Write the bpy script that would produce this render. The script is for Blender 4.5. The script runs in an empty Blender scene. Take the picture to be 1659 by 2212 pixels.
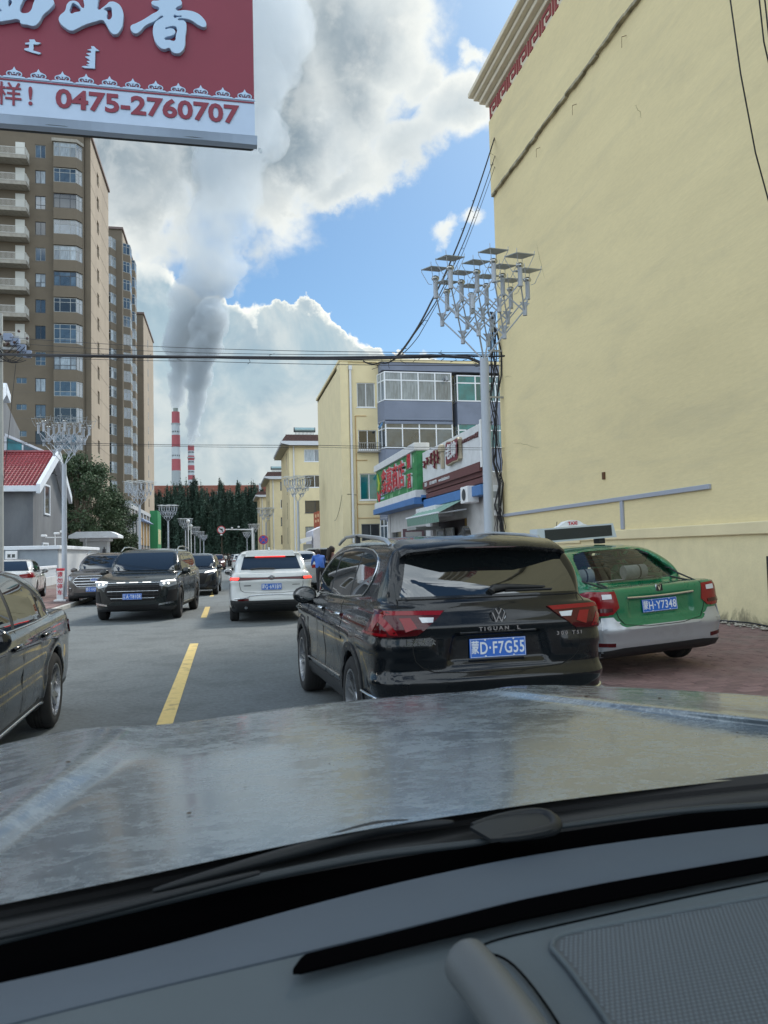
import bpy, bmesh, math, random
import numpy as np
from mathutils import Vector, Matrix, Euler
from mathutils.bvhtree import BVHTree
random.seed(7); rng = np.random.default_rng(7)
R = math.radians
SC = bpy.context.scene
COL = SC.collection

# ------------------------------------------------------------ camera
YAW, PITCH, ROLL, CAMH = 11.75, 2.93, -1.35, 1.6
FPX = 1640.0                                   # focal length for a picture 1659 x 2212
cd = bpy.data.cameras.new('camera'); cam = bpy.data.objects.new('camera', cd); COL.objects.link(cam)
cam.matrix_world = (Matrix.Translation((0, 0, CAMH)) @ Matrix.Rotation(R(-YAW), 4, 'Z') @
                    Matrix.Rotation(R(90 + PITCH), 4, 'X') @ Matrix.Rotation(R(ROLL), 4, 'Z'))
cd.sensor_fit = 'VERTICAL'; cd.sensor_height = 36; cd.lens = FPX / 2212 * 36
cd.clip_start = .05; cd.clip_end = 5000
SC.camera = cam
CM3 = cam.matrix_world.to_3x3(); CO = Vector((0, 0, CAMH))
def ray(px, py):
    return (CM3 @ Vector(((px - 829.5) / FPX, -(py - 1106) / FPX, -1))).normalized()
def gp(px, py, z=0.0):                         # point on the level z seen at a picture position
    d = ray(px, py); t = (z - CAMH) / d.z
    return CO + d * t
def atY(px, py, y):
    d = ray(px, py); return CO + d * (y / d.y)
def atX(px, py, x):
    d = ray(px, py); return CO + d * (x / d.x)
def azel(px, py):
    d = ray(px, py); return math.degrees(math.atan2(d.x, d.y)), math.degrees(math.asin(d.z))

# ------------------------------------------------------------ sun and exposure
SUN_AZ, SUN_EL = 38.0, 46.0                    # degrees right of +Y, above the horizon
sd = bpy.data.lights.new('sun', 'SUN'); sun = bpy.data.objects.new('sun', sd); COL.objects.link(sun)
sd.energy = 2.6; sd.angle = R(9); sd.color = (1, .93, .82)
sdir = Vector((math.sin(R(SUN_AZ)) * math.cos(R(SUN_EL)), math.cos(R(SUN_AZ)) * math.cos(R(SUN_EL)), math.sin(R(SUN_EL))))
sun.rotation_euler = sdir.to_track_quat('Z', 'Y').to_euler(); sun.location = (0, 0, 60)
vs = SC.view_settings; vs.view_transform = 'Standard'; vs.look = 'None'; vs.gamma = 1; vs.exposure = 0.42
vs.use_curve_mapping = False
SC.cycles.max_bounces = 6; SC.cycles.transparent_max_bounces = 12
SC.cycles.volume_bounces = 2
cd.dof.use_dof = True; cd.dof.focus_distance = 14; cd.dof.aperture_fstop = 8.0

# ------------------------------------------------------------ node helper
class NT:
    def __init__(s, tree): s.t = tree; s.n = tree.nodes; s.l = tree.links
    def node(s, typ, props=None, **ins):
        n = s.n.new(typ)
        for k, v in (props or {}).items(): setattr(n, k, v)
        for k, v in ins.items():
            key = int(k[1:]) if k[0] == 'i' and k[1:].isdigit() else k.replace('_', ' ')
            s.set(n.inputs[key], v)
        return n
    def set(s, sock, v):
        if isinstance(v, bpy.types.NodeSocket): s.l.new(v, sock)
        elif isinstance(v, bpy.types.Node): s.l.new(v.outputs[0], sock)
        else: sock.default_value = v
    def m(s, op, a, b=None, c=None, clamp=False):
        n = s.n.new('ShaderNodeMath'); n.operation = op; n.use_clamp = clamp
        s.set(n.inputs[0], a)
        if b is not None: s.set(n.inputs[1], b)
        if c is not None: s.set(n.inputs[2], c)
        return n.outputs[0]
    def mr(s, v, a, b, c=0., d=1., smooth=True):
        n = s.n.new('ShaderNodeMapRange'); n.interpolation_type = 'SMOOTHSTEP' if smooth else 'LINEAR'
        for i, x in enumerate((v, a, b, c, d)): s.set(n.inputs[i], x)
        return n.outputs[0]
    def mix(s, f, a, b, mode='MIX'):
        n = s.n.new('ShaderNodeMix'); n.data_type = 'RGBA'; n.blend_type = mode
        for k, v in ((0, f), (6, a), (7, b)):
            if isinstance(v, tuple) and len(v) == 3: v = v + (1,)
            s.set(n.inputs[k], v)
        return n.outputs[2]
    def noise(s, vec, scale, detail=4, rough=.55, dist=0, dim='3D', out=0):
        n = s.node('ShaderNodeTexNoise', {'noise_dimensions': dim}, Scale=scale, Detail=detail, Roughness=rough, Distortion=dist)
        if vec is not None: s.set(n.inputs['Vector'], vec)
        return n.outputs[out]

def srgb(r, g, b):
    f = lambda c: (c / 255 / 12.92) if c / 255 <= .04045 else ((c / 255 + .055) / 1.055) ** 2.4
    return (f(r), f(g), f(b))

# ------------------------------------------------------------ world: Nishita sky with broken clouds
W = bpy.data.worlds.new('World'); SC.world = W; W.use_nodes = True
nt = NT(W.node_tree); nt.n.clear()
BG = 0.12
sky = nt.node('ShaderNodeTexSky', {'sky_type': 'NISHITA', 'sun_disc': False, 'sun_elevation': R(SUN_EL), 'sun_rotation': R(SUN_AZ),
                                   'air_density': 1.0, 'dust_density': .7, 'ozone_density': 2.2})
tc = nt.node('ShaderNodeTexCoord')
sx = nt.node('ShaderNodeSeparateXYZ', Vector=tc.outputs['Generated'])
az = nt.m('MULTIPLY', nt.m('ARCTAN2', sx.outputs[0], sx.outputs[1]), 57.29578)
el = nt.m('MULTIPLY', nt.m('ARCSINE', sx.outputs[2]), 57.29578)
# gnomonic-like cloud-layer coordinate for generic structure
ae = nt.node('ShaderNodeCombineXYZ', X=az, Y=el, Z=0.0).outputs[0]
dirv = tc.outputs['Generated']
nA = nt.noise(dirv, 9, 8, .6, 0, '3D', 1)      # colour noise used as a warp
wv = nt.node('ShaderNodeVectorMath', {'operation': 'SUBTRACT'}); nt.set(wv.inputs[0], nA); wv.inputs[1].default_value = (.5, .5, .5)
wv2 = nt.node('ShaderNodeVectorMath', {'operation': 'SCALE'}); nt.set(wv2.inputs[0], wv.outputs[0]); wv2.inputs['Scale'].default_value = 7.5
aw = nt.node('ShaderNodeVectorMath', {'operation': 'ADD'}); nt.set(aw.inputs[0], ae); nt.set(aw.inputs[1], wv2.outputs[0])
aw = aw.outputs[0]
def blob(px, py, rx, ry, rot=0, amp=1.0, soft=1.0):
    """soft ellipse of cloud round a direction; rx, ry in degrees, rot in degrees"""
    a, e = azel(px, py)
    mp = nt.node('ShaderNodeMapping', {'vector_type': 'TEXTURE'})
    nt.set(mp.inputs['Vector'], aw); mp.inputs['Location'].default_value = (a, e, 0)
    mp.inputs['Rotation'].default_value = (0, 0, R(rot)); mp.inputs['Scale'].default_value = (rx, ry, 1e5)
    ln = nt.node('ShaderNodeVectorMath', {'operation': 'LENGTH'}); nt.set(ln.inputs[0], mp.outputs[0])
    return nt.mr(ln.outputs['Value'], 1 + soft * .5, max(0, 1 - soft), 0, amp)
def total(bl):
    acc = None
    for b in bl:
        v = blob(*b); acc = v if acc is None else nt.m('ADD', acc, v)
    return acc
def maxi(bl):
    acc = None
    for b in bl:
        v = blob(*b); acc = v if acc is None else nt.m('MAXIMUM', acc, v)
    return acc
#CLOUDS
# crisp cumulus bank (bottom) and ragged upper cloud
upper = maxi([(250, 100, 14, 16, 0, 1.35), (500, 150, 10, 13, 0, 1.35), (470, 350, 6.5, 6.0, 0, 1.2), (760, 60, 8, 6.5, 0, 1.15), (760, 230, 6, 6, 20, 1.1),
              (620, 300, 6, 4.3, 0, 1.2), (740, 375, 6.0, 2.3, 12, 1.0), (900, 310, 6.0, 2.6, 15, 1.0), (1000, 230, 4.2, 3.2, 0, 1.05), (910, 150, 3.2, 2.4, 40, .85), (620, 440, 2.4, .9, 5, .8),
              (290, 430, 7, 4.5, 0, 1.0), (300, 535, 6, 1.3, -12, .62), (1030, 95, 2.0, .9, -20, .66), (960, 495, 2.0, 1.3, 10, .72), (1035, 480, 1.8, .8, 0, .66), (590, 548, 1.8, .6, 0, .46)])
lower = maxi([(330, 684, 4.5, 3.0, -20, 1.15, .5), (460, 724, 5.0, 3.4, 0, 1.3, .5), (615, 714, 2.9, 2.2, 0, 1.1, .4), (560, 794, 5, 3.4, 0, 1.3, .45), (665, 724, 3.2, 2.6, 0, 1.2, .4), (715, 759, 2.9, 2.2, 0, 1.15, .4),
              (765, 789, 1.7, 1.6, 0, 1.05, .4), (640, 874, 9, 5.2, 0, 1.5, .5), (450, 900, 16, 9, 0, 1.6, .5), (600, 1120, 40, 10, 0, 1.8, .4), (300, 814, 9, 8, 0, 1.4, .5), (808, 770, .9, .8, 0, .85, .5), (870, 770, .9, .6, 0, .8, .5), (900, 900, 9, 5, 0, 1.4)])
det = nt.noise(dirv, 20, 8, .56, .25)
det2 = nt.noise(dirv, 5.5, 5, .52, .4)
dsum = nt.m('ADD', nt.m('MULTIPLY', nt.m('SUBTRACT', det, .5), .95), nt.m('MULTIPLY', nt.m('SUBTRACT', det2, .5), .8))
# generic broken clouds for the rest of the sky
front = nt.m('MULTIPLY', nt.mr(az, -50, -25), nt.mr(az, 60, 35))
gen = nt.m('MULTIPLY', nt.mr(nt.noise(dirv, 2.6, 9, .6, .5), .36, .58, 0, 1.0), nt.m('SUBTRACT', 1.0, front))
cu = nt.m('ADD', upper, nt.m('MULTIPLY', dsum, 1.0))
cl = nt.m('ADD', lower, nt.m('MULTIPLY', dsum, .55))
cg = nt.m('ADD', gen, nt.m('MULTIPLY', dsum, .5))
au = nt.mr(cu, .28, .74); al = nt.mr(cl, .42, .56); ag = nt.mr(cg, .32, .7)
# brightness: lit rim where cloud is thin, greyer where thick (the sun is behind the clouds)
dark = maxi([(250, 60, 14, 15, 0, 1.05, .9), (520, 130, 9, 12, 0, 1.15, .9), (430, 400, 8.5, 7, 0, 1.1, .8), (690, 120, 5.5, 7, 0, .95, .8), (860, 370, 4, 1.6, 20, .3, .8), (800, 220, 3, 3, 0, .35, .8)])
dark = nt.m('ADD', dark, nt.m('MULTIPLY', nt.m('SUBTRACT', det2, .5), .9), clamp=True)
k = .78 / BG
def cc(r, g, b, f=1.0):
    c = srgb(r, g, b); return tuple(x * k * f for x in c)
rimu = nt.mr(cu, .55, 1.25)
coru = nt.mix(dark, cc(200, 212, 218), cc(126, 146, 160))
coru = nt.mix(nt.mr(det, .42, .62), coru, nt.mix(.5, coru, cc(228, 233, 232)))
coru = nt.mix(nt.mr(det, .5, .36), coru, nt.mix(.35, coru, cc(128, 146, 162)))
colu = nt.mix(rimu, nt.mix(nt.mr(det2, .35, .65), cc(205, 216, 222), cc(240, 242, 236, 1.12)), coru)
riml = nt.mr(nt.m('ADD', cl, nt.m('MULTIPLY', nt.m('SUBTRACT', det2, .5), .9)), .42, 1.0)
baseL = nt.mix(nt.mr(el, 3, 16), cc(196, 208, 210), cc(172, 196, 208))
baseL = nt.mix(nt.mr(nt.noise(dirv, 9, 9, .6, .6), .42, .66), baseL, nt.mix(.6, baseL, cc(230, 234, 230)))
baseL = nt.mix(nt.mr(nt.noise(dirv, 12, 6, .55, .3), .52, .34), baseL, nt.mix(.45, baseL, cc(146, 172, 190)))
coll = nt.mix(riml, cc(245, 246, 238, 1.15), baseL)
colg = nt.mix(nt.mr(cg, .4, 1.3), cc(232, 242, 248, 2.7), cc(186, 200, 212, 2.3))  # out-of-view clouds made far brighter than visible ones, to lift walls and reflections
hz = nt.mr(el, 14, -1)
skyc = nt.mix(1.0, sky.outputs[0], (0.54, .70, .76), 'MULTIPLY')
skyc = nt.mix(nt.m('MULTIPLY', hz, .8), skyc, cc(190, 206, 214))
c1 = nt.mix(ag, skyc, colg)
c1 = nt.mix(nt.m('MULTIPLY', al, front), c1, coll)
c1 = nt.mix(nt.m('MULTIPLY', au, nt.m('MAXIMUM', front, 0.0)), c1, colu)
c1 = nt.mix(nt.mr(el, 0, -4), c1, cc(110, 115, 118))
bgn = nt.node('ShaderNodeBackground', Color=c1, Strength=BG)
nt.l.new(bgn.outputs[0], nt.node('ShaderNodeOutputWorld').inputs['Surface'])

# ------------------------------------------------------------ materials
MATS = {}
def mat(name, col, rough=.6, metal=0., var=.0, vscale=3., bump=0., bscale=40., coat=0., spec=.5, emit=None, est=1., ior=1.5, rand=0., dirt=None, dscale=1.2, damt=.5, vstretch=(1, 1, 1), trans=0., grain=0., gscale=35., stain=None):
    if name in MATS: return MATS[name]
    M_ = bpy.data.materials.new(name); M_.use_nodes = True
    t = NT(M_.node_tree); t.n.clear()
    out = t.node('ShaderNodeOutputMaterial')
    p = t.node('ShaderNodeBsdfPrincipled'); t.l.new(p.outputs[0], out.inputs['Surface'])
    c = tuple(col) + (1,)
    p.inputs['Roughness'].default_value = rough; p.inputs['Metallic'].default_value = metal
    p.inputs['Specular IOR Level'].default_value = spec; p.inputs['IOR'].default_value = ior
    if trans: p.inputs['Transmission Weight'].default_value = trans
    if coat: p.inputs['Coat Weight'].default_value = coat; p.inputs['Coat Roughness'].default_value = .03
    src = None
    tcx = t.node('ShaderNodeTexCoord'); vec = tcx.outputs['Object']
    if vstretch != (1, 1, 1):
        mp = t.node('ShaderNodeMapping'); t.set(mp.inputs['Vector'], vec); mp.inputs['Scale'].default_value = vstretch; vec = mp.outputs[0]
    if var:
        n = t.noise(vec, vscale, 6, .6, .2)
        f = t.mr(n, .3, .7, 1 - var, 1 + var, False)
        cn = t.node('ShaderNodeCombineColor', Red=f, Green=f, Blue=f)
        src = t.mix(1.0, c, cn.outputs[0], 'MULTIPLY')
    if grain:
        n = t.noise(vec, gscale, 8, .75, 0); f = t.mr(n, .32, .68, 1 - grain, 1 + grain, False)
        cn = t.node('ShaderNodeCombineColor', Red=f, Green=f, Blue=f)
        src = t.mix(1.0, src if src is not None else c, cn.outputs[0], 'MULTIPLY')
    if stain is not None:
        sz = t.node('ShaderNodeSeparateXYZ', Vector=tcx.outputs['Object'])
        n = t.noise(tcx.outputs['Object'], 1.6, 9, .7, .6); q = t.m('SUBTRACT', t.m('ADD', stain[1], t.m('MULTIPLY', t.m('SUBTRACT', n, .5), 1.5)), sz.outputs[2])
        src = t.mix(t.m('MULTIPLY', t.mr(q, -.05, .22), .85), src if src is not None else c, tuple(stain[0]) + (1,))
    if rand:
        oi = t.node('ShaderNodeObjectInfo'); f = t.mr(oi.outputs['Random'], 0, 1, 1 - rand, 1 + rand, False)
        cn = t.node('ShaderNodeCombineColor', Red=f, Green=f, Blue=f)
        src = t.mix(1.0, src if src is not None else c, cn.outputs[0], 'MULTIPLY')
    if dirt is not None:
        n = t.noise(vec, dscale, 9, .65, .4)
        src = t.mix(t.m('MULTIPLY', t.mr(n, .45, .72), damt), src if src is not None else c, tuple(dirt) + (1,))
        t.set(p.inputs['Roughness'], t.mr(n, .4, .7, rough, min(1, rough + .25)))
    if src is not None: t.set(p.inputs['Base Color'], src)
    else: p.inputs['Base Color'].default_value = c
    if bump:
        n = t.noise(vec, bscale, 5, .6)
        b = t.node('ShaderNodeBump', Height=n, Strength=bump, Distance=.02); t.set(p.inputs['Normal'], b.outputs[0])
    if emit is not None:
        p.inputs['Emission Color'].default_value = tuple(emit) + (1,); p.inputs['Emission Strength'].default_value = est
    MATS[name] = M_
    return M_

# ------------------------------------------------------------ mesh builder
class MB:
    def __init__(s): s.v = []; s.f = []
    def add(s, vs, fs):
        o = len(s.v); s.v += [tuple(v) for v in vs]; s.f += [tuple(i + o for i in f) for f in fs]; return s
    def box(s, x0, x1, y0, y1, z0, z1):
        v = [(x, y, z) for x in (x0, x1) for y in (y0, y1) for z in (z0, z1)]
        return s.add(v, [(0, 1, 3, 2), (4, 6, 7, 5), (0, 4, 5, 1), (2, 3, 7, 6), (0, 2, 6, 4), (1, 5, 7, 3)])
    def bev(s, x0, x1, y0, y1, z0, z1, b=.02):
        bm = bmesh.new(); bmesh.ops.create_cube(bm, size=1)
        for v in bm.verts: v.co = Vector(((x0 + x1) / 2 + v.co.x * (x1 - x0), (y0 + y1) / 2 + v.co.y * (y1 - y0), (z0 + z1) / 2 + v.co.z * (z1 - z0)))
        bmesh.ops.bevel(bm, geom=bm.edges[:], offset=b, segments=2, affect='EDGES', profile=.5)
        return s.bm(bm)
    def bm(s, bm):
        bm.verts.index_update(); s.add([v.co[:] for v in bm.verts], [[v.index for v in f.verts] for f in bm.faces]); bm.free(); return s
    def quad(s, *p): return s.add(p, [tuple(range(len(p)))])
    def tube(s, pts, r, n=8, cap=True):
        pts = [Vector(p) for p in pts]; m = len(pts); rr = r if isinstance(r, (list, tuple)) else [r] * m
        vs = []; up = None
        for i, p in enumerate(pts):
            t = (pts[min(i + 1, m - 1)] - pts[max(i - 1, 0)]).normalized()
            if up is None: up = Vector((0, 0, 1)) if abs(t.z) < .95 else Vector((1, 0, 0))
            a = t.cross(up).normalized(); b = a.cross(t).normalized(); up = b
            for k in range(n):
                th = 2 * math.pi * k / n; vs.append(p + (a * math.cos(th) + b * math.sin(th)) * rr[i])
        fs = [(i * n + k, i * n + (k + 1) % n, (i + 1) * n + (k + 1) % n, (i + 1) * n + k) for i in range(m - 1) for k in range(n)]
        if cap: fs += [tuple(range(n - 1, -1, -1)), tuple((m - 1) * n + k for k in range(n))]
        return s.add(vs, fs)
    def cyl(s, p0, p1, r0, r1=None, n=16): return s.tube([p0, p1], [r0, r0 if r1 is None else r1], n)
    def lathe(s, prof, n=24, c=(0, 0, 0), axis='Z'):
        vs = []
        for r, h in prof:
            for k in range(n):
                th = 2 * math.pi * k / n; a, b = r * math.cos(th), r * math.sin(th)
                q = {'Z': (a, b, h), 'X': (h, a, b), 'Y': (a, h, b)}[axis]
                vs.append((q[0] + c[0], q[1] + c[1], q[2] + c[2]))
        m = len(prof)
        fs = [(i * n + k, i * n + (k + 1) % n, (i + 1) * n + (k + 1) % n, (i + 1) * n + k) for i in range(m - 1) for k in range(n)]
        return s.add(vs, fs)
    def prism(s, poly, h0, h1, ax='Y'):
        """poly in the two other axes, extruded along ax"""
        mk = {'Y': lambda a, b, h: (a, h, b), 'X': lambda a, b, h: (h, a, b), 'Z': lambda a, b, h: (a, b, h)}[ax]
        n = len(poly)
        bm = bmesh.new()
        A = [bm.verts.new(mk(a, b, h0)) for a, b in poly]; B = [bm.verts.new(mk(a, b, h1)) for a, b in poly]
        for i in range(n): bm.faces.new((A[i], A[(i + 1) % n], B[(i + 1) % n], B[i]))
        f1 = bm.faces.new(A); f2 = bm.faces.new(B[::-1])
        if n > 4: bmesh.ops.triangulate(bm, faces=[f1, f2])
        bmesh.ops.recalc_face_normals(bm, faces=bm.faces[:])
        return s.bm(bm)
    def sphere(s, c, r, n=12, sq=(1, 1, 1)):
        prof = []; vs = []; m = n // 2
        for i in range(m + 1):
            ph = math.pi * i / m
            for k in range(n):
                th = 2 * math.pi * k / n
                vs.append((c[0] + r * sq[0] * math.sin(ph) * math.cos(th), c[1] + r * sq[1] * math.sin(ph) * math.sin(th), c[2] + r * sq[2] * math.cos(ph)))
        fs = [(i * n + k, (i + 1) * n + k, (i + 1) * n + (k + 1) % n, i * n + (k + 1) % n) for i in range(m) for k in range(n)]
        return s.add(vs, fs)
    def mesh(s, name, m=None, smooth=None, recalc=False):
        me = bpy.data.meshes.new(name); me.from_pydata(s.v, [], s.f)
        if recalc:
            bm = bmesh.new(); bm.from_mesh(me); bmesh.ops.recalc_face_normals(bm, faces=bm.faces[:]); bm.to_mesh(me); bm.free()
        if m is not None: me.materials.append(m)
        if smooth is not None:
            me.shade_smooth()
            if smooth < 180: me.set_sharp_from_angle(angle=R(smooth))
        me.update(); return me

def E(name, label, cat, loc=(0, 0, 0), rz=0, group=None):
    o = bpy.data.objects.new(name, None); COL.objects.link(o); o.location = loc; o.rotation_euler = (0, 0, rz)
    o.empty_display_size = .3
    tag(o, label, cat, group); return o
def tag(o, label=None, cat=None, group=None, kind=None):
    if label: o['label'] = label
    if cat: o['category'] = cat
    if group: o['group'] = group
    if kind: o['kind'] = kind
    return o
def O(name, me, m=None, parent=None, loc=(0, 0, 0), rot=(0, 0, 0), smooth=None, recalc=True, label=None):
    if isinstance(me, MB): me = me.mesh(name, m, smooth, recalc)
    o = bpy.data.objects.new(name, me); COL.objects.link(o)
    o.parent = parent; o.location = loc; o.rotation_euler = rot
    if label: o['label'] = label
    return o
def copy_tree(o, parent=None):
    c = o.copy(); COL.objects.link(c); c.parent = parent
    for ch in o.children: copy_tree(ch, c)
    return c
def dup(root, loc, rz=None, label=None, group=None):
    c = copy_tree(root); c.location = loc
    if rz is not None: c.rotation_euler = (0, 0, rz)
    if label: c['label'] = label
    if group: c['group'] = group
    return c
def text_mesh(s, size, m, extrude=.005, bold=0., spacing=1., align='CENTER', name='lettering', xs=1., valign='CENTER'):
    cu = bpy.data.curves.new(name, 'FONT'); cu.body = s; cu.size = size; cu.extrude = extrude; cu.offset = bold
    cu.align_x = align; cu.align_y = valign; cu.space_character = spacing; cu.resolution_u = 3
    ob = bpy.data.objects.new(name, cu); COL.objects.link(ob)
    bpy.context.view_layer.update()
    dg = bpy.context.evaluated_depsgraph_get()
    me = bpy.data.meshes.new_from_object(ob.evaluated_get(dg), depsgraph=dg)
    bpy.data.objects.remove(ob); bpy.data.curves.remove(cu)
    me.name = name; me.materials.clear(); me.materials.append(m)
    if xs != 1.: me.transform(Matrix.Diagonal((xs, 1, 1, 1)))
    return me
SOUTH = (math.pi / 2, 0, 0)                    # faces -Y
WEST = (math.pi / 2, 0, -math.pi / 2)          # faces -X
EAST = (math.pi / 2, 0, math.pi / 2)           # faces +X
NORTH = (math.pi / 2, 0, math.pi)              # faces +Y
def wall_grid(mb, x0, x1, z0, z1, holes, y=0., depth=.12):
    """vertical wall in the plane y facing -Y with rectangular openings (x0,x1,z0,z1) and their reveals"""
    xs = sorted({x0, x1, *[h[0] for h in holes], *[h[1] for h in holes]}); zs = sorted({z0, z1, *[h[2] for h in holes], *[h[3] for h in holes]})
    xs = [x for x in xs if x0 <= x <= x1]; zs = [z for z in zs if z0 <= z <= z1]
    for a, b in zip(xs, xs[1:]):
        for c, d in zip(zs, zs[1:]):
            mx, mz = (a + b) / 2, (c + d) / 2
            if any(h[0] < mx < h[1] and h[2] < mz < h[3] for h in holes): continue
            mb.quad((a, y, c), (b, y, c), (b, y, d), (a, y, d))
    for a, b, c, d in holes:
        e = y + depth
        mb.quad((a, y, c), (a, e, c), (b, e, c), (b, y, c)); mb.quad((a, y, d), (b, y, d), (b, e, d), (a, e, d))
        mb.quad((a, y, c), (a, y, d), (a, e, d), (a, e, c)); mb.quad((b, y, c), (b, e, c), (b, e, d), (b, y, d))
    return mb
WCACHE = {}
def window(parent, x, z, w, h, y=0., cols=(.5,), rows=(), fw=.05, fm=None, gm=None, rz=0, loc=None, sill=False, name='window', panes=True, depth=.05, gl=None):
    """window frame with separate panes; lower left corner at (x, y, z), facing -Y"""
    key = (round(w, 3), round(h, 3), cols, rows, fw, fm.name, gm.name, sill, depth)
    xs = [0] + [c * w for c in cols] + [w]; zs = [0] + [r * h for r in rows] + [h]
    if key not in WCACHE:
        mb = MB(); d = depth
        mb.box(0, w, 0, d, 0, fw); mb.box(0, w, 0, d, h - fw, h); mb.box(0, fw, .002, d - .002, fw, h - fw); mb.box(w - fw, w, .002, d - .002, fw, h - fw)
        for c in xs[1:-1]: mb.box(c - fw / 2, c + fw / 2, .004, d - .004, fw, h - fw)
        for c in zs[1:-1]: mb.box(fw, w - fw, .006, d - .006, c - fw / 2, c + fw / 2)
        if sill: mb.box(-.06, w + .06, -.1, .02, -.06, -.005)
        fme = mb.mesh('window_frame', fm)
        ps = []
        for i in range(len(xs) - 1):
            for j in range(len(zs) - 1):
                a, b, c, e = xs[i] + fw * .4, xs[i + 1] - fw * .4, zs[j] + fw * .4, zs[j + 1] - fw * .4
                m2 = MB().box(0, b - a, 0, .012, 0, e - c)
                ps.append((m2.mesh('pane', gm), (a, d * .5, c)))
        WCACHE[key] = (fme, ps)
    fme, ps = WCACHE[key]
    f = O(name, fme, parent=parent, loc=loc or (x, y, z), rot=(0, 0, rz))
    for me, l in ps:
        o = O('pane', me, parent=f, loc=l)
    return f
def pieces(parent, me, tfs, name, limit=300, stuff_name=None, origin=(0, 0, 0)):
    """alike pieces: those nearest to the camera as objects of their own, the rest as one joined part"""
    o0 = Vector(origin)
    tfs = sorted(tfs, key=lambda t: (Vector(t[0]) + o0 - CO).length)
    for loc, rot in tfs[:limit]: O(name, me, parent=parent, loc=loc, rot=rot)
    rest = tfs[limit:]
    if rest:
        vs = np.array([v.co[:] for v in me.vertices]); fs = [tuple(p.vertices) for p in me.polygons]; mb = MB()
        for loc, rot in rest:
            m3 = np.array(Euler(rot).to_matrix()); q = vs @ m3.T + np.array(loc); mb.add(q.tolist(), fs)
        o = O(stuff_name or name + '_field', mb, me.materials[0], parent, recalc=False); o['kind'] = 'stuff'
# ============================================================ SETTING
m_asph = mat('asphalt', (.130, .148, .156), .85, var=.06, vscale=.35, grain=.34, gscale=18., bump=.6, bscale=120, dirt=(.092, .102, .106), dscale=1.6, damt=.55)
m_soil = mat('ground_soil', (.17, .16, .14), .95, var=.3, vscale=.3, bump=.4, bscale=8)
m_pave = mat('paving_base', (.16, .13, .12), .9, var=.3, vscale=1.5, bump=.4, bscale=30)
m_brick = mat('paving_brick', (.205, .13, .125), .85, var=.25, vscale=5, rand=.28, bump=.4, bscale=60, dirt=(.2, .18, .16), dscale=.9, damt=.6)
m_kerb = mat('kerb_stone', (.42, .42, .4), .8, var=.2, vscale=2, rand=.12, bump=.3)
m_mark = mat('road_paint_yellow', (.62, .47, .18), .75, var=.15, vscale=6, dirt=(.22, .19, .12), dscale=6, damt=.8)
def struct(name, mb, m, parent=None, **k):
    o = O(name, mb, m, parent, **k); tag(o, kind='structure'); return o
struct('ground', MB().quad((-1800, -400, -.03), (1800, -400, -.03), (1800, 2600, -.03), (-1800, 2600, -.03)), m_soil)
struct('road', MB().box(-5.0, 4.0, -14, 222, -.2, 0), m_asph)
struct('cross_road', MB().box(-120, 120, 222, 232, -.2, -.002), m_asph)
pl = struct('left_pavement', MB().box(-14.0, -5.12, -14, 222, -.2, .115), m_pave)
def rz_(x): return .035 + (.105 - .035) * min(1, max(0, (x - 4.12) / 2.2))
pr = struct('right_pavement', MB().prism([(4.12, -.2), (4.12, .02), (6.32, .092), (9.3, .092), (9.3, -.2)], -14, 222, 'Y'), m_pave)
# kerb stones, one by one
ks = MB().bev(0, .118, .004, .996, -.2, .125, .012).mesh('kerb_stone', m_kerb)
kr = struct('right_kerb', MB().box(4.02, 4.1, -14, 222, -.2, .01), m_kerb)
pieces(kr, ks, [((4.0, y, -.09), (0, 0, 0)) for y in range(-14, 222)], 'kerb_stone', 140, 'kerb_run')
kl = struct('left_kerb', MB().box(-5.1, -5.02, -14, 222, -.2, .1), m_kerb)
pieces(kl, ks, [((-5.118, y, 0), (0, 0, 0)) for y in range(-14, 222)], 'kerb_stone', 140, 'kerb_run')
# paving bricks in running bond
bk = MB().bev(-.118, .118, -.058, .058, -.05, 0, .006).mesh('brick', m_brick)
rr = random.Random(3)
def bond(x0, x1, y0, y1, z):
    t = []; row = 0; y = y0
    while y < y1:
        x = x0 + (.06 if row % 2 else .18)
        while x < x1 - .1:
            t.append(((x, y, (z if x < 0 else rz_(x) + .0005) + rr.uniform(-.003, .003)), (rr.uniform(-.012, .012), rr.uniform(-.012, .012) - (.032 if 0 < x < 6.3 else 0), rr.uniform(-.01, .01)))); x += .242
        y += .121; row += 1
    return t
pieces(pr, bk, bond(4.13, 9.25, 4.6, 26, .118), 'brick', 300, 'brick_field')
pieces(pl, bk, bond(-9.6, -5.14, 23, 40, .128), 'brick', 300, 'brick_field')
# yellow centre dashes
lm = struct('lane_marking', MB().box(-.675, -.525, 6.4, 14.3, -.001, .004), m_mark)
for i, (a, b) in enumerate([(20.1, 24.2), (30.2, 34.2)] + [(40.2 + 10 * j, 44.2 + 10 * j) for j in range(18)]):
    struct('lane_marking', MB().box(-.675, -.525, a, b, -.001, .004), m_mark)
# crack lines and a tar seam
m_tar = mat('tar_seam', (.03, .03, .032), .6)
def seam(p, w=.012):
    mb = MB()
    for a, b in zip(p, p[1:]):
        a = Vector((*a, .003)); b = Vector((*b, .003)); n = (b - a).cross(Vector((0, 0, 1))).normalized() * w
        mb.quad(a - n, b - n, b + n, a + n)
    return mb
q = [(-.15 + .02 * math.sin(i * 1.7), 6 + i * .8) for i in range(60)]
struct('road_seam', seam([(-4.6 + i * .3, 15.2 + .12 * math.sin(i * 2.1) + .03 * i) for i in range(16)], .006), m_tar)

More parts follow.
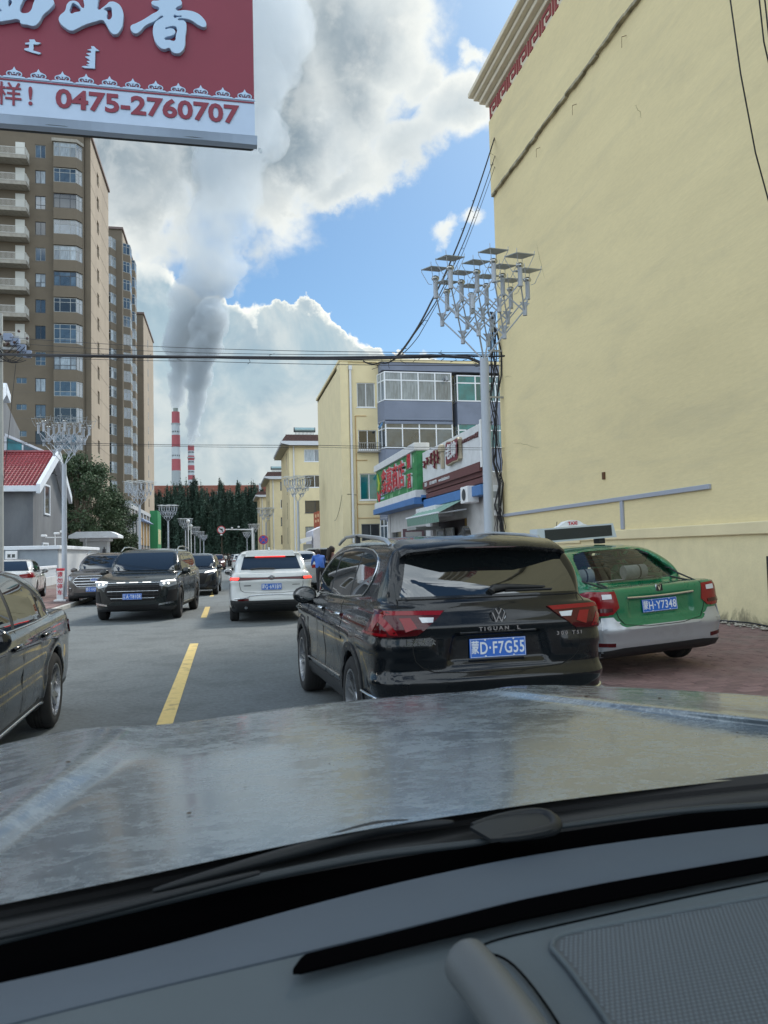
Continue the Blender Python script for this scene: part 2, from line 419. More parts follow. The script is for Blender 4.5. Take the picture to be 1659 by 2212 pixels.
# ============================================================ right: tall blank yellow gable wall
m_yel = mat('yellow_plaster', (.71, .605, .35), .88, var=.04, vscale=.6, bump=.25, bscale=5, grain=.05, gscale=9., dirt=(.56, .49, .31), dscale=.45, damt=.55, vstretch=(1, .5, 2.2))
m_yel2 = mat('yellow_plaster_light', (.70, .61, .385), .88, var=.06, vscale=1, bump=.2, bscale=8)
m_trim = mat('cream_trim', (.66, .60, .47), .85, var=.08, vscale=1, bump=.15, bscale=20)
m_redk = mat('red_meander', (.30, .07, .07), .8)
m_dirtw = mat('stained_plaster', (.30, .27, .19), .95, var=.5, vscale=3, bump=.6, bscale=14)
m_pvc = mat('grey_blue_rail', (.34, .37, .44), .5)
b = E('apartment_block', 'tall blank yellow plastered gable wall with a stepped cornice, right of the parked taxi', 'building', (9.3, 24.6, 0))
mb = MB().box(0, 14, -28, 0, 0, 17.15)
O('wall', mb, m_yel, b)
O('upper_wall', MB().box(-.07, 0, -28, .06, 13.95, 16.6), m_yel, b)
O('upper_band', MB().box(-.04, 0, -28, .04, 16.6, 17.15), m_trim, b)
e = MB(); y = -28.0; r2 = random.Random(5)
pts = [(yy, 13.9 - r2.uniform(0, .05)) for yy in np.arange(-28, .1, .35)]
for a, c in zip(pts, pts[1:]): e.box(-.09 - r2.uniform(0, .03), 0, a[0], c[0], a[1], 13.95)
O('broken_ledge', e, m_dirtw, b)
# cornice
for i, (z0, z1, d) in enumerate(((17.15, 17.32, .16), (17.32, 17.5, .34), (17.5, 17.66, .5), (17.66, 17.84, .66))):
    O('cornice', MB().bev(-d, 14 + .1, -28, d * .8, z0 + .001 * i, z1, .03), m_trim, b)
# meander frieze
me_ = MB(); t = .09
def bar(mb, y0, y1, z0, z1): mb.box(-.075, -.04, y0, y1, z0, z1)
g = MB()
for (u0, u1, v0, v1) in ((0, .09, 0, .46), (.09, .62, .37, .46), (.53, .62, .12, .37), (.27, .53, .12, .21), (.27, .36, .21, .28), (.09, .2, 0, .08), (.72, .81, 0, .46)):
    g.box(-.075, -.041, -u1, -u0, v0, v1)
gm_ = g.mesh('meander', m_redk)
for i in range(30): O('meander', gm_, parent=b, loc=(0, -.05 - i * .9, 16.64))
# plinth band and lower wall
O('plinth', MB().box(-.035, 0, -28, -.3, 0, 1.74), mat('stained_plinth_plaster', (.70, .615, .375), .9, var=.06, grain=.05, bump=.3, bscale=9, stain=((.17, .15, .10), .22)), b)
O('ledge', MB().bev(-.1, 0, -28, -5.8, 1.74, 1.97, .02), m_yel2, b)
O('ledge', MB().bev(-.08, 0, -5.8, -.3, 1.68, 1.78, .02), m_yel2, b)
O('rail', MB().bev(-.06, -.0, -11.4, .02, 2.66, 2.76, .01), m_pvc, b)
O('rail_post', MB().bev(-.055, -.0, -8.05, -7.93, 1.98, 2.655, .01), m_pvc, b)
st = MB().box(-.045, -.036, -13.05, -12.9, .15, 1.35); O('pipe_chase', st, mat('dark_gap', (.03, .027, .02), .9), b)
O('chase_edge', MB().bev(-.075, -.036, -13.18, -13.06, .12, 1.38, .01), m_dirtw, b)
m_crk = mat('plaster_crack', (.30, .26, .16), .9); r2 = random.Random(18)
for k, (y0, z0, dy, dz) in enumerate(((-4, 9.5, .5, 1.3), (-9.5, 11.2, .25, .5), (-3.2, 4.6, 2.2, .5), (-1.2, 7.2, .8, .25))):
    pc_ = [(-.004, y0 + dy * u / 9 + r2.uniform(-.04, .04), z0 + dz * u / 9 + r2.uniform(-.04, .04)) for u in range(10)]
    O('crack', MB().tube(pc_, [.001 + .004 * math.sin(math.pi * u / 9) for u in range(10)], 4), m_crk, b)
O('bracket', MB().box(-.05, 0, -7.2, -7.1, 3.26, 3.44), mat('rust', (.12, .06, .03), .9), b)
for yy, zz in ((-9, 13.2), (-11, 13.3), (-6.4, 13.1), (-4, 13.2), (-14, 13.4)):
    O('wall_nail', MB().cyl((0, yy, zz + .3), (-.12, yy, zz + .25), .008, n=5).cyl((-.12, yy, zz + .25), (-.12, yy + .02, zz), .006, n=5), MATS['rust'], b)

# rubble and weeds strip at the foot of the wall
rub = MB(); r2 = random.Random(4)
for i in range(420):
    yy = r2.uniform(8, 15); xx = 9.26 - abs(r2.gauss(0, .22)); s = r2.uniform(.015, .05)
    rub.sphere((xx, yy, .12 + s * .3), s, 5, (1, 1.3, .6))
tag(O('rubble', rub, mat('rubble', (.3, .28, .24), .95, var=.4, vscale=6), smooth=40), kind='stuff')

# ============================================================ windows and glass materials
m_gl = mat('window_glass_blue', (.05, .075, .10), .06, spec=1., ior=1.7, rand=.6, var=.5, vscale=1.3)
m_gl2 = mat('window_glass_teal', (.01, .13, .15), .06, spec=1., ior=1.6, rand=.4, var=.4, vscale=1.3)
m_gld = mat('window_glass_dark', (.02, .025, .03), .08, spec=.9, ior=1.6, rand=.5)
m_glc = mat('window_glass_curtain', (.22, .26, .29), .15, spec=.8, ior=1.6, rand=.45, var=.35, vscale=2.5, vstretch=(4, 1, .6))
m_wf = mat('window_frame_white', (.72, .76, .82), .4)
m_wfd = mat('window_frame_dark', (.04, .045, .055), .5)
m_wfg = mat('window_frame_grey', (.28, .30, .30), .5)
m_mtl = mat('grey_metal', (.3, .31, .32), .45, metal=.6)
m_blk = mat('black_rubber', (.012, .012, .014), .6)
m_white = mat('white_paint', (.74, .76, .78), .6, var=.06, dirt=(.5, .5, .48), dscale=2, damt=.5)

# ============================================================ right: yellow flats with balconies
m_gb = mat('grey_blue_plaster', (.185, .215, .29), .85, var=.08, vscale=1, bump=.15, bscale=10, dirt=(.15, .17, .22), dscale=.8, damt=.5)
m_red = mat('sign_red', (.50, .03, .05), .45)
m_pipe = mat('downpipe', (.62, .64, .66), .5)
m_gas = mat('gas_pipe', (.45, .25, .08), .6)
X0, Y0 = 6.9, 45.0
b = E('apartment_block', 'four storey pale yellow flats with grey blue glazed balconies behind the shop signs', 'building', (X0, Y0, 0))
# small windows column: x 7.84-8.94
sw = [(.95, 2.07, 10.35, 11.85), (.98, 2.12, 7.75, 8.95), (1.03, 2.15, 4.7, 6.3), (1.05, 2.2, 1.9, 3.25)]
mb = wall_grid(MB(), 0, 26, 0, 13.15, sw, 0, .14)
mb.box(-.0, 26, .3, 12, 12.95, 13.1)
mb.quad((0, 0, 0), (0, 0, 13.15), (0, 12, 13.15), (0, 12, 0)); mb.quad((0, 12, 0), (0, 12, 13.15), (26, 12, 13.15), (26, 12, 0)); mb.box(.02, 26, .2, 11.9, 0, 12.9)
O('wall', mb, m_yel2, b, recalc=False)
O('gable_pier', MB().box(-.07, .42, -.08, 1.3, 0, 13.3), m_yel2, b)
O('parapet', MB().bev(-.12, 26, -.12, .2, 13.1, 13.3, .03), m_yel2, b)
O('side_parapet', MB().bev(-.12, .1, .2, 12.1, 13.1, 13.28, .03), m_yel2, b)
for k_, h in enumerate(sw):
    window(b, h[0], h[2], h[1] - h[0], h[3] - h[2], .07, (.5,), (), .05, (m_wf, m_wf, m_wf, m_wfg)[k_], (m_glc, m_gld, m_gl2, m_gld)[k_], sill=True)
gr = MB().box(.9, 2.3, -.35, -.32, 7.6, 7.64).box(.9, 2.3, -.35, -.32, 8.1, 8.14).box(.9, 2.3, -.33, 0, 7.56, 7.6)
for i in range(12): gr.box(.92 + i * .12, .94 + i * .12, -.34, -.325, 7.64, 8.1)
O('window_grille', gr, m_mtl, b)
O('downpipe', MB().tube([(.55, -.1, 12.6), (.55, -.1, 0)], .07, 10), m_pipe, b, smooth=60)
for z in (10.9, 8.6, 6.3, 4, 1.8): O('pipe_clamp', MB().cyl((.55, -.1, z), (.55, -.1, z + .07), .085, n=10), m_pipe, b)
O('pipe_hopper', MB().box(.45, .65, -.2, 0, 12.6, 12.85), m_pipe, b)
gp_ = MB().tube([(.82, -.04, 9.8), (.82, -.04, .5)], .022, 6)
for z, x1 in ((9.8, 1.5), (7.1, 1.5), (4.45, 2.05), (3.6, 2.6)): gp_.tube([(.82, -.04, z), (x1, -.04, z)], .018, 6)
O('gas_pipe', gp_, m_gas, b)
# glazed bays
def bay(parent, x0, x1, z0, z1, spand, gm, cols, nside=True, yb=-1.0, ch=.25):
    """glazed balcony: front at yb, left side splayed, spandrel below z0 down to z0 - spand"""
    w = x1 - x0
    O('balcony_floor', MB().box(x0 - .02, x1, yb - .03, 0, z0 - spand - .12, z0 - spand), m_gb, parent)
    O('spandrel', MB().prism([(x0, yb), (x1, yb), (x1, 0), (x0 - ch, 0)], z0 - spand, z0 - .03, 'Z'), m_gb, parent)
    h = z1 - z0
    window(parent, x0, z0, w, h, yb, cols, (.7,), .07, m_wf, gm)
    a = math.atan2(-yb, -ch)                   # side glazing
    L = math.hypot(yb, ch)
    window(parent, x0 - ch, z0, L, h, 0, (.5,), (.7,), .07, m_wf, gm, rz=math.atan2(yb, ch), loc=(x0 - ch, 0, z0))
    O('inner_wall', MB().box(x0 - ch + .1, x1, -.02, -.005, z0, z1), mat('inner_room', (.2, .19, .16), .9), parent)
for z0, z1, sp in ((10.6, 12.35, 1.3), (7.72, 9.42, 1.25), (4.75, 6.45, 1.3), (1.9, 3.6, 1.4)):
    bay(b, 2.45, 6.65, z0, z1, sp, (m_glc if z0 > 9 else m_gl), (.25, .5, .75))
    bay(b, 7.0, 12.4, z0 + .02, z1 - .1, sp, m_gl2, (.22, .46, .7), yb=-.92, ch=.02)
    bay(b, 12.6, 17, z0, z1, sp, m_gl2, (.25, .5, .75), yb=-.95, ch=.02)
O('top_band', MB().box(2.3, 17, -1.02, 0, 12.42, 12.92), m_gb, b)
O('roof_edge', MB().box(2.2, 17, -1.1, 0, 12.921, 13.09), m_yel2, b)
O('vent_pipe', MB().tube([(6.2, -1.0, 11.9), (6.2, -1.35, 12.0), (6.25, -1.45, 11.75)], .09, 10), m_mtl, b, smooth=60)
O('rain_spout', MB().prism([(2.05, 9.0), (2.3, 9.3), (2.3, 9.15), (2.15, 8.9)], -1.0, -.75), mat('blue_metal', (.05, .16, .33), .5), b)
O('rain_spout', MB().prism([(2.05, 6.1), (2.3, 6.4), (2.3, 6.25), (2.15, 6.0)], -1.0, -.75), MATS['blue_metal'], b)
O('dangling_cable', MB().tube([(-.08 + .0 * i, -.09 - 0 * i, 4.9) for i in (0, 1)], .01, 4).tube([(-.09, 3.5 - 3.5 * i / 8, 3.6 + 1.4 * (i / 8) ** 2) for i in range(9)] + [(.3, -.1, 5.05), (.8, -.05, 5.0)], .012, 5), m_blk, b)

# ------------------------------------------------------------ three further gable blocks beyond
m_tile = mat('brown_roof_tile', (.10, .055, .05), .7, var=.3, vscale=8)
m_eave = mat('white_eave', (.55, .58, .62), .7)
m_soff = mat('soffit', (.35, .33, .25), .9)
def gable_block(y0, label, heater, seed, x0=6.8):
    rs = random.Random(seed)
    b = E('apartment_block', label, 'building', (x0, y0, 0))
    hs = [(1.65, 3.45, z, z + 1.35) for z in (11.6, 8.75, 5.95, 3.1)] + [(4.6, 6.2, z, z + 1.35) for z in (11.6, 8.75, 5.95, 3.1)]
    mb = wall_grid(MB(), 0, 24, 0, 13.6, hs, 0, .14)
    mb.quad((0, 0, 0), (0, 0, 13.6), (0, 12, 13.6), (0, 12, 0)); mb.box(.02, 24, .16, 12, 0, 13.55)
    O('wall', mb, m_yel2, b, recalc=False)
    for h in hs:
        window(b, h[0], h[2], h[1] - h[0], h[3] - h[2], .07, (.62,), (), .06, m_wf if rs.random() < .6 else m_wfd, rs.choice([m_glc, m_gld, m_gl]), sill=True)
    for z in (11.0, 8.2, 5.4, 2.6):
        O('side_slot', MB().box(-.01, 0, 3.2, 3.5, z, z + 1.9), m_gld, b)
    O('eave', MB().prism([(-.9, 13.5), (0, 13.3), (24, 13.3), (24, 13.75), (-.9, 13.75)], -.9, 12.9), m_eave, b)
    O('soffit', MB().box(-.86, 24, -.86, 12.8, 13.28, 13.3), m_soff, b)
    tl = O('roof', MB().prism([(-.85, 13.75), (24, 13.75), (24, 14.45), (-.35, 14.45)], -.8, 12.8), m_tile, b)
    rib = MB().box(0, .06, -.06, 0, 0, .72).mesh('roof_rib', m_tile)
    for i in range(40): O('roof_rib', rib, parent=tl, loc=(-.4 + i * .3, -.8, 13.74))
    O('downpipe', MB().tube([(.5, -.1, 13.3), (.5, -.1, 0)], .08, 8), m_pipe, b, smooth=60)
    if heater:
        h = E('solar_heater', 'cylindrical solar water heater on the brown parapet of the nearer gable block' if heater == 1 else 'dark solar water heater tank on the middle gable roof', 'water heater', (x0 + (1.6 if heater == 1 else 1.2), y0 + .6, 14.45))
        O('tank', MB().cyl((-.9, 0, .75), (1.3, 0, .75), .27, n=18), mat('tank_teal', (.25, .36, .38), .4, metal=.5), h, smooth=50)
        O('tank_cap', MB().cyl((-.98, 0, .75), (-.9, 0, .75), .285, n=18).cyl((1.3, 0, .75), (1.38, 0, .75), .285, n=18), m_wfd, h)
        tb = MB().cyl((0, 0, 0), (0, .12, .55), .03, n=6).mesh('glass_tube', m_gld)
        for i in range(14): O('glass_tube', tb, parent=h, loc=(-.8 + i * .15, -.15, -.0))
    return b
gable_block(83, 'yellow gable block with brown tiled parapet and a solar water heater on its roof', 1, 1)
gable_block(121, 'yellow gable block second along the right side beyond the nearest solar heater', 2, 2)
gable_block(159, 'farthest and smallest yellow gable block along the right side of the street', 0, 3)

# white lean-to with red sign board between the flats
b = E('kiosk', 'small white lean to shop under a faded red sign board beside yellow flats', 'kiosk', (6.95, 62, .1))
O('wall', MB().prism([(0, 0), (3, 0), (3, 3.9), (1.0, 3.75), (.1, 3.35), (0, 3.3)], 0, 6), mat('white_wash', (.55, .57, .66), .8, var=.1), b)
window(b, .5, .4, .35, .7, -.03, (.5,), (), .04, m_wf, m_gld); window(b, 1.1, .4, .35, 2.0, -.03, (), (.5,), .04, m_wf, m_gl)
O('awning', MB().prism([(-1.1, 2.6), (-.1, 2.85), (-.1, 2.5), (-1.0, 2.25)], .1, 1.2), m_wf, b)
O('roller_shutter', MB().box(-.8, -.1, .3, .4, 0, 2.2), m_wfg, b)
s_ = O('sign_board', MB().prism([(.05, 3.5), (.95, 3.8), (.95, 5.05), (.05, 4.75)], -.1, 0), mat('faded_red', (.33, .1, .07), .7, var=.2), b)
for i in range(4): O('sign_glyph', MB().box(.15 + i * .2, .27 + i * .2, -.115, -.105, 3.95 + i * .06, 4.15 + i * .06).box(.15 + i * .2, .27 + i * .2, -.115, -.105, 4.35 + i * .06, 4.6 + i * .06), mat('faded_cream', (.6, .42, .3), .7), s_)
# ============================================================ shops with roadside signs (facing the road, -X)
m_swall = mat('shop_wall', (.50, .50, .50), .85, var=.08, vscale=1, dirt=(.32, .32, .31), dscale=1.2, damt=.5)
m_blu = mat('blue_fascia', (.06, .17, .40), .5, var=.1)
m_brown = mat('brown_panel', (.12, .045, .045), .6, var=.1)
m_signw = mat('sign_white', (.62, .64, .66), .5, var=.05, dirt=(.45, .46, .46), dscale=2, damt=.4)
m_red = mat('sign_red', (.50, .03, .05), .45)
m_green = mat('sign_green', (.03, .20, .07), .5, var=.3, vscale=3)
m_cream = mat('letter_cream', (.42, .36, .26), .6)
XS = 9.0
b = E('shop_row', 'single storey grey shop row with blue fascia below the two roadside signs', 'shop', (XS, 24.75, .1))
hs = [(3.0, 8.0, 0, 2.7), (9.0, 10.2, 0, 2.6), (11.2, 12.6, 0, 2.6), (14.2, 16.6, .5, 2.5)]
def west(mb):                                   # turn a wall drawn facing -Y (x along) to face -X with x running along +Y
    mb.v = [(v[1], v[0], v[2]) for v in mb.v]; mb.f = [f[::-1] for f in mb.f]; return mb
O('wall', west(wall_grid(MB(), 0, 17.25, 0, 4.0, hs, 0, .3)), m_swall, b, recalc=False)
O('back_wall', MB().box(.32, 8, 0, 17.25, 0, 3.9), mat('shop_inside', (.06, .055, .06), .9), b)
O('end_wall', MB().box(0, 8, -.02, 0, 0, 4).box(0, 8, 17.25, 17.3, 0, 4), m_swall, b)
O('roof', MB().box(0, 8.1, -.05, 17.4, 4.0, 4.12), m_swall, b)
O('fascia', MB().bev(-.5, 0, 7.9, 17.4, 3.62, 3.95, .02), m_blu, b)
O('fascia', MB().bev(-.42, 0, .1, 7.85, 3.35, 3.72, .02), m_blu, b)
for z in (3.78, 4.02): O('brown_strip', MB().box(-.3, 0, .1, 7.8, z, z + .2), m_brown, b)
O('canopy_box', MB().bev(-.8, -.02, 4.6, 7.8, 2.85, 3.3, .03), m_signw, b)
O('pilaster', MB().box(-.06, .0, 16.7, 17.2, 0, 3.6), m_swall, b); O('pilaster', MB().box(-.06, 0, 8.1, 8.9, 0, 3.6), m_signw, b)
fr = MB().box(0, .08, 0, .06, 0, 2.6).box(0, .08, 1.14, 1.2, 0, 2.6).box(.002, .078, .06, 1.14, 2.52, 2.6)
for y in (3.1, 5.2, 6.6):
    d = O('door', west(MB().box(0, 1.1, .0, .06, 0, .08).box(0, 1.1, 0, .06, 2.3, 2.4).box(0, .08, .001, .059, .08, 2.3).box(1.02, 1.1, .001, .059, .08, 2.3)), m_wfg if y > 4 else m_wfd, b, loc=(.1, y, 0))
    O('pane', MB().box(.02, .035, .08, 1.02, .08, 2.3), m_gl, d)
d = O('door', west(MB().box(0, 1.1, .0, .06, 0, .1).box(0, 1.1, 0, .06, 2.35, 2.5).box(0, .12, .001, .059, .1, 2.35).box(.98, 1.1, .001, .059, .1, 2.35)), mat('door_maroon', (.06, .02, .03), .5), b, loc=(-.1, 9.1, 0)); d.rotation_euler = (0, 0, R(50))
O('pane', MB().box(.02, .035, .12, .98, .1, 2.35), m_gld, d)
d = O('door', d.data, parent=b, loc=(.1, 11.3, 0)); O('pane', MB().box(.02, .035, .12, .98, .1, 2.35), m_gl, d)
O('pane', MB().box(.1, .12, 14.2, 16.6, .5, 2.5), m_gld, b); O('curtain', MB().box(.2, .24, 2.98, 3.9, .0, 2.7), mat('ochre', (.3, .2, .06), .8), b)
# light box under canopy
O('light_box', MB().bev(-1.3, -.2, 5.9, 7.5, 2.35, 2.47, .02), m_wfg, b)

aw = E('awning', 'pale green fringed retractable awning over the shop door behind the street lamp', 'awning', (XS - .1, 29.6, 3.3))
mb = MB(); n = 24; cl = []
for i in range(n + 1):
    y = -2.6 + 5.0 * i / n * 1; cl.append((y, .02 * math.sin(i * 2.2)))
for (y0, w0), (y1, w1) in zip(cl, cl[1:]): mb.quad((-.05, y0, .25 + w0), (-.05, y1, .25 + w1), (-1.25, y1, -.35 + w1), (-1.25, y0, -.35 + w0))
O('canvas', mb, mat('green_canvas', (.22, .36, .30), .8, var=.1), aw, recalc=False)
mb = MB()
for i in range(40):
    y0 = -2.6 + i * .125; dx = -.03 * (i % 2); mb.quad((-1.25 + dx, y0, -.35), (-1.25 - .03 * ((i + 1) % 2), y0 + .125, -.35), (-1.22 - .03 * ((i + 1) % 2), y0 + .125, -.68), (-1.22 + dx, y0, -.68 - .04 * (i % 2)))
O('fringe', mb, mat('green_fringe', (.14, .24, .20), .8), aw, recalc=False)
O('arm', MB().cyl((-.05, -2.3, -.2), (-1.2, -2.3, -.35), .025).cyl((-.05, 2.1, -.2), (-1.2, 2.1, -.35), .025), m_wf, aw)
O('roller', MB().cyl((-1.25, -2.65, -.33), (-1.25, 2.45, -.33), .035), m_wf, aw, smooth=50)
# air conditioner outdoor unit
ac = E('air_conditioner', 'white air conditioner unit mounted high behind the right street lamp', 'air conditioner', (XS - .35, 26.2, 3.25))
O('casing', MB().bev(-.25, .2, -.4, .4, 0, .6, .03), m_white, ac)
O('fan_grille', MB().lathe([(.2, -.262), (.21, -.27), (.05, -.275), (0, -.27)], 20, axis='X', c=(0, -.05, .3)), m_wfd, ac)

# green sign
sg = E('shop_sign', 'green shop sign with tall red and white characters and a white frame', 'sign', (XS - .35, 32.75, 4.0))
O('panel', MB().box(-.3, .3, 0, 9.3, 0, 2.25), m_green, sg)
O('frame', MB().bev(-.42, .3, -.06, 9.4, 2.05, 2.4, .02), m_signw, sg); O('frame', MB().bev(-.42, .3, -.06, 9.4, -.05, .28, .02), m_signw, sg)
O('skirt', MB().bev(-.5, .3, -.1, 9.45, -.36, -.06, .02), m_blu, sg)
def sign_text(parent, s, size, y, z, x=-.31, m=m_red, back=m_signw, xs=1., bold=.012, d=.05, name='lettering'):
    """letters on a west-facing board; y is the distance along the board"""
    a = text_mesh(s, size, back, d, bold * 2.6 * size, xs=xs, name=name + '_backing'); O(name + '_backing', a, parent=parent, loc=(x - .02, y, z), rot=WEST)
    a = text_mesh(s, size, m, .012, bold * size, xs=xs, name=name); O(name, a, parent=parent, loc=(x - .02 - d - .014, y, z), rot=WEST)
for i, ch in enumerate('鑫惠商店'): sign_text(sg, ch, 1.38, 6.85 - i * 1.38, 1.15)
for i, ch in enumerate('烟酒'): sign_text(sg, ch, .72, 1.15, 1.65 - i * .9)
lg = MB().prism([(8.9, .9), (8.75, .45), (8.45, .3), (8.15, .5), (8.05, .95), (8.3, .7), (8.6, .7)], -.36, -.31, 'X'); O('logo', lg, m_red, sg)
O('logo_leaf', MB().prism([(8.75, 1.9), (8.6, 1.2), (8.8, 1.0), (8.3, .9), (8.15, 1.3), (8.4, 1.5)], -.36, -.31, 'X'), mat('leaf_lime', (.35, .45, .05), .5), sg)
O('small_print', MB().box(-.312, -.3, 6.6, 9.0, .62, .74).box(-.312, -.3, 7.2, 9.0, .42, .52), mat('print_blue', (.35, .42, .65), .6), sg)
# pale vertical streaks printed on the sign
mb = MB(); r2 = random.Random(6)
for i in range(26):
    y = r2.uniform(.2, 7.6); h = r2.uniform(.15, .5); z0 = r2.choice([.3, 1.5]) + r2.uniform(0, .1); mb.prism([(y, z0), (y + .04, z0 + h), (y + .09, z0)], -.304, -.3, 'X')
O('printed_grass', mb, mat('grass_print', (.35, .55, .35), .6), sg)

# white and maroon sign
sg = E('shop_sign', 'white shop sign with maroon plaque, mongolian letters and a brown lower strip', 'sign', (XS - .3, 24.9, 4.3))
O('panel', MB().bev(-.1, .1, 0, 7.75, .3, 1.62, .015), m_signw, sg)
O('lower_strip', MB().box(-.12, .1, 0, 7.75, -.02, .299), m_brown, sg)
for y in (.1, 2.0, 4, 6): O('strut', MB().box(.12, .18, y, y + .06, -.6, 1.75), m_wfd, sg)
O('end_post', MB().box(-.1, .1, -.22, -.05, .1, 1.75), m_white, sg)
pq = [(2.05, .58), (1.9, .66), (1.95, .9), (1.95, 1.15), (1.88, 1.38), (2.0, 1.46), (2.7, 1.42), (3.4, 1.50), (3.55, 1.42), (3.5, 1.15), (3.5, .9), (3.57, .62), (3.42, .54), (2.7, .6)]
O('plaque_backing', MB().prism(pq, -.26, -.1, 'X'), m_cream, sg)
pc = [((a - 2.72) * .93 + 2.72, (z - 1.0) * .9 + 1.0) for a, z in pq]
O('plaque', MB().prism(pc, -.28, -.262, 'X'), mat('maroon', (.16, .02, .035), .45), sg)
for s, y in (('老', 3.05), ('婶', 2.4)):
    a = text_mesh(s, .62, m_signw, .02, .012); O('lettering', a, parent=sg, loc=(-.3, y, 1.0), rot=WEST)
# a plain walking-stick shape stands in for the mascot figure
O('emblem', MB().lathe([(.02, 0), (.16, .03), (.19, .15), (.14, .28), (.02, .33)], 14, c=(-.17, 4.35, 1.2)).box(-.22, -.12, 4.25, 4.45, .55, 1.2), m_cream, sg, smooth=40)
# mongolian letters: vertical strokes with side teeth
def mong(y, z, h, teeth, big=1.):
    mb = MB().box(-.16, -.1, y - .035 * big, y + .035 * big, z, z + h)
    for i in range(teeth):
        zz = z + h * (i + .4) / teeth; s_ = -1 if i % 2 else 1
        mb.prism([(y, zz - .03), (y + s_ * .16 * big, zz + .01), (y + s_ * .17 * big, zz + .07), (y, zz + .05)], -.16, -.1, 'X')
    return mb
for y, z, h, t_ in ((7.1, .85, .35, 3), (6.6, .95, .35, 3), (6.0, .9, .5, 4), (5.45, .65, .8, 5), (4.95, .8, .6, 4)):
    O('mongolian_letter', mong(y, z, h, t_, 1.2), m_cream, sg)
    o = O('mongolian_letter', mong(y, z + .02, h - .04, t_, 1.), mat('maroon', (.16, .02, .035), .45), sg, loc=(-.065, 0, 0))
a = text_mesh('A MONGOLIAN·内蒙', .2, m_brown, .01, .004); O('lettering', a, parent=sg, loc=(-.12, .95, 1.25), rot=WEST)
a = text_mesh('www.laotaimen.cn', .21, m_signw, .005, .003); O('lettering', a, parent=sg, loc=(-.13, 4.35, .14), rot=WEST)
a = text_mesh('0575-8888778', .19, m_signw, .005, .003); O('lettering', a, parent=sg, loc=(-.13, 6.0, .14), rot=WEST)
a = text_mesh('热线', .19, m_signw, .005, .003); O('lettering', a, parent=sg, loc=(-.13, 7.2, .14), rot=WEST)
mb = MB()
for i in range(7): mb.cyl((.15, i * 1.25, -.55), (.15, i * 1.25 + .6, .2), .025, n=5).cyl((.15, i * 1.25 + .6, .2), (.15, i * 1.25 + 1.25, -.55), .025, n=5)
O('truss', mb, m_wfd, sg)
# meter box by the corner
mbx = E('meter_box', 'white electricity meter box beside the black cables at the corner of the yellow wall', 'meter box', (9.0, 24.62, 2.7))
O('box', MB().bev(-.2, .24, -.12, .12, 0, 1.05, .02), m_white, mbx); O('vent_slot', MB().box(-.1, .12, -.128, -.12, .62, .84), m_wfg, mbx); O('label_plate', MB().box(-.08, .1, -.128, -.12, .2, .42), m_wfg, mbx)

# ============================================================ large red advertisement board top left
m_bred = mat('board_red', (.21, .018, .045), .5, var=.05, vscale=1.5)
m_bwh = mat('board_white', (.46, .58, .76), .5, var=.04)
m_bch = mat('board_character', (.42, .58, .78), .45)
m_bdk = mat('board_underside', (.035, .04, .045), .7)
YB = 6.6
BR = atY(551, 300, YB); BL0 = atY(0, 238, YB)
zb = BR.z; xr = BR.x
bd = E('billboard', 'large red hanging board with pale brush characters and a telephone number', 'billboard', (xr, YB, zb))
Ht = 3.2; zw = (atY(550, 216, YB).z - zb)       # white strip height
O('casing', MB().bev(-6.4, .0, .03, .20, -.02, Ht, .03), m_bdk, bd)
O('red_panel', MB().box(-6.4, -.003, 0, .03, zw, Ht), m_bred, bd)
O('white_strip', MB().box(-6.4, .0, .002, .03, .03, zw), m_bwh, bd)
mb = MB(); r2 = random.Random(9); N = 60
for i in range(N):
    x0, x1 = -6.4 + i * 6.42 / N, -6.4 + (i + 1) * 6.42 / N
    s0, s1 = .006 * math.sin(i * .6) - .002, .006 * math.sin((i + 1) * .6) - .002
    mb.quad((x0, .002, .032), (x1, .002, .032), (x1, .045 + s1, -.025 + s1), (x0, .045 + s0, -.025 + s0))
    mb.quad((x0, .045 + s0, -.025 + s0), (x1, .045 + s1, -.025 + s1), (x1, .12, -.03), (x0, .12, -.03))
O('folded_edge', mb, m_bwh, bd, recalc=False, smooth=80)
O('red_rule', MB().box(-6.4, -.004, -.004, -.001, zw - .035, zw - .022), m_bred, bd)
O('rear_post', MB().box(-5.5, -5.2, .25, .55, -zb + .1, Ht), m_mtl, bd)
def onboard(px, py):
    p = atY(px, py, YB); return (p.x - xr, p.z - zb)
# brush characters traced as outlines, picture positions of the photograph (1659 wide)
def glyph(outline, holes=(), s=1 / 1.8228 / (1659 / 1010.), depth=.035, name='character', vec=False):
    cu = bpy.data.curves.new(name, 'CURVE'); cu.dimensions = '2D'; cu.fill_mode = 'BOTH'; cu.extrude = depth / 2; cu.bevel_depth = 0 if vec else .004
    for pts in (outline, *holes):
        sp = cu.splines.new('BEZIER'); sp.bezier_points.add(len(pts) - 1); sp.use_cyclic_u = True
        for bp, (a, c) in zip(sp.bezier_points, pts):
            q = onboard(a * s, c * s); bp.co = (q[0], q[1], 0); bp.handle_left_type = bp.handle_right_type = 'VECTOR' if vec else 'AUTO'
        for i, bp in enumerate(sp.bezier_points): pass
    cu.resolution_u = 5
    ob = bpy.data.objects.new(name, cu); COL.objects.link(ob); bpy.context.view_layer.update()
    dg = bpy.context.evaluated_depsgraph_get(); me = bpy.data.meshes.new_from_object(ob.evaluated_get(dg), depsgraph=dg)
    bpy.data.objects.remove(ob); bpy.data.curves.remove(cu); me.materials.clear(); me.materials.append(m_bch)
    return O(name, me, parent=bd, loc=(0, -depth / 2 - .002, 0), rot=SOUTH)
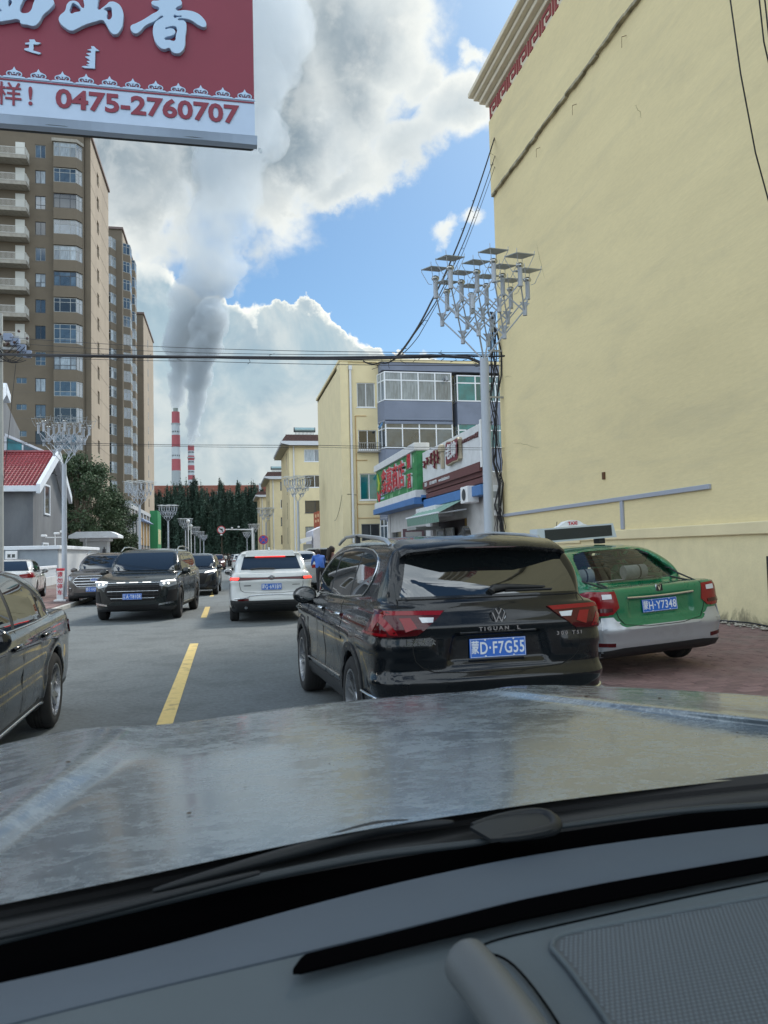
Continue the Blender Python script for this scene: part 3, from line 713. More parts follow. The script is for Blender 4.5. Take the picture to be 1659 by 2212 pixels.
glyph([(-60, -60), (320, -60), (328, 0), (354, 35), (330, 75), (285, 115), (255, 165), (225, 186), (185, 178), (142, 168), (138, 150), (60, 150), (0, 158), (-60, 150)],
      [[(0, 95), (-40, 90), (-40, 60), (0, 70), (22, 95)], [(65, 20), (85, 25), (80, 55), (66, 66), (60, 45)], [(165, 5), (205, -10), (232, 10), (225, 45), (205, 95), (180, 108), (140, 100), (135, 70), (150, 35)]])
glyph([(556, -60), (640, -60), (636, 40), (640, 84), (672, 70), (700, 48), (712, 36), (760, 42), (795, 90), (798, 145), (785, 205), (745, 240), (720, 222), (690, 170), (672, 150), (620, 158), (540, 184), (500, 205), (465, 216), (430, 198), (392, 158), (392, 130), (430, 90), (445, 45), (472, 28), (505, 35), (540, 75), (552, 72)],
      [[(462, 108), (462, 60), (478, 38), (495, 45), (530, 88), (495, 102)], [(676, 82), (700, 66), (724, 68), (730, 92), (724, 142), (702, 148), (692, 130), (696, 98)]])
glyph([(1085, -60), (1135, -60), (1135, 0), (1170, 25), (1175, 45), (1140, 68), (1136, 82), (1200, 88), (1265, 102), (1310, 135), (1333, 180), (1325, 192), (1290, 182), (1240, 150), (1200, 138), (1152, 140), (1150, 148), (1195, 158), (1205, 190), (1198, 250), (1195, 310), (1180, 345), (1150, 362), (1118, 352), (1100, 328), (1060, 334), (1025, 310), (1000, 260), (996, 200), (1010, 165), (1045, 140), (1062, 125), (1000, 155), (940, 185), (905, 222), (880, 234), (855, 215), (852, 190), (880, 175), (930, 150), (990, 112), (1030, 88), (1035, 72), (990, 48), (985, 35), (1030, 25), (1085, 0)],
      [[(1068, 205), (1095, 190), (1125, 186), (1145, 195), (1142, 250), (1132, 285), (1100, 280), (1064, 272), (1070, 260), (1110, 248), (1132, 232), (1130, 215), (1110, 205)], [(1126, 115), (1150, 120), (1180, 124), (1150, 134), (1128, 136)]])
for pts in ([(192, 262), (225, 262), (235, 278), (268, 285), (245, 295), (218, 293), (220, 318), (215, 332), (270, 350), (255, 358), (205, 345), (160, 328), (160, 320), (190, 316), (192, 294), (165, 292), (165, 284), (195, 280)],
            [(590, 305), (610, 306), (625, 322), (645, 335), (618, 336), (616, 450), (550, 446), (530, 436), (548, 432), (585, 436), (560, 422), (585, 418), (562, 402), (588, 398), (552, 372), (588, 370), (560, 350), (590, 348), (590, 335), (566, 328), (595, 322)]):
    glyph(pts, name='mongolian_letter', depth=.012, vec=True)
# scroll ornaments along the strip
orn = MB()
def scroll(s):
    pts = []
    for i in range(26):
        th = i * .33; r_ = .075 - .0022 * i * 1.1; pts.append((s * (.085 - r_ * math.cos(th) * .9), 0, .07 + r_ * math.sin(th) * .8))
    return pts
for s in (-1, 1): orn.tube(scroll(s), [.016 - .0004 * i for i in range(26)], 6)
orn.prism([(-.09, .13), (-.03, .16), (0, .22), (.03, .16), (.09, .13), (0, .11)], -.006, .006).prism([(-.215, 0), (.215, 0), (.18, .03), (.05, .045), (-.05, .045), (-.18, .03)], -.006, .006)
orm = orn.mesh('scroll_ornament', m_bch)
a0 = onboard(10, 158); a1 = onboard(544, 216); n_ = 15
pitch_ = onboard(545, 209)[0] - onboard(498, 204)[0]
sc_ = pitch_ / .43
orm.transform(Matrix.Scale(sc_, 4))
i = 0
while True:
    x = -pitch_ * .45 - i * pitch_
    if x < -6.3: break
    O('scroll_ornament', orm, parent=bd, loc=(x, -.004, zw - .012)); i += 1
# telephone number
p0 = onboard(119, 215); p1 = onboard(516, 252)
tm = text_mesh('0475-2760707', .3, m_bred, .002, .009, name='phone_number'); bb = [v.co.x for v in tm.vertices]; bz = [v.co.y for v in tm.vertices]
wx = max(bb) - min(bb); hz_ = max(bz) - min(bz); want = p1[0] - p0[0]
hw = onboard(150, 196)[1] - onboard(150, 240)[1]
tm.transform(Matrix.Diagonal((want / wx, abs(hw) / hz_ * .98, 1, 1)))
O('lettering', tm, parent=bd, loc=((p0[0] + p1[0]) / 2, -.004, (onboard(318, 212)[1] + onboard(318, 253)[1]) / 2), rot=SOUTH)
q = onboard(20, 207); tm = text_mesh('样', .21, m_bred, .002, .0015); O('lettering', tm, parent=bd, loc=(q[0], -.004, q[1]), rot=SOUTH)
q = onboard(66, 210); tm = text_mesh('!', .22, m_bred, .002, .003); O('lettering', tm, parent=bd, loc=(q[0], -.004, q[1]), rot=SOUTH)
# ============================================================ left: brown tower blocks
m_twr = mat('brown_render', (.150, .125, .093), .9, var=.06, vscale=.4, bump=.1, bscale=6, dirt=(.122, .104, .082), dscale=.3, damt=.4)
m_twl = mat('sunlit_brown_render', (.32, .268, .205), .9, var=.12, vscale=.25, bump=.15, bscale=3, dirt=(.29, .245, .20), dscale=.35, damt=.7, vstretch=(1, 1, .35))  # flank copy of the brown render, with its sunlit tone put into the colour
m_rail = mat('balcony_rail', (.5, .5, .47), .6)
m_slab = mat('balcony_slab', (.30, .285, .25), .9, var=.15, dirt=(.2, .18, .15), dscale=1)
m_doorp = mat('pale_door', (.55, .56, .53), .6, rand=.1)
m_coping = mat('brown_coping', (.16, .12, .11), .8)
m_joint = mat('wall_joint', (.15, .13, .105), .9)
TX, TY, TH = -14.3, 86.7, 48.4
b = E('tower_block', 'tallest brown residential tower with railed balconies at the left edge of the picture', 'tower block', (TX, TY, 0))
fl = [46.9 - 2.87 * k for k in range(16)]      # window heads
hs = []
for k, zt in enumerate(fl):
    hs.append((-5.65, -4.6, zt - 1.48, zt - .02))
    if k >= 8: hs.append((-7.55, -6.5, zt - .62, zt))
xw = [-25.0, 0]
mb = wall_grid(MB(), -26, -.65, 0, TH, hs, 0, .15)
mb.box(-26, -.65, .16, 13.4, 0, TH - .05).quad((-.65, 0, 0), (-.65, .9, 0), (-.65, .9, TH), (-.65, 0, TH))
mb.quad((-.65, .4, 0), (0, .4, 0), (0, .4, TH), (-.65, .4, TH))
O('wall', mb, m_twr, b, recalc=False)
ss = [(4.6, 5.9, zt - 1.75, zt - .25) for zt in fl]
sw_ = wall_grid(MB(), .4, 13.4, 0, TH, ss, 0, .2); sw_.v = [(-v[1], v[0], v[2]) for v in sw_.v]
O('side_wall', sw_, m_twl, b, recalc=False)
O('side_core', MB().box(-.7, -.21, .45, 13.35, 0, TH - .1), m_gld, b)
O('back_wall', MB().quad((0, 13.4, 0), (-26, 13.4, 0), (-26, 13.4, TH), (0, 13.4, TH)), m_twr, b)
O('coping', MB().box(-26.2, .18, -.18, 13.6, TH, TH + .35), m_coping, b)
jn = MB().box(-26, -.66, -.012, 0, -.025, .025).mesh('wall_joint', m_joint)
js = MB().box(0, .012, .42, 13.4, -.02, .02).mesh('wall_joint', m_joint)
for zt in fl: O('wall_joint', jn, parent=b, loc=(0, 0, zt - 1.55)); O('wall_joint', js, parent=b, loc=(0, 0, zt - .95))
gl3 = [m_gl, m_glc, m_gl, m_gld]
slab = MB().bev(-6.4, 0, -1.5, 0, -.25, .18, .02).mesh('slab', m_slab)
rl = MB().box(-6.36, -.04, -1.46, -1.42, .95, 1.0).box(-.08, -.04, -1.42, 0, .95, 1.0).box(-6.36, -.04, -1.46, -1.42, .22, .26)
for i in range(53): rl.box(-6.34 + i * .12, -6.31 + i * .12, -1.455, -1.425, .26, .95)
for i in range(12): rl.box(-.075, -.045, -1.4 + i * .12, -1.37 + i * .12, .18, .95)
rail = rl.mesh('railing', m_rail)
bdr = MB().box(0, .95, -.04, 0, 0, 2.1).box(.1, .85, -.06, -.04, 1.5, 2.0).mesh('balcony_door', m_doorp)
spn = MB().prism([(0, -.85), (2.35, -.85), (2.85, 0), (0, 0)], -1.22, 0, 'Z').mesh('spandrel', m_twr)
cor = random.Random(2)
for k, zt in enumerate(fl):
    tall = k >= 7
    window(b, -5.65, zt - 1.48, 1.05, 1.46, .08, (.52,), ((.33,) if k % 3 == 2 else ()), .05, m_wfd if k % 4 else m_wfg, gl3[k % 4])
    if k < 8:
        s_ = O('balcony', slab, parent=b, loc=(-6.2, 0, zt - 2.2)); O('railing', rail, parent=s_)
        O('balcony_door', bdr, parent=b, loc=(-7.65, -.0, zt - 2.02))
        O('balcony_door', bdr, parent=b, loc=(-10.4, -.0, zt - 2.02))
    else:
        window(b, -7.55, zt - .62, 1.05, .62, .08, (.5,), (), .04, m_wfg, m_gl)
    bz = zt - (2.1 if tall else 1.55)
    O('spandrel', spn, parent=b, loc=(-3.62, 0, bz), label=None)
    window(b, -3.6, bz, 2.3, zt - bz, -.8, (.27, .73), (.24, .76) if tall else (.7,), .06, (m_wfg, m_wfd, m_wfg)[(k * 2 + (k > 10)) % 3], gl3[(k + 1) % 4])
    an = math.atan2(.8, .5)
    window(b, 0, bz, .94, zt - bz, 0, (.5,), (.7,), .06, m_wfg, m_gl, rz=an, loc=(-1.3, -.8, bz))
    O('pane', MB().box(0, .01, 4.65, 5.85, zt - 1.72, zt - .28), m_gld, b, loc=(-.18, 0, 0))
top = O('bay_head', MB().prism([(-3.8, -.9), (-1.2, -.9), (-.65, 0), (-3.8, 0)], 47.0, 47.35, 'Z'), m_slab, b)

def tower(y0, x0, w, d, h, label, bays, cop=m_coping, sunlit_flank=True, pitch=2.9):
    b = E('tower_block', label, 'tower block', (x0, y0, 0))
    O('wall', MB().box(-w, 0, 0, d, 0, h), m_twr, b)
    O('coping', MB().box(-w - .15, .2, -.2, d + .2, h, h + .35), cop, b)
    if sunlit_flank: O('side_wall', MB().box(0, .02, .8, d, 0, h - .01), m_twl, b)
    n = int((h - 3) / pitch)
    if bays:
        sp = MB().prism([(-4.4, -1.3), (-1.5, -1.3), (-.9, 0), (-4.4, 0)], 0, 1.15, 'Z').mesh('spandrel', m_twr)
        s2 = MB().prism([(0, 1.0), (1.0, 1.7), (1.0, 3.9), (0, 4.6)], 0, 1.15, 'Z').mesh('spandrel', m_twr)
        for k in range(n):
            z = h - 3.4 - k * pitch
            O('spandrel', sp, parent=b, loc=(0, 0, z - 1.15))
            window(b, -4.4, z, 2.9, pitch - 1.17, -1.25, (.3, .7), (.7,), .08, m_wfg, (m_gl, m_gld)[k % 2])
            window(b, 0, z, 1.43, pitch - 1.17, 0, (.5,), (.7,), .08, m_wfg, m_glc, rz=math.atan2(1.25, .6), loc=(-1.5, -1.25, z))
            O('spandrel', s2, parent=b, loc=(0, 0, z - 1.15)); O('spandrel', s2, parent=b, loc=(0, 6.5, z - 1.15))
            for q_ in (0, 6.5):
                window(b, 0, z, 1.2, pitch - 1.17, 0, (.5,), (.7,), .08, m_wfg, m_gl, rz=math.atan2(.7, 1.0), loc=(0, 1.0 + q_, z))
                window(b, 0, z, 2.2, pitch - 1.17, 0, (.5,), (.7,), .08, m_wfg, m_glc, rz=math.pi / 2, loc=(1.0, 1.7 + q_, z))
    else:
        for k in range(n):
            O('window', MB().box(0, .05, d * .4, d * .4 + .9, h - 4.2 - k * pitch, h - 2.7 - k * pitch), m_gld, b)
    return b
t2 = tower(121.7, -15.4, 22, 13, 52.6, 'second brown tower, with dark glazed balconies stacked at its right corner', True)
O('roof_block', MB().box(-6.5, -2.2, -1.5, -.02, 48.6, 49.4), m_twr, t2)
tower(148, -15.0, 20, 20, 47.5, 'third brown tower with a pale windowed flank, behind the two larger ones', False)
tower(176, -17.2, 12, 9, 41.5, 'lower slim brown block with an overhanging coping at the right end of the towers', False, sunlit_flank=False)
t4 = None

# grey two storey shop block at the foot of the towers
m_gpan = mat('grey_stone_panel', (.235, .25, .27), .7, rand=.1, var=.05)
m_gpil = mat('pale_pilaster', (.40, .42, .44), .8)
b = E('shop_block', 'grey stone clad two storey shop block with a green end board, left of the road', 'shop', (-11, 93, 0))
O('core', MB().box(-14, -.03, .03, 38, 0, 7.5), m_joint, b)
O('parapet', MB().bev(-14.1, .12, -.12, 38.1, 7.3, 7.8, .03), m_gpil, b)
pn = MB().bev(.012, .988, 0, .03, .012, .888, .008).mesh('panel', m_gpan)
for i in range(5):
    for j in range(8): O('panel', pn, parent=b, loc=(-5 + i, 0, .1 + j * .9))
for y in (0.0, 3.2, 6.4, 9.6, 13, 17, 21, 25, 29.5, 33.5, 37.4):
    O('pilaster', MB().bev(-.03, .12, y, y + .6, 0, 7.3, .02), m_gpil, b)
for y in (.9, 4.1, 7.3):
    f = O('window', MB().box(-.02, .04, y, y + 2.0, 1.0, 6.4), m_wfd, b); O('pane', MB().box(.04, .05, y + .1, y + 1.9, 1.1, 6.3), m_gl, f)
m_or = mat('orange_curtain', (.4, .26, .1), .7, rand=.2)
for i in range(6):
    y = 10.6 + i * 1.9
    f = O('window', MB().box(-.02, .04, y, y + 1.4, 3.0, 6.6), m_wfd, b); O('curtain', MB().box(.04, .06, y + .1, y + 1.3, 3.1, 6.4), m_or, f)
    O('awning', MB().prism([(.06, 6.7), (.7, 6.2), (.06, 6.2)], y, y + 1.3, 'Y'), mat('awning_blue', (.2, .27, .42), .7), b)
for y0, y1, c, z0, z1 in ((2, 7, (.03, .035, .04), .6, 2.9), (9, 14, (.4, .05, .06), .5, 2.6), (15, 20, (.1, .3, .3), .5, 2.5)):
    o = O('shop_front', MB().bev(.13, .3, y0, y1, z0, z1, .03), mat('front_%d' % y0, c, .5, var=.4, vscale=1.5), b)
    for i in range(6): O('sign_glyph', MB().box(.3, .31, y0 + .4 + i * .7, y0 + .8 + i * .7, z0 + .6, z1 - .4).box(.31, .315, y0 + .5 + i * .7, y0 + .6 + i * .7, z0 + .5, z1 - .3), mat('sign_pale', (.55, .56, .56), .6), o)
O('end_board', MB().bev(.0, 1.1, 23.0, 23.4, .6, 8.3, .03).bev(.9, 1.1, 23.4, 29, .6, 8.3, .03), mat('green_board', (.02, .22, .08), .5), b)
for i in range(4): O('sign_glyph', MB().box(1.1, 1.12, 24 + i * 1.1, 24.6 + i * 1.1, 3.4, 5.6), m_yel2, b)
O('downpipe', MB().cyl((-1.2, -.1, 0), (-1.2, -.1, 3.4), .07, n=8), m_wf, b)

# ============================================================ grey house with red tiled roofs
m_hs = mat('dark_grey_render', (.125, .135, .15), .9, var=.2, vscale=.9, bump=.2, bscale=12, dirt=(.19, .20, .21), dscale=.8, damt=.6, vstretch=(1, 1, .4))
m_hs2 = mat('charcoal_door', (.03, .035, .045), .6)
m_rt = mat('red_roof_tile', (.19, .028, .035), .22, var=.2, vscale=4, rand=.15, spec=.8)
m_barge = mat('barge_board', (.60, .65, .72), .6, dirt=(.45, .48, .5), dscale=2)
b = E('house', 'dark grey house with red tile roof and white barge boards by the left street lamp', 'house', (-12.1, 52, 0))
# lower wing: ridge along x, gable facing the street
EZ, RZ = 6.5, 9.0
O('gable_wall', MB().prism([(0, 0), (8.6, 0), (8.6, EZ - .2), (5.2, RZ - .15), (0, EZ - .1)], -9, 0, 'X'), m_hs, b)
O('garage_door', MB().bev(-9, -1.9, -.08, 0, 0, 4.9, .01), m_hs2, b)
sl = math.atan2(RZ - EZ, 4.2)
rf = O('roof', MB().prism([(-.55, EZ - .35), (5.2, RZ + .1), (9.1, EZ - .2), (9.1, EZ - .35), (5.2, RZ - .1), (-.55, EZ - .5)], -9, .35, 'X'), m_barge, b)
O('eave_board', MB().bev(-9, .36, -.68, -.5, EZ - .62, EZ - .25, .02), m_barge, b)
bbd = MB().prism([(-.75, EZ - .75), (-.75, EZ - .15), (5.15, RZ + .35), (5.15, RZ - .3)], .36, .6, 'X')
O('barge_board', bbd, m_barge, b); O('barge_board', MB().prism([(9.4, EZ - .75), (9.4, EZ - .2), (5.15, RZ + .35), (5.15, RZ - .3)], .36, .6, 'X'), m_barge, b)
tl = MB()
for i in range(5):
    for j in range(2):
        pass
n = 6
for j, (yy, zz) in enumerate(((0, 0), (.36, 0))):
    pass
vs = []
for j in (0, 1):
    for i in range(n + 1):
        th = math.pi * i / n; vs.append((.11 * math.cos(th), j * .40, .055 * math.sin(th) + (.03 if j == 0 else .0)))
tl.add(vs, [(i, i + 1, n + 2 + i, n + 1 + i) for i in range(n)] + [tuple(range(n, -1, -1))])
tlm = tl.mesh('roof_tile', m_rt, 60)
a_ = math.atan2(RZ - EZ + .45, 5.75)
tf = []
L_ = math.hypot(5.75, RZ - EZ + .45); nr = int(L_ / .37)
for j in range(nr):
    s_ = j * .37
    for i in range(38): tf.append(((.2 - i * .235, -.55 + s_ * math.cos(a_), EZ - .34 + s_ * math.sin(a_)), (a_, 0, 0)))
O('tile_bed', MB().prism([(-.55, EZ - .349), (5.2, RZ + .101), (5.2, RZ + .12), (-.55, EZ - .33)], -9, .3, 'X'), mat('red_bed', (.2, .03, .03), .5), b)
pieces(b, tlm, tf, 'roof_tile', 300, 'roof_tile_field', (-12.1, 52, 0))
O('ridge', MB().cyl((-9, 5.2, RZ + .16), (.4, 5.2, RZ + .16), .12, n=10), m_rt, b, smooth=50)
def framed(parent, y, z, w, h, gm):            # east facing framed window
    f = O('window', MB().box(0, .07, y, y + w, z, z + .12).box(0, .07, y, y + w, z + h - .12, z + h).box(0, .068, y, y + .14, z + .12, z + h - .12).box(0, .068, y + w - .14, y + w, z + .12, z + h - .12), m_barge, parent)
    O('pane', MB().box(.005, .02, y + .14, y + w - .14, z + .12, z + h - .12), gm, f)
framed(b, 2.9, 4.6, 1.7, 2.1, m_gld); framed(b, 2.4, .4, 1.7, 2.3, m_glc); framed(b, 5.6, .4, 1.6, 2.1, m_glc)
O('wall_lamp', MB().tube([(0, 3.6, 7.3), (.5, 3.6, 7.5), (.7, 3.6, 7.3)], .05, 6), m_wfd, b)
# upper wing behind and to the left
up = E('house', 'taller grey house with an arched window, cut by the left picture edge', 'house', (-16.6, 58, 0))
O('gable_wall', MB().prism([(-2, 0), (9, 0), (9, 12.2), (3.2, 14.5), (-2, 11.0)], -9, 0, 'X'), m_hs, up)
O('barge_board', MB().prism([(-3.3, 9.6), (-3.3, 10.4), (3.2, 14.9), (3.2, 14.0)], .02, .5, 'X'), m_barge, up)
O('barge_board', MB().prism([(3.3, 14.9), (3.3, 14.1), (4.3, 13.6), (4.4, 14.2)], .02, .5, 'X'), m_barge, up)
a2 = math.atan2(4.5, 6.5); tf = []
for j in range(20):
    for i in range(12): tf.append(((-.1 - i * .235, -3.2 + j * .37 * math.cos(a2), 10.3 + j * .37 * math.sin(a2)), (a2, 0, 0)))
O('tile_bed', MB().prism([(-3.2, 10.2), (3.2, 14.6), (3.2, 14.65), (-3.2, 10.27)], -3, .02, 'X'), MATS['red_bed'], up)
pieces(up, tlm, tf, 'roof_tile', 240)
arch = [(1.2 + .0, 8.0)] + [(2.2 - 1.0 * math.cos(math.pi * i / 12), 10.0 + 1.0 * math.sin(math.pi * i / 12)) for i in range(13)] + [(3.2, 8.0)]
f = O('window', MB().prism(arch, 0, .08, 'X'), m_barge, up)
arch2 = [(2.2 + (a - 2.2) * .84, (z - 8) * .93 + 8.12) for a, z in arch]; O('pane', MB().prism(arch2, .08, .1, 'X'), m_gld, f)
sr = E('sun_room', 'white framed glass sun room between the two grey houses', 'sun room', (-15.2, 57.5, 0))
O('base', MB().box(-.0, 2.4, 0, 4, 0, 7.9), m_hs, sr)
pane_z = [(0, 0, 7.9, 10.0), (1.2, 1.2, 7.9, 9.5)]
fr = O('frame', MB().prism([(0, 10.3), (2.5, 9.2), (2.5, 9.35), (0, 10.5)], -.1, 4, 'Y').box(-.05, .1, -.08, .05, 7.9, 10.3).box(2.35, 2.5, -.08, .05, 7.9, 9.2).box(1.1, 1.2, -.06, .03, 7.9, 9.7).box(0, 2.5, -.09, .04, 7.85, 7.98), m_barge, sr)
O('pane', MB().prism([(.1, 7.98), (1.1, 7.98), (1.1, 9.78), (.1, 10.2)], 0, .02, 'Y'), m_gl2, fr); O('pane', MB().prism([(1.2, 7.98), (2.35, 7.98), (2.35, 9.2), (1.2, 9.7)], 0, .02, 'Y'), m_gl, fr)

# ============================================================ white compound wall, balustrade, gate pillar
m_wall = mat('whitewashed_wall', (.50, .53, .56), .85, var=.08, vscale=.8, bump=.15, bscale=20, dirt=(.36, .38, .4), dscale=.8, damt=.5, vstretch=(1, 1, .4))
m_cap = mat('wall_coping', (.66, .70, .75), .7, dirt=(.5, .52, .54), dscale=2)
b = E('compound_wall', 'whitewashed compound wall with projecting coping in front of the grey house', 'wall', (-9.8, 48, .1))
O('wall_panel', MB().bev(-16, 0, 0, .25, 0, 2.05, .01), mat('grey_wall_face', (.27, .31, .35), .85, var=.08, dirt=(.2, .23, .26), dscale=.7), b)
O('wall_panel', MB().bev(-.25, 0, .26, 14, 0, 2.05, .01), m_wall, b)
O('coping', MB().bev(-16, .16, -.16, .4, 2.05, 2.28, .04), m_cap, b); O('coping', MB().bev(-.4, .162, .41, 14.1, 2.051, 2.281, .04), m_cap, b)
for i in range(4): O('pilaster', MB().box(-3.4 - i * 3.2, -3.36 - i * 3.2, -.02, 0, 0, 2.04), m_wfd, b)
mbx = E('meter_box', 'white four window meter box mounted on the compound wall', 'meter box', (-12.3, 47.9, 1.25))
O('box', MB().bev(-.32, .32, -.14, .08, 0, .85, .02), m_white, mbx)
for i in (-.2, .04):
    for j in (.15, .47): O('meter_window', MB().box(i, i + .17, -.15, -.141, j, j + .2), m_gld, mbx)
O('stem', MB().cyl((0, 0, -.7), (0, 0, 0), .03), m_mtl, mbx)
bl = E('balustrade', 'low white balustrade in front of the compound wall', 'fence', (-9.9, 47.8, .1))
d = (Vector((-9.3, 38.4)) - Vector((-9.9, 47.8))); L = d.length; bl.rotation_euler = (0, 0, math.atan2(d.y, d.x))
O('rail', MB().bev(0, L, -.1, .1, .95, 1.1, .02), m_cap, bl); O('plinth', MB().bev(0, L, -.09, .09, 0, .5, .02), m_wall, bl)
bs = MB().lathe([(.05, .5), (.075, .6), (.04, .75), (.06, .9), (.05, .95)], 8).mesh('baluster', m_cap, 40)
for i in range(int(L / .22)): O('baluster', bs, parent=bl, loc=(.12 + i * .22, 0, 0))
gt = E('gate_pillar', 'stone gate pillar with a broad flat overhanging roof left of the parked grey car', 'gate pillar', (-10.6, 66, .1))
O('shaft', MB().bev(-.95, .95, 0, 1.6, 0, 2.85, .02), m_wall, gt); O('cornice', MB().bev(-1.15, 1.15, -.2, 1.8, 2.85, 3.1, .03), m_cap, gt)
O('roof_slab', MB().prism([(-1.9, 3.1), (1.9, 3.1), (1.9, 3.32), (1.3, 3.62), (-1.3, 3.62), (-1.9, 3.32)], -.9, 2.5, 'Y'), m_cap, gt)
for x in (-.6, .75): O('lantern', MB().bev(x - .12, x + .12, -.35, -.1, 1.7, 2.2, .03).cyl((x, -.22, 2.2), (x, -.22, 2.35), .05), m_wfd, gt)
# security cameras on short pole
cm = E('security_camera', 'pair of white security cameras on a bracket above the compound wall', 'camera', (-9.9, 47.8, 2.4))
O('stand', MB().cyl((0, 0, 0), (0, 0, .75), .03).cyl((-.55, 0, .45), (.4, 0, .45), .025), m_white, cm)
for x, z in ((-.6, .5), (.1, .62), (.45, .72)): O('camera_body', MB().bev(x - .14, x + .14, -.25, .1, z, z + .12, .03), m_white, cm)

# ============================================================ power station: chimneys, long hall
m_chw = mat('chimney_white', (.42, .47, .50), .8, var=.06, vscale=.05, dirt=(.38, .42, .46), dscale=.06)
m_chr = mat('chimney_red', (.33, .085, .10), .8, var=.06, vscale=.05)
m_chc = mat('chimney_concrete', (.30, .34, .36), .9, var=.05)
def chimney(px, D, zs, r0, r1, label, flue, first_red=True):
    a, _ = azel(px, 1000); x = D * math.tan(R(a)); b = E('chimney', label, 'chimney', (x, D, 0))
    H = zs[0]
    rad = lambda z: r1 + (r0 - r1) * (1 - z / H) ** 1.0
    for i, (z1, z0) in enumerate(zip(zs, zs[1:])):
        red = (i % 2 == 0) == first_red
        O('band', MB().lathe([(rad(z0), z0), (rad(z1), z1)], 32), m_chr if red else m_chw, b, smooth=60)
    O('shaft', MB().lathe([(rad(0), 0), (rad(zs[-1]), zs[-1])], 32), m_chc, b, smooth=60)
    O('rim', MB().lathe([(rad(H), H), (rad(H) * .6, H), (rad(H) * .6, H - 2)], 32), m_chc, b)
    if flue: O('flue', MB().lathe([(r1 * .62, H), (r1 * .62, H + 4.5), (r1 * .5, H + 4.5)], 24), mat('flue_steel', (.2, .24, .22), .5), b, smooth=60)
    O('gallery', MB().lathe([(rad(H * .92), H - 15), (rad(H) + .9, H - 15), (rad(H) + .9, H - 13.8), (rad(H), H - 13.8)], 24), m_chc, b)
    pm = MB().box(-.5, .5, -.2, .2, -.9, .9).mesh('port', m_wfd)
    for z in [z for i, z in enumerate(zs[1:-1]) if (i % 2 == 1) == first_red][:4]:
        for k in range(5):
            th = R(-90 - 50 + k * 25); rr_ = rad(z + 4)
            O('port', pm, parent=b, loc=(rr_ * math.cos(th), rr_ * math.sin(th), z + 4), rot=(0, 0, th + math.pi / 2))
    return x, D, H
def zat(px, py, D):
    return atY(px, py, D).z
CH = 930
c1_ = chimney(380.5, CH, [zat(380, y, CH) for y in (890, 915, 940.4, 966, 992, 1017)], 6.2, 4.6, 'taller red and white banded chimney with the wider plume', True)
c2_ = chimney(413, CH, [zat(413, y, CH) for y in (963, 974, 984.6, 995, 1005.5, 1016, 1026.8, 1036.8, 1050)], 4.4, 3.7, 'shorter red and white banded chimney on the right', False)
b = E('turbine_hall', 'long industrial hall with a dark red roof band behind the far trees', 'hall', (0, 300, 0))
O('wall', MB().box(-62, 42, 0, 20, 0, 24), mat('hall_wall', (.30, .37, .45), .8), b)
O('roof_band', MB().bev(-63, 43, -1, 21, 24, 28.4, .2), mat('hall_roof', (.22, .075, .05), .8, var=.15, vscale=.2), b)
O('duct', MB().cyl((13, -1.5, 20), (13, -1.5, 29), .5).cyl((-3, -1.5, 20), (-3, -1.5, 26), .4), m_chw, b)
# ============================================================ trees
m_leaf = mat('leaf_dark', (.045, .075, .035), .7, rand=.3, var=.5, vscale=1.6)
m_leafp = mat('leaf_poplar', (.040, .078, .055), .75, rand=.35, var=.45, vscale=.8)
m_bark = mat('bark', (.09, .07, .05), .95, var=.3, vscale=6, bump=.6, bscale=20)
def leaf_cloud(centers, n, spread, size, up=0., seed=0):
    g = np.random.default_rng(seed); C_ = np.array(centers); idx = g.integers(0, len(C_), n)
    p = C_[idx, :3] + g.normal(0, 1, (n, 3)) * C_[idx, 3:6] * spread
    nr = g.normal(0, 1, (n, 3)); nr[:, 2] += up; nr /= np.linalg.norm(nr, axis=1)[:, None]
    t = np.cross(nr, g.normal(0, 1, (n, 3))); t /= np.linalg.norm(t, axis=1)[:, None]; bt = np.cross(nr, t)
    s = size * g.uniform(.6, 1.4, (n, 1))
    v = np.stack([p - t * s, p - bt * s * .55, p + t * s, p + bt * s * .55], 1).reshape(-1, 3)
    f = np.arange(n * 4).reshape(-1, 4)
    return v, f
def npmesh(name, v, f, m):
    me = bpy.data.meshes.new(name); me.from_pydata(v.tolist(), [], f.tolist()); me.materials.append(m); me.update(); return me
def broad_tree(loc, h, w, label, seed, zlow=.15):
    r_ = random.Random(seed); b = E('broadleaf_tree', label, 'tree', loc)
    C_ = []
    for i in range(70):
        z = h * (zlow + (1 - zlow) * r_.random()); u = (z / h - zlow) / (1 - zlow)
        rad = w * .5 * math.sin(math.pi * min(1, .12 + u * .86)) ** .65; th = r_.uniform(0, 6.283); q = rad * math.sqrt(r_.random())
        s_ = r_.uniform(.35, .8); C_.append((q * math.cos(th), q * math.sin(th), z, s_, s_, s_ * .8))
    mb = MB().tube([(0, 0, 0), (.1, 0, h * .3), (0, .1, h * .55), (.05, 0, h * .85)], [.28, .2, .13, .04], 8)
    for c in C_[::5]: mb.tube([(0, 0, h * .25 + r_.random() * h * .3), (c[0] * .5, c[1] * .5, c[2] * .8), c[:3]], [.09, .05, .02], 5)
    O('trunk', mb, m_bark, b, recalc=False)
    v, f = leaf_cloud(C_, 26000, .62, .11, .4, seed); O('crown', npmesh('crown', v, f, m_leaf), parent=b)
    return b
broad_tree((-13.4, 74, 0), 11.0, 7.6, 'broad dark green tree directly right of the grey house gable', 3)
broad_tree((-16.4, 78, 0), 10.6, 6.4, 'dark green tree half hidden behind the left street lamp and house', 4)
broad_tree((-11.2, 80, 0), 7.5, 5.0, 'lower right hand tree spilling out in front of the grey shop block', 5)
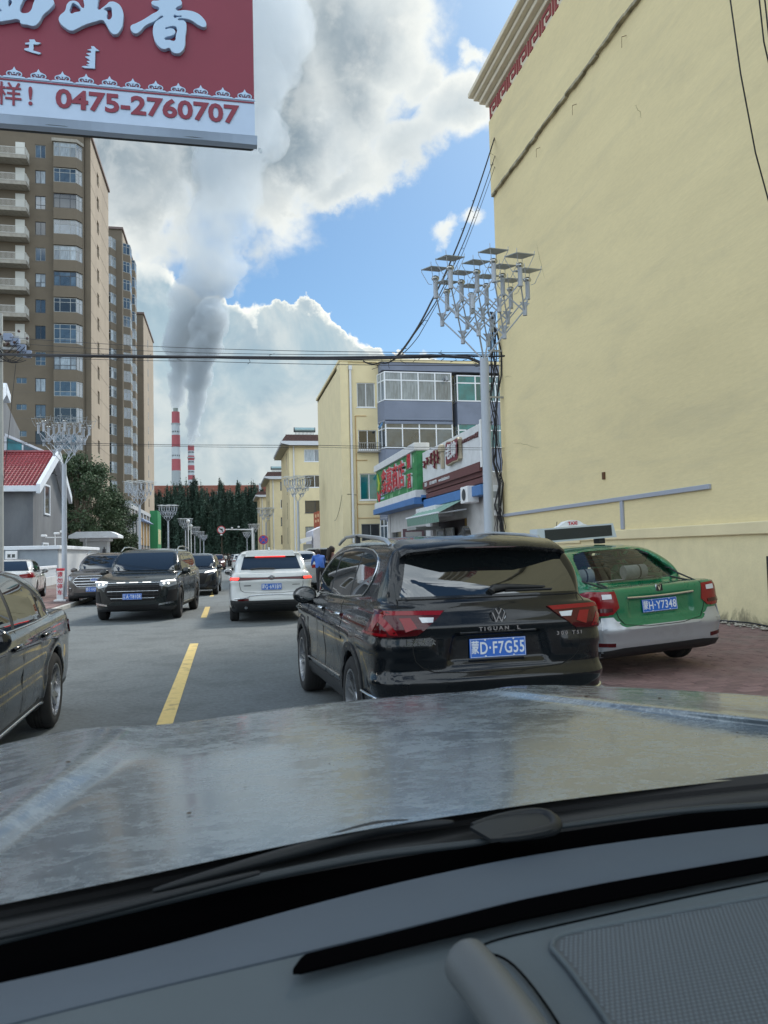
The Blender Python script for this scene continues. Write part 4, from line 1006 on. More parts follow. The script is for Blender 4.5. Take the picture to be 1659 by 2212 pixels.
def poplar_mesh(seed, h=18.):
    r_ = random.Random(seed); C_ = []
    for i in range(46):
        th = r_.uniform(0, 6.283); q = 1.9 * r_.random() ** .7; z0 = r_.uniform(.02, .75) * h
        top = min(h, z0 + h * r_.uniform(.15, .35))
        for k in range(6):
            u = k / 5; z = z0 + (top - z0) * u; w = (1 - .55 * max(0, z / h - .5) * 2)
            C_.append((q * math.cos(th) * w, q * math.sin(th) * w, z, .28 * (1.1 - u), .28 * (1.1 - u), .9))
    for k in range(12): C_.append((r_.gauss(0, .12), r_.gauss(0, .12), h * (.8 + .2 * k / 11), .18, .18, .5))
    v, f = leaf_cloud(C_, 15000, .8, .13, .0, seed); v[:, 2] = np.maximum(v[:, 2], .05)
    return npmesh('crown', v, f, m_leafp)
PM = [poplar_mesh(s) for s in range(4)]
ptr = MB().tube([(0, 0, 0), (.05, 0, 8), (0, 0, 15)], [.2, .13, .04], 7).mesh('trunk', m_bark)
r2 = random.Random(21)
tops = [(315, 1035), (330, 1058), (345, 1062), (362, 1056), (380, 1048), (396, 1050), (413, 1040), (422, 1037), (434, 1058), (447, 1063), (462, 1060), (478, 1042), (490, 1062), (503, 1064), (515, 1043), (528, 1060), (541, 1053), (552, 1046), (563, 1056), (304, 1056), (292, 1060), (280, 1055)]
k_ = 0
for (px, py) in tops:
    y = 238 + r2.uniform(-3, 3); p = atY(px, py + 3, y)
    t = E('poplar_tree', 'tall narrow poplar in the dark row closing the street', 'tree', (p.x, y, 0), r2.uniform(0, 6), 'poplars closing the far end of the street')
    s = p.z / 18; t.scale = (1.9, 1.9, s)
    O('trunk', ptr, parent=t); O('crown', PM[k_ % 4], parent=t); k_ += 1
for i in range(21):
    y = 244 + r2.uniform(-2, 2); x = -31 + i * 2.15 + r2.uniform(-.5, .5)
    t = E('poplar_tree', 'tall narrow poplar in the dark row closing the street', 'tree', (x, y, 0), r2.uniform(0, 6), 'poplars closing the far end of the street')
    t.scale = (1.9, 1.9, r2.uniform(1.0, 1.12)); O('trunk', ptr, parent=t); O('crown', PM[k_ % 4], parent=t); k_ += 1
hm = MB()
v, f = leaf_cloud([(x, 235 + (x % 3), z, 1.2, .8, .9) for x in np.arange(-40, 22, 1.0) for z in (.8, 2.2, 3.6)], 22000, .9, .18, 0, 77)
tag(O('undergrowth', npmesh('undergrowth', v, f, m_leafp)), kind='stuff')

# ============================================================ solar tree street lamps
m_lamp = mat('lamp_grey_paint', (.40, .44, .50), .5, var=.05)
m_cap2 = mat('lamp_cap_chrome', (.55, .56, .55), .2, metal=.9)
m_pv = mat('solar_panel_back', (.30, .33, .34), .45)
GR = .575
def build_lamp():
    b = E('street_lamp', '-', 'street lamp', (0, 0, 0), 0, 'solar tree street lamps along both kerbs')
    O('post', MB().tube([(0, 0, .02), (0, 0, 2.6), (0, 0, 5.15)], [.105, .095, .085], 16), m_lamp, b, smooth=60)
    O('base_plate', MB().cyl((0, 0, 0), (0, 0, .05), .2, n=12), m_lamp, b)
    cb = MB().cyl((0, 0, -.13), (0, 0, .12), .042, n=8).add([(-.12, 0, .12), (.12, 0, .12), (0, 0, .0)], [(0, 1, 2)]).add([(0, -.12, .12), (0, .12, .12), (0, 0, 0)], [(0, 1, 2)]).mesh('joint', m_lamp)
    lv = {}
    zz = {2: 5.62, 3: 6.02, 4: 6.42}
    for n in (2, 3, 4):
        lv[n] = [((i - (n - 1) / 2) * GR, (j - (n - 1) / 2) * GR, zz[n], i, j) for i in range(n) for j in range(n) if not (n == 4 and i in (0, 3) and j in (0, 3))]
    rods = MB()
    for p in lv[2]: rods.tube([(0, 0, 5.1), (p[0], p[1], p[2] - .03)], .017, 6)
    for n in (2, 3):
        for p in lv[n]:
            for q in lv[n + 1]:
                if q[3] - p[3] in (0, 1) and q[4] - p[4] in (0, 1): rods.tube([(p[0], p[1], p[2] - .06), (q[0], q[1], q[2] - .02)], .014, 5)
    O('branch_frame', rods, m_lamp, b, recalc=False)
    for n in (2, 3):
        for p in lv[n]: O('joint', cb, parent=b, loc=p[:3])
    hd = MB().cyl((0, 0, -.1), (0, 0, .28), .045, n=10).mesh('lamp_head', m_lamp)
    cp = MB().sphere((0, 0, .29), .078, 12, (1, 1, .7)).mesh('lamp_cap', m_cap2, 80)
    pv = MB().box(-.2, .2, -.2, .2, 0, .014).mesh('solar_panel', m_pv)
    sr = MB()
    for sx_, sy_ in ((-1, -1), (1, -1), (-1, 1), (1, 1)): sr.tube([(sx_ * .05, sy_ * .05, .18), (sx_ * .1, sy_ * .1, .2), (sx_ * .19, sy_ * .19, .44), (sx_ * .195, sy_ * .195, .52)], .006, 4)
    srm = sr.mesh('panel_bracket', m_lamp)
    for p in lv[4]:
        h = O('lamp_head', hd, parent=b, loc=p[:3]); O('lamp_cap', cp, parent=h); O('panel_bracket', srm, parent=h)
        O('solar_panel', pv, parent=h, loc=(0, 0, .47), rot=(R(9), R(-3), 0))
    return b
LP = [((4.9, 13.75), 'nearest grey solar tree lamp, standing before the yellow wall on the right'), ((5.0, 54), 'second right hand solar lamp, before the yellow gable with the drainpipe'),
      ((4.6, 91), 'third right hand solar lamp beside the round no parking sign'), ((4.9, 140), 'fourth right hand solar lamp just right of the traffic gantry post'), ((4.9, 190), 'small far solar lamp just left of the traffic gantry post'),
      ((-6.15, 31.3), 'large left hand solar lamp in front of the grey house'), ((-6.1, 57), 'second left hand solar lamp before the grey shop block'), ((-6.1, 84), 'third left hand solar lamp against the dark trees, right of the green board'),
      ((-5.9, 115), 'fourth left hand solar lamp beside the slim white camera pole'), ((-6.0, 150), 'fifth left hand solar lamp, small, overlapping the next one'), ((-6.0, 180), 'sixth left hand solar lamp between two smaller ones'), ((-6.1, 212), 'farthest left hand solar lamp, smallest of the row')]
lamp0 = build_lamp()
for i, ((x, y), lab) in enumerate(LP):
    rz = R(13) if x > 0 else R(31)
    if i == 0: lamp0.location = (x, y, .1); lamp0.rotation_euler = (0, 0, rz); lamp0['label'] = lab; l0 = lamp0
    else: dup(lamp0, (x, y, .1), rz, lab)
for z in (3.9, 4.5): O('bolt', MB().cyl((.05, -.1, z), (.05, -.13, z), .02), m_wfd, lamp0)
# ============================================================ poles, signs, cables
m_conc = mat('concrete_pole', (.36, .38, .37), .85, var=.1, vscale=2)
m_cab = mat('cable_black', (.012, .013, .018), .6)
m_ins = mat('insulator', (.07, .04, .035), .3)
up = E('utility_pole', 'concrete utility pole with transformers and looping wires at the left picture edge', 'utility pole', (atY(-2, 1290, 26).x - .02, 26, .1))
pxx = up.location.x
O('pole', MB().tube([(0, 0, 0), (0, 0, 9.4)], [.16, .11], 14), m_conc, up, smooth=60)
ztop = atY(0, 745, 26).z
O('cross_arm', MB().box(-1, .75, -.05, .05, ztop - .25, ztop - .17).box(-1, .6, -.05, .05, ztop + .12, ztop + .2), m_mtl, up)
for i, (dx, dz) in enumerate(((.3, .12), (.5, -.02), (.68, -.2), (.85, -.38))):
    O('switch_box', MB().bev(dx - .13, dx + .13, -.2 + i * .05, .05, ztop + dz - .12, ztop + dz + .12, .02), mat('switch_blue', (.2, .25, .36), .5), up)
ws = MB(); r2 = random.Random(12)
for i in range(9):
    x0, x1 = r2.uniform(-.3, .1), r2.uniform(.4, .9); z0, z1 = ztop + r2.uniform(-.6, .3), ztop + r2.uniform(-.7, .1)
    ws.tube([(x0 + (x1 - x0) * t / 8, -.1 - .05 * i % .2, z0 + (z1 - z0) * t / 8 - .3 * math.sin(math.pi * t / 8)) for t in range(9)], .011, 5)
O('loop_wire', ws, m_cab, up)
for i in range(8): O('insulator', MB().sphere((r2.uniform(-.1, .9), -.15, ztop + r2.uniform(-.4, .35)), .05, 8), m_ins, up)
O('guy_wire', MB().tube([(.5, 0, ztop - .7), (.1, 0, 3.5)], .008, 4), m_cab, up)

def cable(name, pts, r, label, n=24, sag=0., lumps=0, group=None):
    P = [Vector(p) for p in pts]; mb = MB(); r2 = random.Random(len(label))
    full = []
    for a, c in zip(P, P[1:]):
        for i in range(n): t = i / n; full.append(a.lerp(c, t) - Vector((0, 0, sag * 4 * t * (1 - t))))
    full.append(P[-1])
    o = O(name, MB().tube(full, r, 6), m_cab, smooth=80)
    tag(o, label, 'cable', group)
    if lumps:
        for k in range(lumps):
            i = r2.randrange(len(full)); p = full[i]; dz = r2.uniform(-.15, .12)
            O('cable_tie', MB().tube([p, p + Vector((r2.uniform(-.08, .08), 0, dz * .6)), p + Vector((r2.uniform(-.12, .12), 0, dz))], .006, 4), m_cab, o)
    return o
# thick bundle from the left pole across the road to the lamp
yL, yR = 26, 14.0
def W_(px, py, y): return atY(px, py, y)
cable('cable_bundle', [W_(-60, 762, 26), W_(0, 765, 25.8), W_(200, 768, 22), W_(420, 771, 19.5), W_(700, 773, 16.8), W_(860, 771, 15.5), W_(930, 768, 14.8), W_(1010, 772, 14.1), W_(1035, 782, 13.9), W_(1050, 800, 13.75)], .032, 'thickest black cable bundle crossing the whole street', 8, .0, 40)
cable('overhead_cable', [W_(-60, 765, 26.1), W_(200, 771, 22.1), W_(450, 772.5, 19.2), W_(700, 776, 16.7), W_(870, 773, 15.4), W_(1000, 768, 14.2), W_(1090, 769, 13.6)], .02, 'second black cable twisted along the thick bundle', 8, .01, 20)
for i, (a, c_, d_, lab) in enumerate(((728, 752, 762, 'uppermost thin wire above the bundle from the pole insulators'), (741, 762, 765, 'second thin wire above the bundle from the pole insulators'), (755, 770, 780, 'third thin wire running just over the bundle'), (770, 780, 790, 'thin wire just beneath the thick cable bundle'))):
    cable('overhead_wire', [W_(10 + i * 15, a, 26), W_(420, c_, 20), W_(1085, d_, 14)], .007, lab, 20, .03)
cable('overhead_wire', [W_(-10, 954, 27), W_(380, 961, 26), W_(690, 962, 25), W_(900, 966, 24), W_(1090, 968, 23.5)], .009, 'lower thin wire passing in front of the two chimneys', 10, .0)
cable('overhead_wire', [W_(-10, 956, 27), W_(380, 964, 26), W_(690, 966, 25), W_(1090, 972, 23.5)], .007, 'lowest thin wire just under the one before the chimneys', 10, .02)
# cables fanning up to the top corner of the yellow wall
cable('overhead_cable', [W_(1072, 285, 24.4), W_(1000, 500, 21), W_(930, 655, 18), W_(860, 768, 15.6)], .024, 'thick black cable rising from the bundle to the top of the yellow wall', 10, .08, 6)
cable('overhead_cable', [W_(1073, 325, 24.4), W_(1010, 505, 21), W_(940, 655, 18), W_(852, 775, 15.7), W_(820, 783, 15.8), W_(785, 780, 16.2)], .014, 'thinner cable running beside the one that rises to the wall top', 10, .05, 16)
cable('overhead_cable', [W_(1074, 345, 24.5), W_(1000, 545, 21), W_(905, 725, 17), W_(850, 778, 15.7)], .009, 'thinnest strand right of the rising cables', 10, .06)
cable('overhead_wire', [W_(1572, -40, 10.2), W_(1600, 160, 10.4), W_(1632, 330, 10.7), W_(1670, 470, 11)], .012, 'single thin wire hanging down the right part of the yellow wall', 10)
cable('overhead_wire', [W_(1638, -20, 10.2), W_(1650, 90, 10.4), W_(1675, 200, 10.7)], .012, 'left of two wires at the top right picture corner', 10)
cable('overhead_wire', [W_(1650, -20, 10.2), W_(1662, 90, 10.4), W_(1690, 200, 10.7)], .012, 'right of two wires at the top right picture corner', 10)
# vertical tangle by the wall corner
tg = E('cable_tangle', 'tangle of black cables dropping down the corner of the yellow wall', 'cables', (9.1, 24.5, .1)); r2 = random.Random(31)
for k in range(7):
    pts = [(r2.uniform(-.18, .1) + .1 * math.sin(z * .9 + k), -.1 - r2.uniform(0, .12), z) for z in np.linspace(0, 9.6, 14)]
    O('strand', MB().tube(pts, r2.choice([.012, .02, .028]), 6), m_cab, tg, smooth=80)
O('strand', MB().tube([(-.02, -.15, 9.5), (-.6, -1.5, 8.5), (-.2, -.15, 7.0)], .02, 6), m_cab, tg); O('strand', MB().tube([(0, -.1, 3), (-.5, -.4, 1.5), (-.6, -.4, .1)], .012, 5), m_cab, tg)
O('bracket', MB().box(-.3, .2, -.25, -.2, 6.6, 6.66).box(-.3, .2, -.25, -.2, 8.2, 8.26), m_mtl, tg)
o = O('ground_cable', MB().tube([(9.15, 14, .16), (9.0, 13, .14), (9.1, 12, .17), (9.0, 11, .15), (9.12, 10, .2), (9.2, 8, .15)], .014, 6), m_cab, smooth=80); tag(o, 'black cable lying along the foot of the yellow wall', 'cable')

# traffic gantry
gy = 118.; p = atY(546, 1200, gy); gx = p.x; zb_ = atY(546, 1155, gy).z
g = E('traffic_gantry', 'white cantilever post holding a round no left turn sign over the road', 'sign gantry', (gx, gy, .1))
gz = atY(520, 1146, gy).z; x0 = atY(478, 1146, gy).x - gx
O('post', MB().tube([(0, 0, 0), (0, 0, gz + .3)], .16, 12), m_white, g, smooth=60)
O('arm', MB().tube([(0, 0, gz), (x0 + .3, 0, gz + .1)], [.12, .08], 10), m_white, g, smooth=60)
sgn = O('sign_disc', MB().cyl((x0, -.1, gz + .05), (x0, -.06, gz + .05), .62, n=28), mat('sign_ring_red', (.45, .04, .05), .5), g)
O('sign_face', MB().cyl((x0, -.115, gz + .05), (x0, -.101, gz + .05), .48, n=28), mat('sign_face', (.6, .62, .65), .5), sgn)
O('arrow', MB().prism([(x0 + .22, gz - .25), (x0 + .12, gz - .25), (x0 + .12, gz + .1), (x0 - .1, gz + .1), (x0 - .1, gz + .0), (x0 - .28, gz + .16), (x0 - .1, gz + .32), (x0 - .1, gz + .22), (x0 + .22, gz + .22)], -.125, -.116).prism([(x0 - .38, gz + .36), (x0 - .32, gz + .42), (x0 + .38, gz - .28), (x0 + .32, gz - .34)], -.128, -.1165), m_cab, sgn)
for x, z in ((x0 + 1.6, .3), (x0 + .0, -.7), (x0 + 2.6, .45)): O('camera', MB().bev(x - .15, x + .15, -.3, .1, gz + z - .1, gz + z + .12, .04), m_white, g)
# no parking sign
p = atY(569, 1166, 84.5)
s = E('parking_sign', 'round blue and red no parking sign on a post at the right kerb', 'sign', (p.x, 84.5, .1))
O('post', MB().cyl((0, .05, 0), (0, .05, p.z), .05, n=8), m_mtl, s)
d = O('disc', MB().cyl((0, 0, p.z - .1), (0, .03, p.z - .1), .52, n=28), MATS['sign_ring_red'], s)
O('disc_face', MB().cyl((0, -.012, p.z - .1), (0, -.001, p.z - .1), .42, n=28), mat('sign_blue', (.03, .08, .4), .5), d)
O('slash', MB().prism([(-.32, p.z - .1 + .24), (-.24, p.z - .1 + .32), (.32, p.z - .1 - .24), (.24, p.z - .1 - .32)], -.02, -.013).prism([(.32, p.z - .1 + .24), (.24, p.z - .1 + .32), (-.32, p.z - .1 - .24), (-.24, p.z - .1 - .32)], -.024, -.0135), MATS['sign_ring_red'], d)
# slim camera poles on the left
for px, yy, tp, lab in ((407, 108, 1129, 'slim white pole with a curved camera arm among the left lamps'), (413, 120, 1139, 'slim white pole with a ball camera right of the curved one')):
    q = atY(px, 1190, yy); z = atY(px, tp, yy).z
    s = E('camera_pole', lab, 'camera pole', (q.x, yy, .1)); O('post', MB().cyl((0, 0, 0), (0, 0, z), .09, .06, 8), m_white, s, smooth=60)
    O('camera_head', MB().sphere((0, -.1, z + .1), .26, 10).cyl((0, 0, z - 1), (.25, 0, z - 1), .04), m_white, s, smooth=60)
# bollard
p = gp(131, 1299, .12)
s = E('bollard', 'square white kerb bollard with red writing next to the left street lamp', 'bollard', (p.x, p.y, .12))
O('post', MB().bev(-.11, .11, -.11, .11, 0, 1.12, .01), m_white, s); O('top_band', MB().bev(-.115, .115, -.115, .115, 1.05, 1.14, .01), m_red, s); O('foot', MB().bev(-.2, .2, -.14, .14, 0, .06, .01), m_white, s)
for i, c in enumerate('请勿停车'): O('lettering', text_mesh(c, .19, m_red, .001, .004), parent=s, loc=(0, -.113, .92 - i * .21), rot=SOUTH)
o = O('street_post', MB().cyl((0, 0, 0), (0, 0, 3.0), .05, n=8), m_mtl, loc=(-10.3, 60, .1)); tag(o, 'short thin grey pipe post near the gate pillar', 'post')
# ============================================================ car body modelling (implicit surface -> mesh)
def chaikin(p, n=2, closed=True):
    p = np.array(p, float)
    for _ in range(n):
        q = np.roll(p, -1, 0); a = p * .75 + q * .25; c = p * .25 + q * .75
        if not closed: a, c = a[:-1], c[:-1]
        m = np.empty((len(a) * 2, 2)); m[0::2] = a; m[1::2] = c
        if not closed: m = np.vstack([p[:1], m, p[-1:]])
        p = m
    return p
def poly_sdf(poly, A, B_):
    """signed distance of the grid points (A, B_) to a closed polygon, negative inside"""
    d2 = np.full(A.shape, 1e9); ins = np.zeros(A.shape, bool)
    P = np.array(poly, float); Q = np.roll(P, -1, 0)
    for (ax, ay), (bx, by) in zip(P, Q):
        ex, ey = bx - ax, by - ay; wx, wy = A - ax, B_ - ay
        t = np.clip((wx * ex + wy * ey) / (ex * ex + ey * ey + 1e-12), 0, 1)
        d2 = np.minimum(d2, (wx - ex * t) ** 2 + (wy - ey * t) ** 2)
        c = ((ay > B_) != (by > B_)); xi = ex * (B_ - ay) / (ey if abs(ey) > 1e-12 else 1e-12) + ax
        ins ^= c & (A < xi)
    d = np.sqrt(d2); return np.where(ins, -d, d)
def half(p): return list(p) + [(-a, b) for a, b in reversed(list(p)) if abs(a) > 1e-6]
def smax(a, b, k):
    h = np.clip(.5 + .5 * (a - b) / k, 0, 1); return b * (1 - h) + a * h + k * h * (1 - h)
def smin(a, b, k): return -smax(-a, -b, k)
def surface_nets(F, o, h):
    s = F < 0; nx, ny, nz = F.shape
    cell = np.zeros((nx - 1, ny - 1, nz - 1), np.int16); acc = np.zeros((nx - 1, ny - 1, nz - 1, 3)); cnt = np.zeros((nx - 1, ny - 1, nz - 1))
    idx = np.stack(np.meshgrid(np.arange(nx - 1), np.arange(ny - 1), np.arange(nz - 1), indexing='ij'), -1)
    sl = lambda c: tuple(slice(c[k], F.shape[k] - 1 + c[k]) for k in range(3))
    for ax in range(3):
        for u in (0, 1):
            for v in (0, 1):
                c0 = [0, 0, 0]; c0[(ax + 1) % 3] = u; c0[(ax + 2) % 3] = v; c1 = list(c0); c1[ax] = 1
                f0, f1 = F[sl(c0)], F[sl(c1)]; m = (f0 < 0) != (f1 < 0)
                t = np.where(m, f0 / np.where(m, f0 - f1, 1), 0)
                for k in range(3): acc[..., k] += np.where(m, c0[k] + (t if k == ax else 0), 0)
                cnt += m
    act = cnt > 0; ids = np.full(act.shape, -1, int); ids[act] = np.arange(act.sum())
    V = (idx[act] + acc[act] / cnt[act][:, None]) * h + o
    fs = []
    for ax in range(3):
        a1, a2 = (ax + 1) % 3, (ax + 2) % 3
        S0 = s.take(range(0, s.shape[ax] - 1), ax); S1 = s.take(range(1, s.shape[ax]), ax)
        ch = np.argwhere(S0 != S1)
        ok = (ch[:, a1] > 0) & (ch[:, a2] > 0) & (ch[:, a1] < F.shape[a1] - 1) & (ch[:, a2] < F.shape[a2] - 1); ch = ch[ok]
        def cid(d1, d2):
            c = ch.copy(); c[:, a1] += d1; c[:, a2] += d2; return ids[c[:, 0], c[:, 1], c[:, 2]]
        q = np.stack([cid(-1, -1), cid(0, -1), cid(0, 0), cid(-1, 0)], 1)
        flip = ~S0[ch[:, 0], ch[:, 1], ch[:, 2]]
        q[flip] = q[flip][:, ::-1]; fs.append(q)
    return V, np.vstack(fs)
class Grid:
    def __init__(s, F, o, h): s.F, s.o, s.h = F, np.array(o), h
    def val(s, P):
        q = (P - s.o) / s.h; q = np.clip(q, 0, np.array(s.F.shape) - 1.001); i = q.astype(int); f = q - i; r = 0
        for a in (0, 1):
            for b in (0, 1):
                for c in (0, 1):
                    w = (f[:, 0] if a else 1 - f[:, 0]) * (f[:, 1] if b else 1 - f[:, 1]) * (f[:, 2] if c else 1 - f[:, 2])
                    r = r + w * s.F[i[:, 0] + a, i[:, 1] + b, i[:, 2] + c]
        return r
    def grad(s, P):
        e = s.h * .8; g = np.stack([s.val(P + np.eye(3)[k] * e) - s.val(P - np.eye(3)[k] * e) for k in range(3)], 1) / (2 * e)
        return g
def bump1(v, c, w): return np.exp(-((v - c) / w) ** 2)
def sstep(v, a, b): t = np.clip((v - a) / (b - a), 0, 1); return t * t * (3 - 2 * t)
class Car:
    def __init__(s, S, res=.03):
        s.S = S; yf = S['L'] / 2; W = S['W'] / 2; H = S['H']
        o = np.array([-W - .14, -yf - .14, .02]); n = np.ceil((np.array([W + .14, yf + .14, H + .16]) - o) / res).astype(int) + 1
        X, Y, Z = (o[k] + np.arange(n[k]) * res for k in range(3))
        yz = np.meshgrid(Y, Z, indexing='ij'); xz = np.meshgrid(X, Z, indexing='ij'); xy = np.meshgrid(X, Y, indexing='ij')
        ck = S.get('chaikin', 2)
        def three(side, sec, plan, k):
            a = poly_sdf(chaikin(side, ck), *yz)[None]; b = poly_sdf(chaikin(half(sec), ck), *xz)[:, None]; c = poly_sdf(chaikin(half(plan), ck), *xy)[:, :, None]
            return smax(smax(a, b, k), c + 0 * a, k)
        x, y, z = X[:, None, None], Y[None, :, None], Z[None, None, :]
        lo = three(S['SL'], S['XL'], S['PL'], S.get('kl', .07)); gr = three(S['SG'], S['XG'], S['PG'], S.get('kg', .08))
        ax_ = np.abs(x)
        if 'disp' in S: lo = S['disp'](ax_, y, z, lo)
        for ya in S['axles']:
            r = np.sqrt((y - ya) ** 2 + (z - S['wr']) ** 2)
            lo = lo - S.get('flare', .018) * bump1(r, S['ra'] + .02, .06) * sstep(ax_, W - .25, W - .05)
        if S.get('hollow'):
            t = S['hollow']; inner = gr + t
            shell = np.maximum(gr, -np.maximum(inner, S['floor'] - z))
            for kind, poly in S['openings']:
                if kind == 'side': p = poly_sdf(chaikin(poly, 1), *yz)[None] + 0 * ax_ * 0; p = np.maximum(p, .45 - ax_ + 0 * z * y)
                elif kind == 'rear': p = np.maximum(poly_sdf(chaikin(half(poly), 1), *xz)[:, None] + 0 * y, y - (-.3))
                else: p = np.maximum(poly_sdf(chaikin(half(poly), 1), *xz)[:, None] + 0 * y, .3 - y)
                shell = smax(shell, -p, .012)
            lo = np.maximum(lo, -np.maximum(inner, S['floor'] - z))
            F = smin(lo, shell, .03)
        else: F = smin(lo, gr, S.get('ku', .05))
        for ya in S['axles']:
            r = np.sqrt((y - ya) ** 2 + (z - S['wr']) ** 2); cyl = np.maximum(r - S['ra'], (W - .30) - ax_)
            F = smax(F, -cyl, .012)
        if 'post' in S: F = S['post'](ax_, y, z, F)
        s.G = Grid(F, o, res); V, Fc = surface_nets(F, o, res)
        for _ in range(3):
            d = s.G.val(V)[:, None]; g = s.G.grad(V); V = V - np.clip(d * g / np.maximum((g * g).sum(1, keepdims=True), .15), -res, res)
        s.V, s.Fc = V, Fc
        s.bvh = BVHTree.FromPolygons(V.tolist(), Fc.tolist())
    def mesh(s, name, m, low=None, lowz=None):
        me = bpy.data.meshes.new(name); me.from_pydata(s.V.tolist(), [], s.Fc.tolist()); me.materials.append(m); me.shade_smooth(); me.set_sharp_from_angle(angle=R(50))
        if low is not None:
            me.materials.append(low); zc = s.V[s.Fc].mean(1); mi = (zc[:, 2] < lowz(zc)).astype(np.int32) if callable(lowz) else (zc[:, 2] < lowz).astype(np.int32)
            me.polygons.foreach_set('material_index', mi)
        me.update(); return me
    def hit(s, a, b, proj, off):
        if proj in ('R', 'L'): sg = 1 if proj == 'R' else -1; o, d = Vector((sg * 3, a, b)), Vector((-sg, 0, 0))
        elif proj == 'B': o, d = Vector((a, -6, b)), Vector((0, 1, 0))
        elif proj == 'F': o, d = Vector((a, 6, b)), Vector((0, -1, 0))
        else: o, d = Vector((a, b, 4)), Vector((0, 0, -1))
        p, n, i, t = s.bvh.ray_cast(o, d)
        if p is None:
            p, n, i, t = s.bvh.find_nearest(o + d * (2.2 if proj in 'RL' else 3.8 if proj in 'BF' else 2.8)); 
        g = s.G.grad(np.array([p[:]]))[0]; g = Vector(g).normalized() if np.linalg.norm(g) > 1e-6 else n
        return p + g * off
    def decal(s, name, poly, proj, m, parent, off=.004, ch=0, step=.06, thick=.012, label=None, smooth=True):
        """a thin shell following the body inside an outline drawn in side, rear, front or top view"""
        poly = chaikin(poly, ch) if ch else np.array(poly, float)
        bm = bmesh.new(); vs = [bm.verts.new((a, b, 0)) for a, b in poly]; bm.faces.new(vs); 
        for ax in (0, 1):
            lo, hi = poly[:, ax].min(), poly[:, ax].max(); n = int((hi - lo) / step)
            for k in range(1, n + 1):
                c = lo + (hi - lo) * k / (n + 1); co = [0, 0, 0]; co[ax] = c; no = [0, 0, 0]; no[ax] = 1
                bmesh.ops.bisect_plane(bm, geom=bm.verts[:] + bm.edges[:] + bm.faces[:], plane_co=co, plane_no=no)
        bmesh.ops.triangulate(bm, faces=[f for f in bm.faces if len(f.verts) > 4])
        bd = {v for e in bm.edges if e.is_boundary for v in e.verts}; be = [(e.verts[0].index, e.verts[1].index) for e in bm.edges if e.is_boundary]
        bm.verts.index_update(); be = [(e.verts[0].index, e.verts[1].index) for e in bm.edges if e.is_boundary]
        top = []; bot = []
        for v in bm.verts:
            top.append(s.hit(v.co.x, v.co.y, proj, off)); bot.append(s.hit(v.co.x, v.co.y, proj, off - thick))
        fl = proj in 'LF'
        F_ = [tuple(v.index for v in f.verts) for f in bm.faces]; 
        if proj in ('R',): pass
        n = len(top); mb = MB(); mb.v = [tuple(v) for v in top + bot]
        mb.f = F_ + [(a, b, b + n, a + n) for a, b in be]
        bm.free()
        return O(name, mb, m, parent, smooth=40 if smooth else None, label=label)
    def line(s, name, pts, proj, r, m, parent, off=.0, ch=0, n=5, label=None, closed=False, step=.06):
        P = np.array(pts, float)
        if closed: P = np.vstack([P, P[:1]])
        if ch: P = chaikin(P, ch, False)
        out = []
        for (a, b), (c, d) in zip(P, P[1:]):
            k = max(1, int(math.hypot(c - a, d - b) / step))
            for i in range(k): out.append((a + (c - a) * i / k, b + (d - b) * i / k))
        out.append(tuple(P[-1]))
        q = [s.hit(a, b, proj, off) for a, b in out]
        return O(name, MB().tube(q, r, n), m, parent, smooth=80, label=label)

m_tyre = mat('tyre_rubber', (.018, .018, .019), .85, bump=.3, bscale=60, dirt=(.05, .048, .045), dscale=8, damt=.5)
m_rim = mat('alloy_rim', (.42, .43, .45), .25, metal=.9, dirt=(.12, .11, .1), dscale=6, damt=.4)
m_rimd = mat('dark_rim', (.03, .03, .033), .35, metal=.6)
m_chrome = mat('chrome', (.62, .64, .66), .12, metal=1.)
m_bp = mat('black_plastic', (.016, .017, .019), .55, bump=.1, bscale=200)
m_under = mat('underbody_black', (.008, .008, .009), .9)
m_cgl = mat('car_glass_tinted', (.006, .008, .009), .02, spec=1., ior=1.75)
m_tail = mat('tail_lamp_red', (.20, .004, .008), .12, coat=.35, spec=.35)
m_taild = mat('tail_lamp_dark_red', (.055, .002, .004), .12, coat=.35, spec=.35)
m_lampw = mat('lamp_clear', (.55, .57, .6), .1, coat=1.)
m_lampon = mat('lamp_lit_red', (.6, .02, .02), .3, emit=(1, .03, .02), est=3.2)
m_head = mat('headlamp_glass', (.25, .27, .29), .08, coat=1., metal=.3)
m_headon = mat('headlamp_lit', (.8, .8, .8), .3, emit=(1, .97, .9), est=2.0)
m_pblue = mat('plate_blue', (.010, .11, .48), .35)
m_pwh = mat('plate_white', (.62, .66, .72), .5)
m_seam = mat('panel_gap', (.004, .004, .004), .9)
def paint(name, c, rough=.28, metal=.0, dirt=None, damt=.15, coat=1.):
    return mat(name, c, rough, metal, coat=coat, dirt=dirt or tuple(x * .8 + .03 for x in c), dscale=2.2, damt=damt, spec=.25)
RIMS = {}
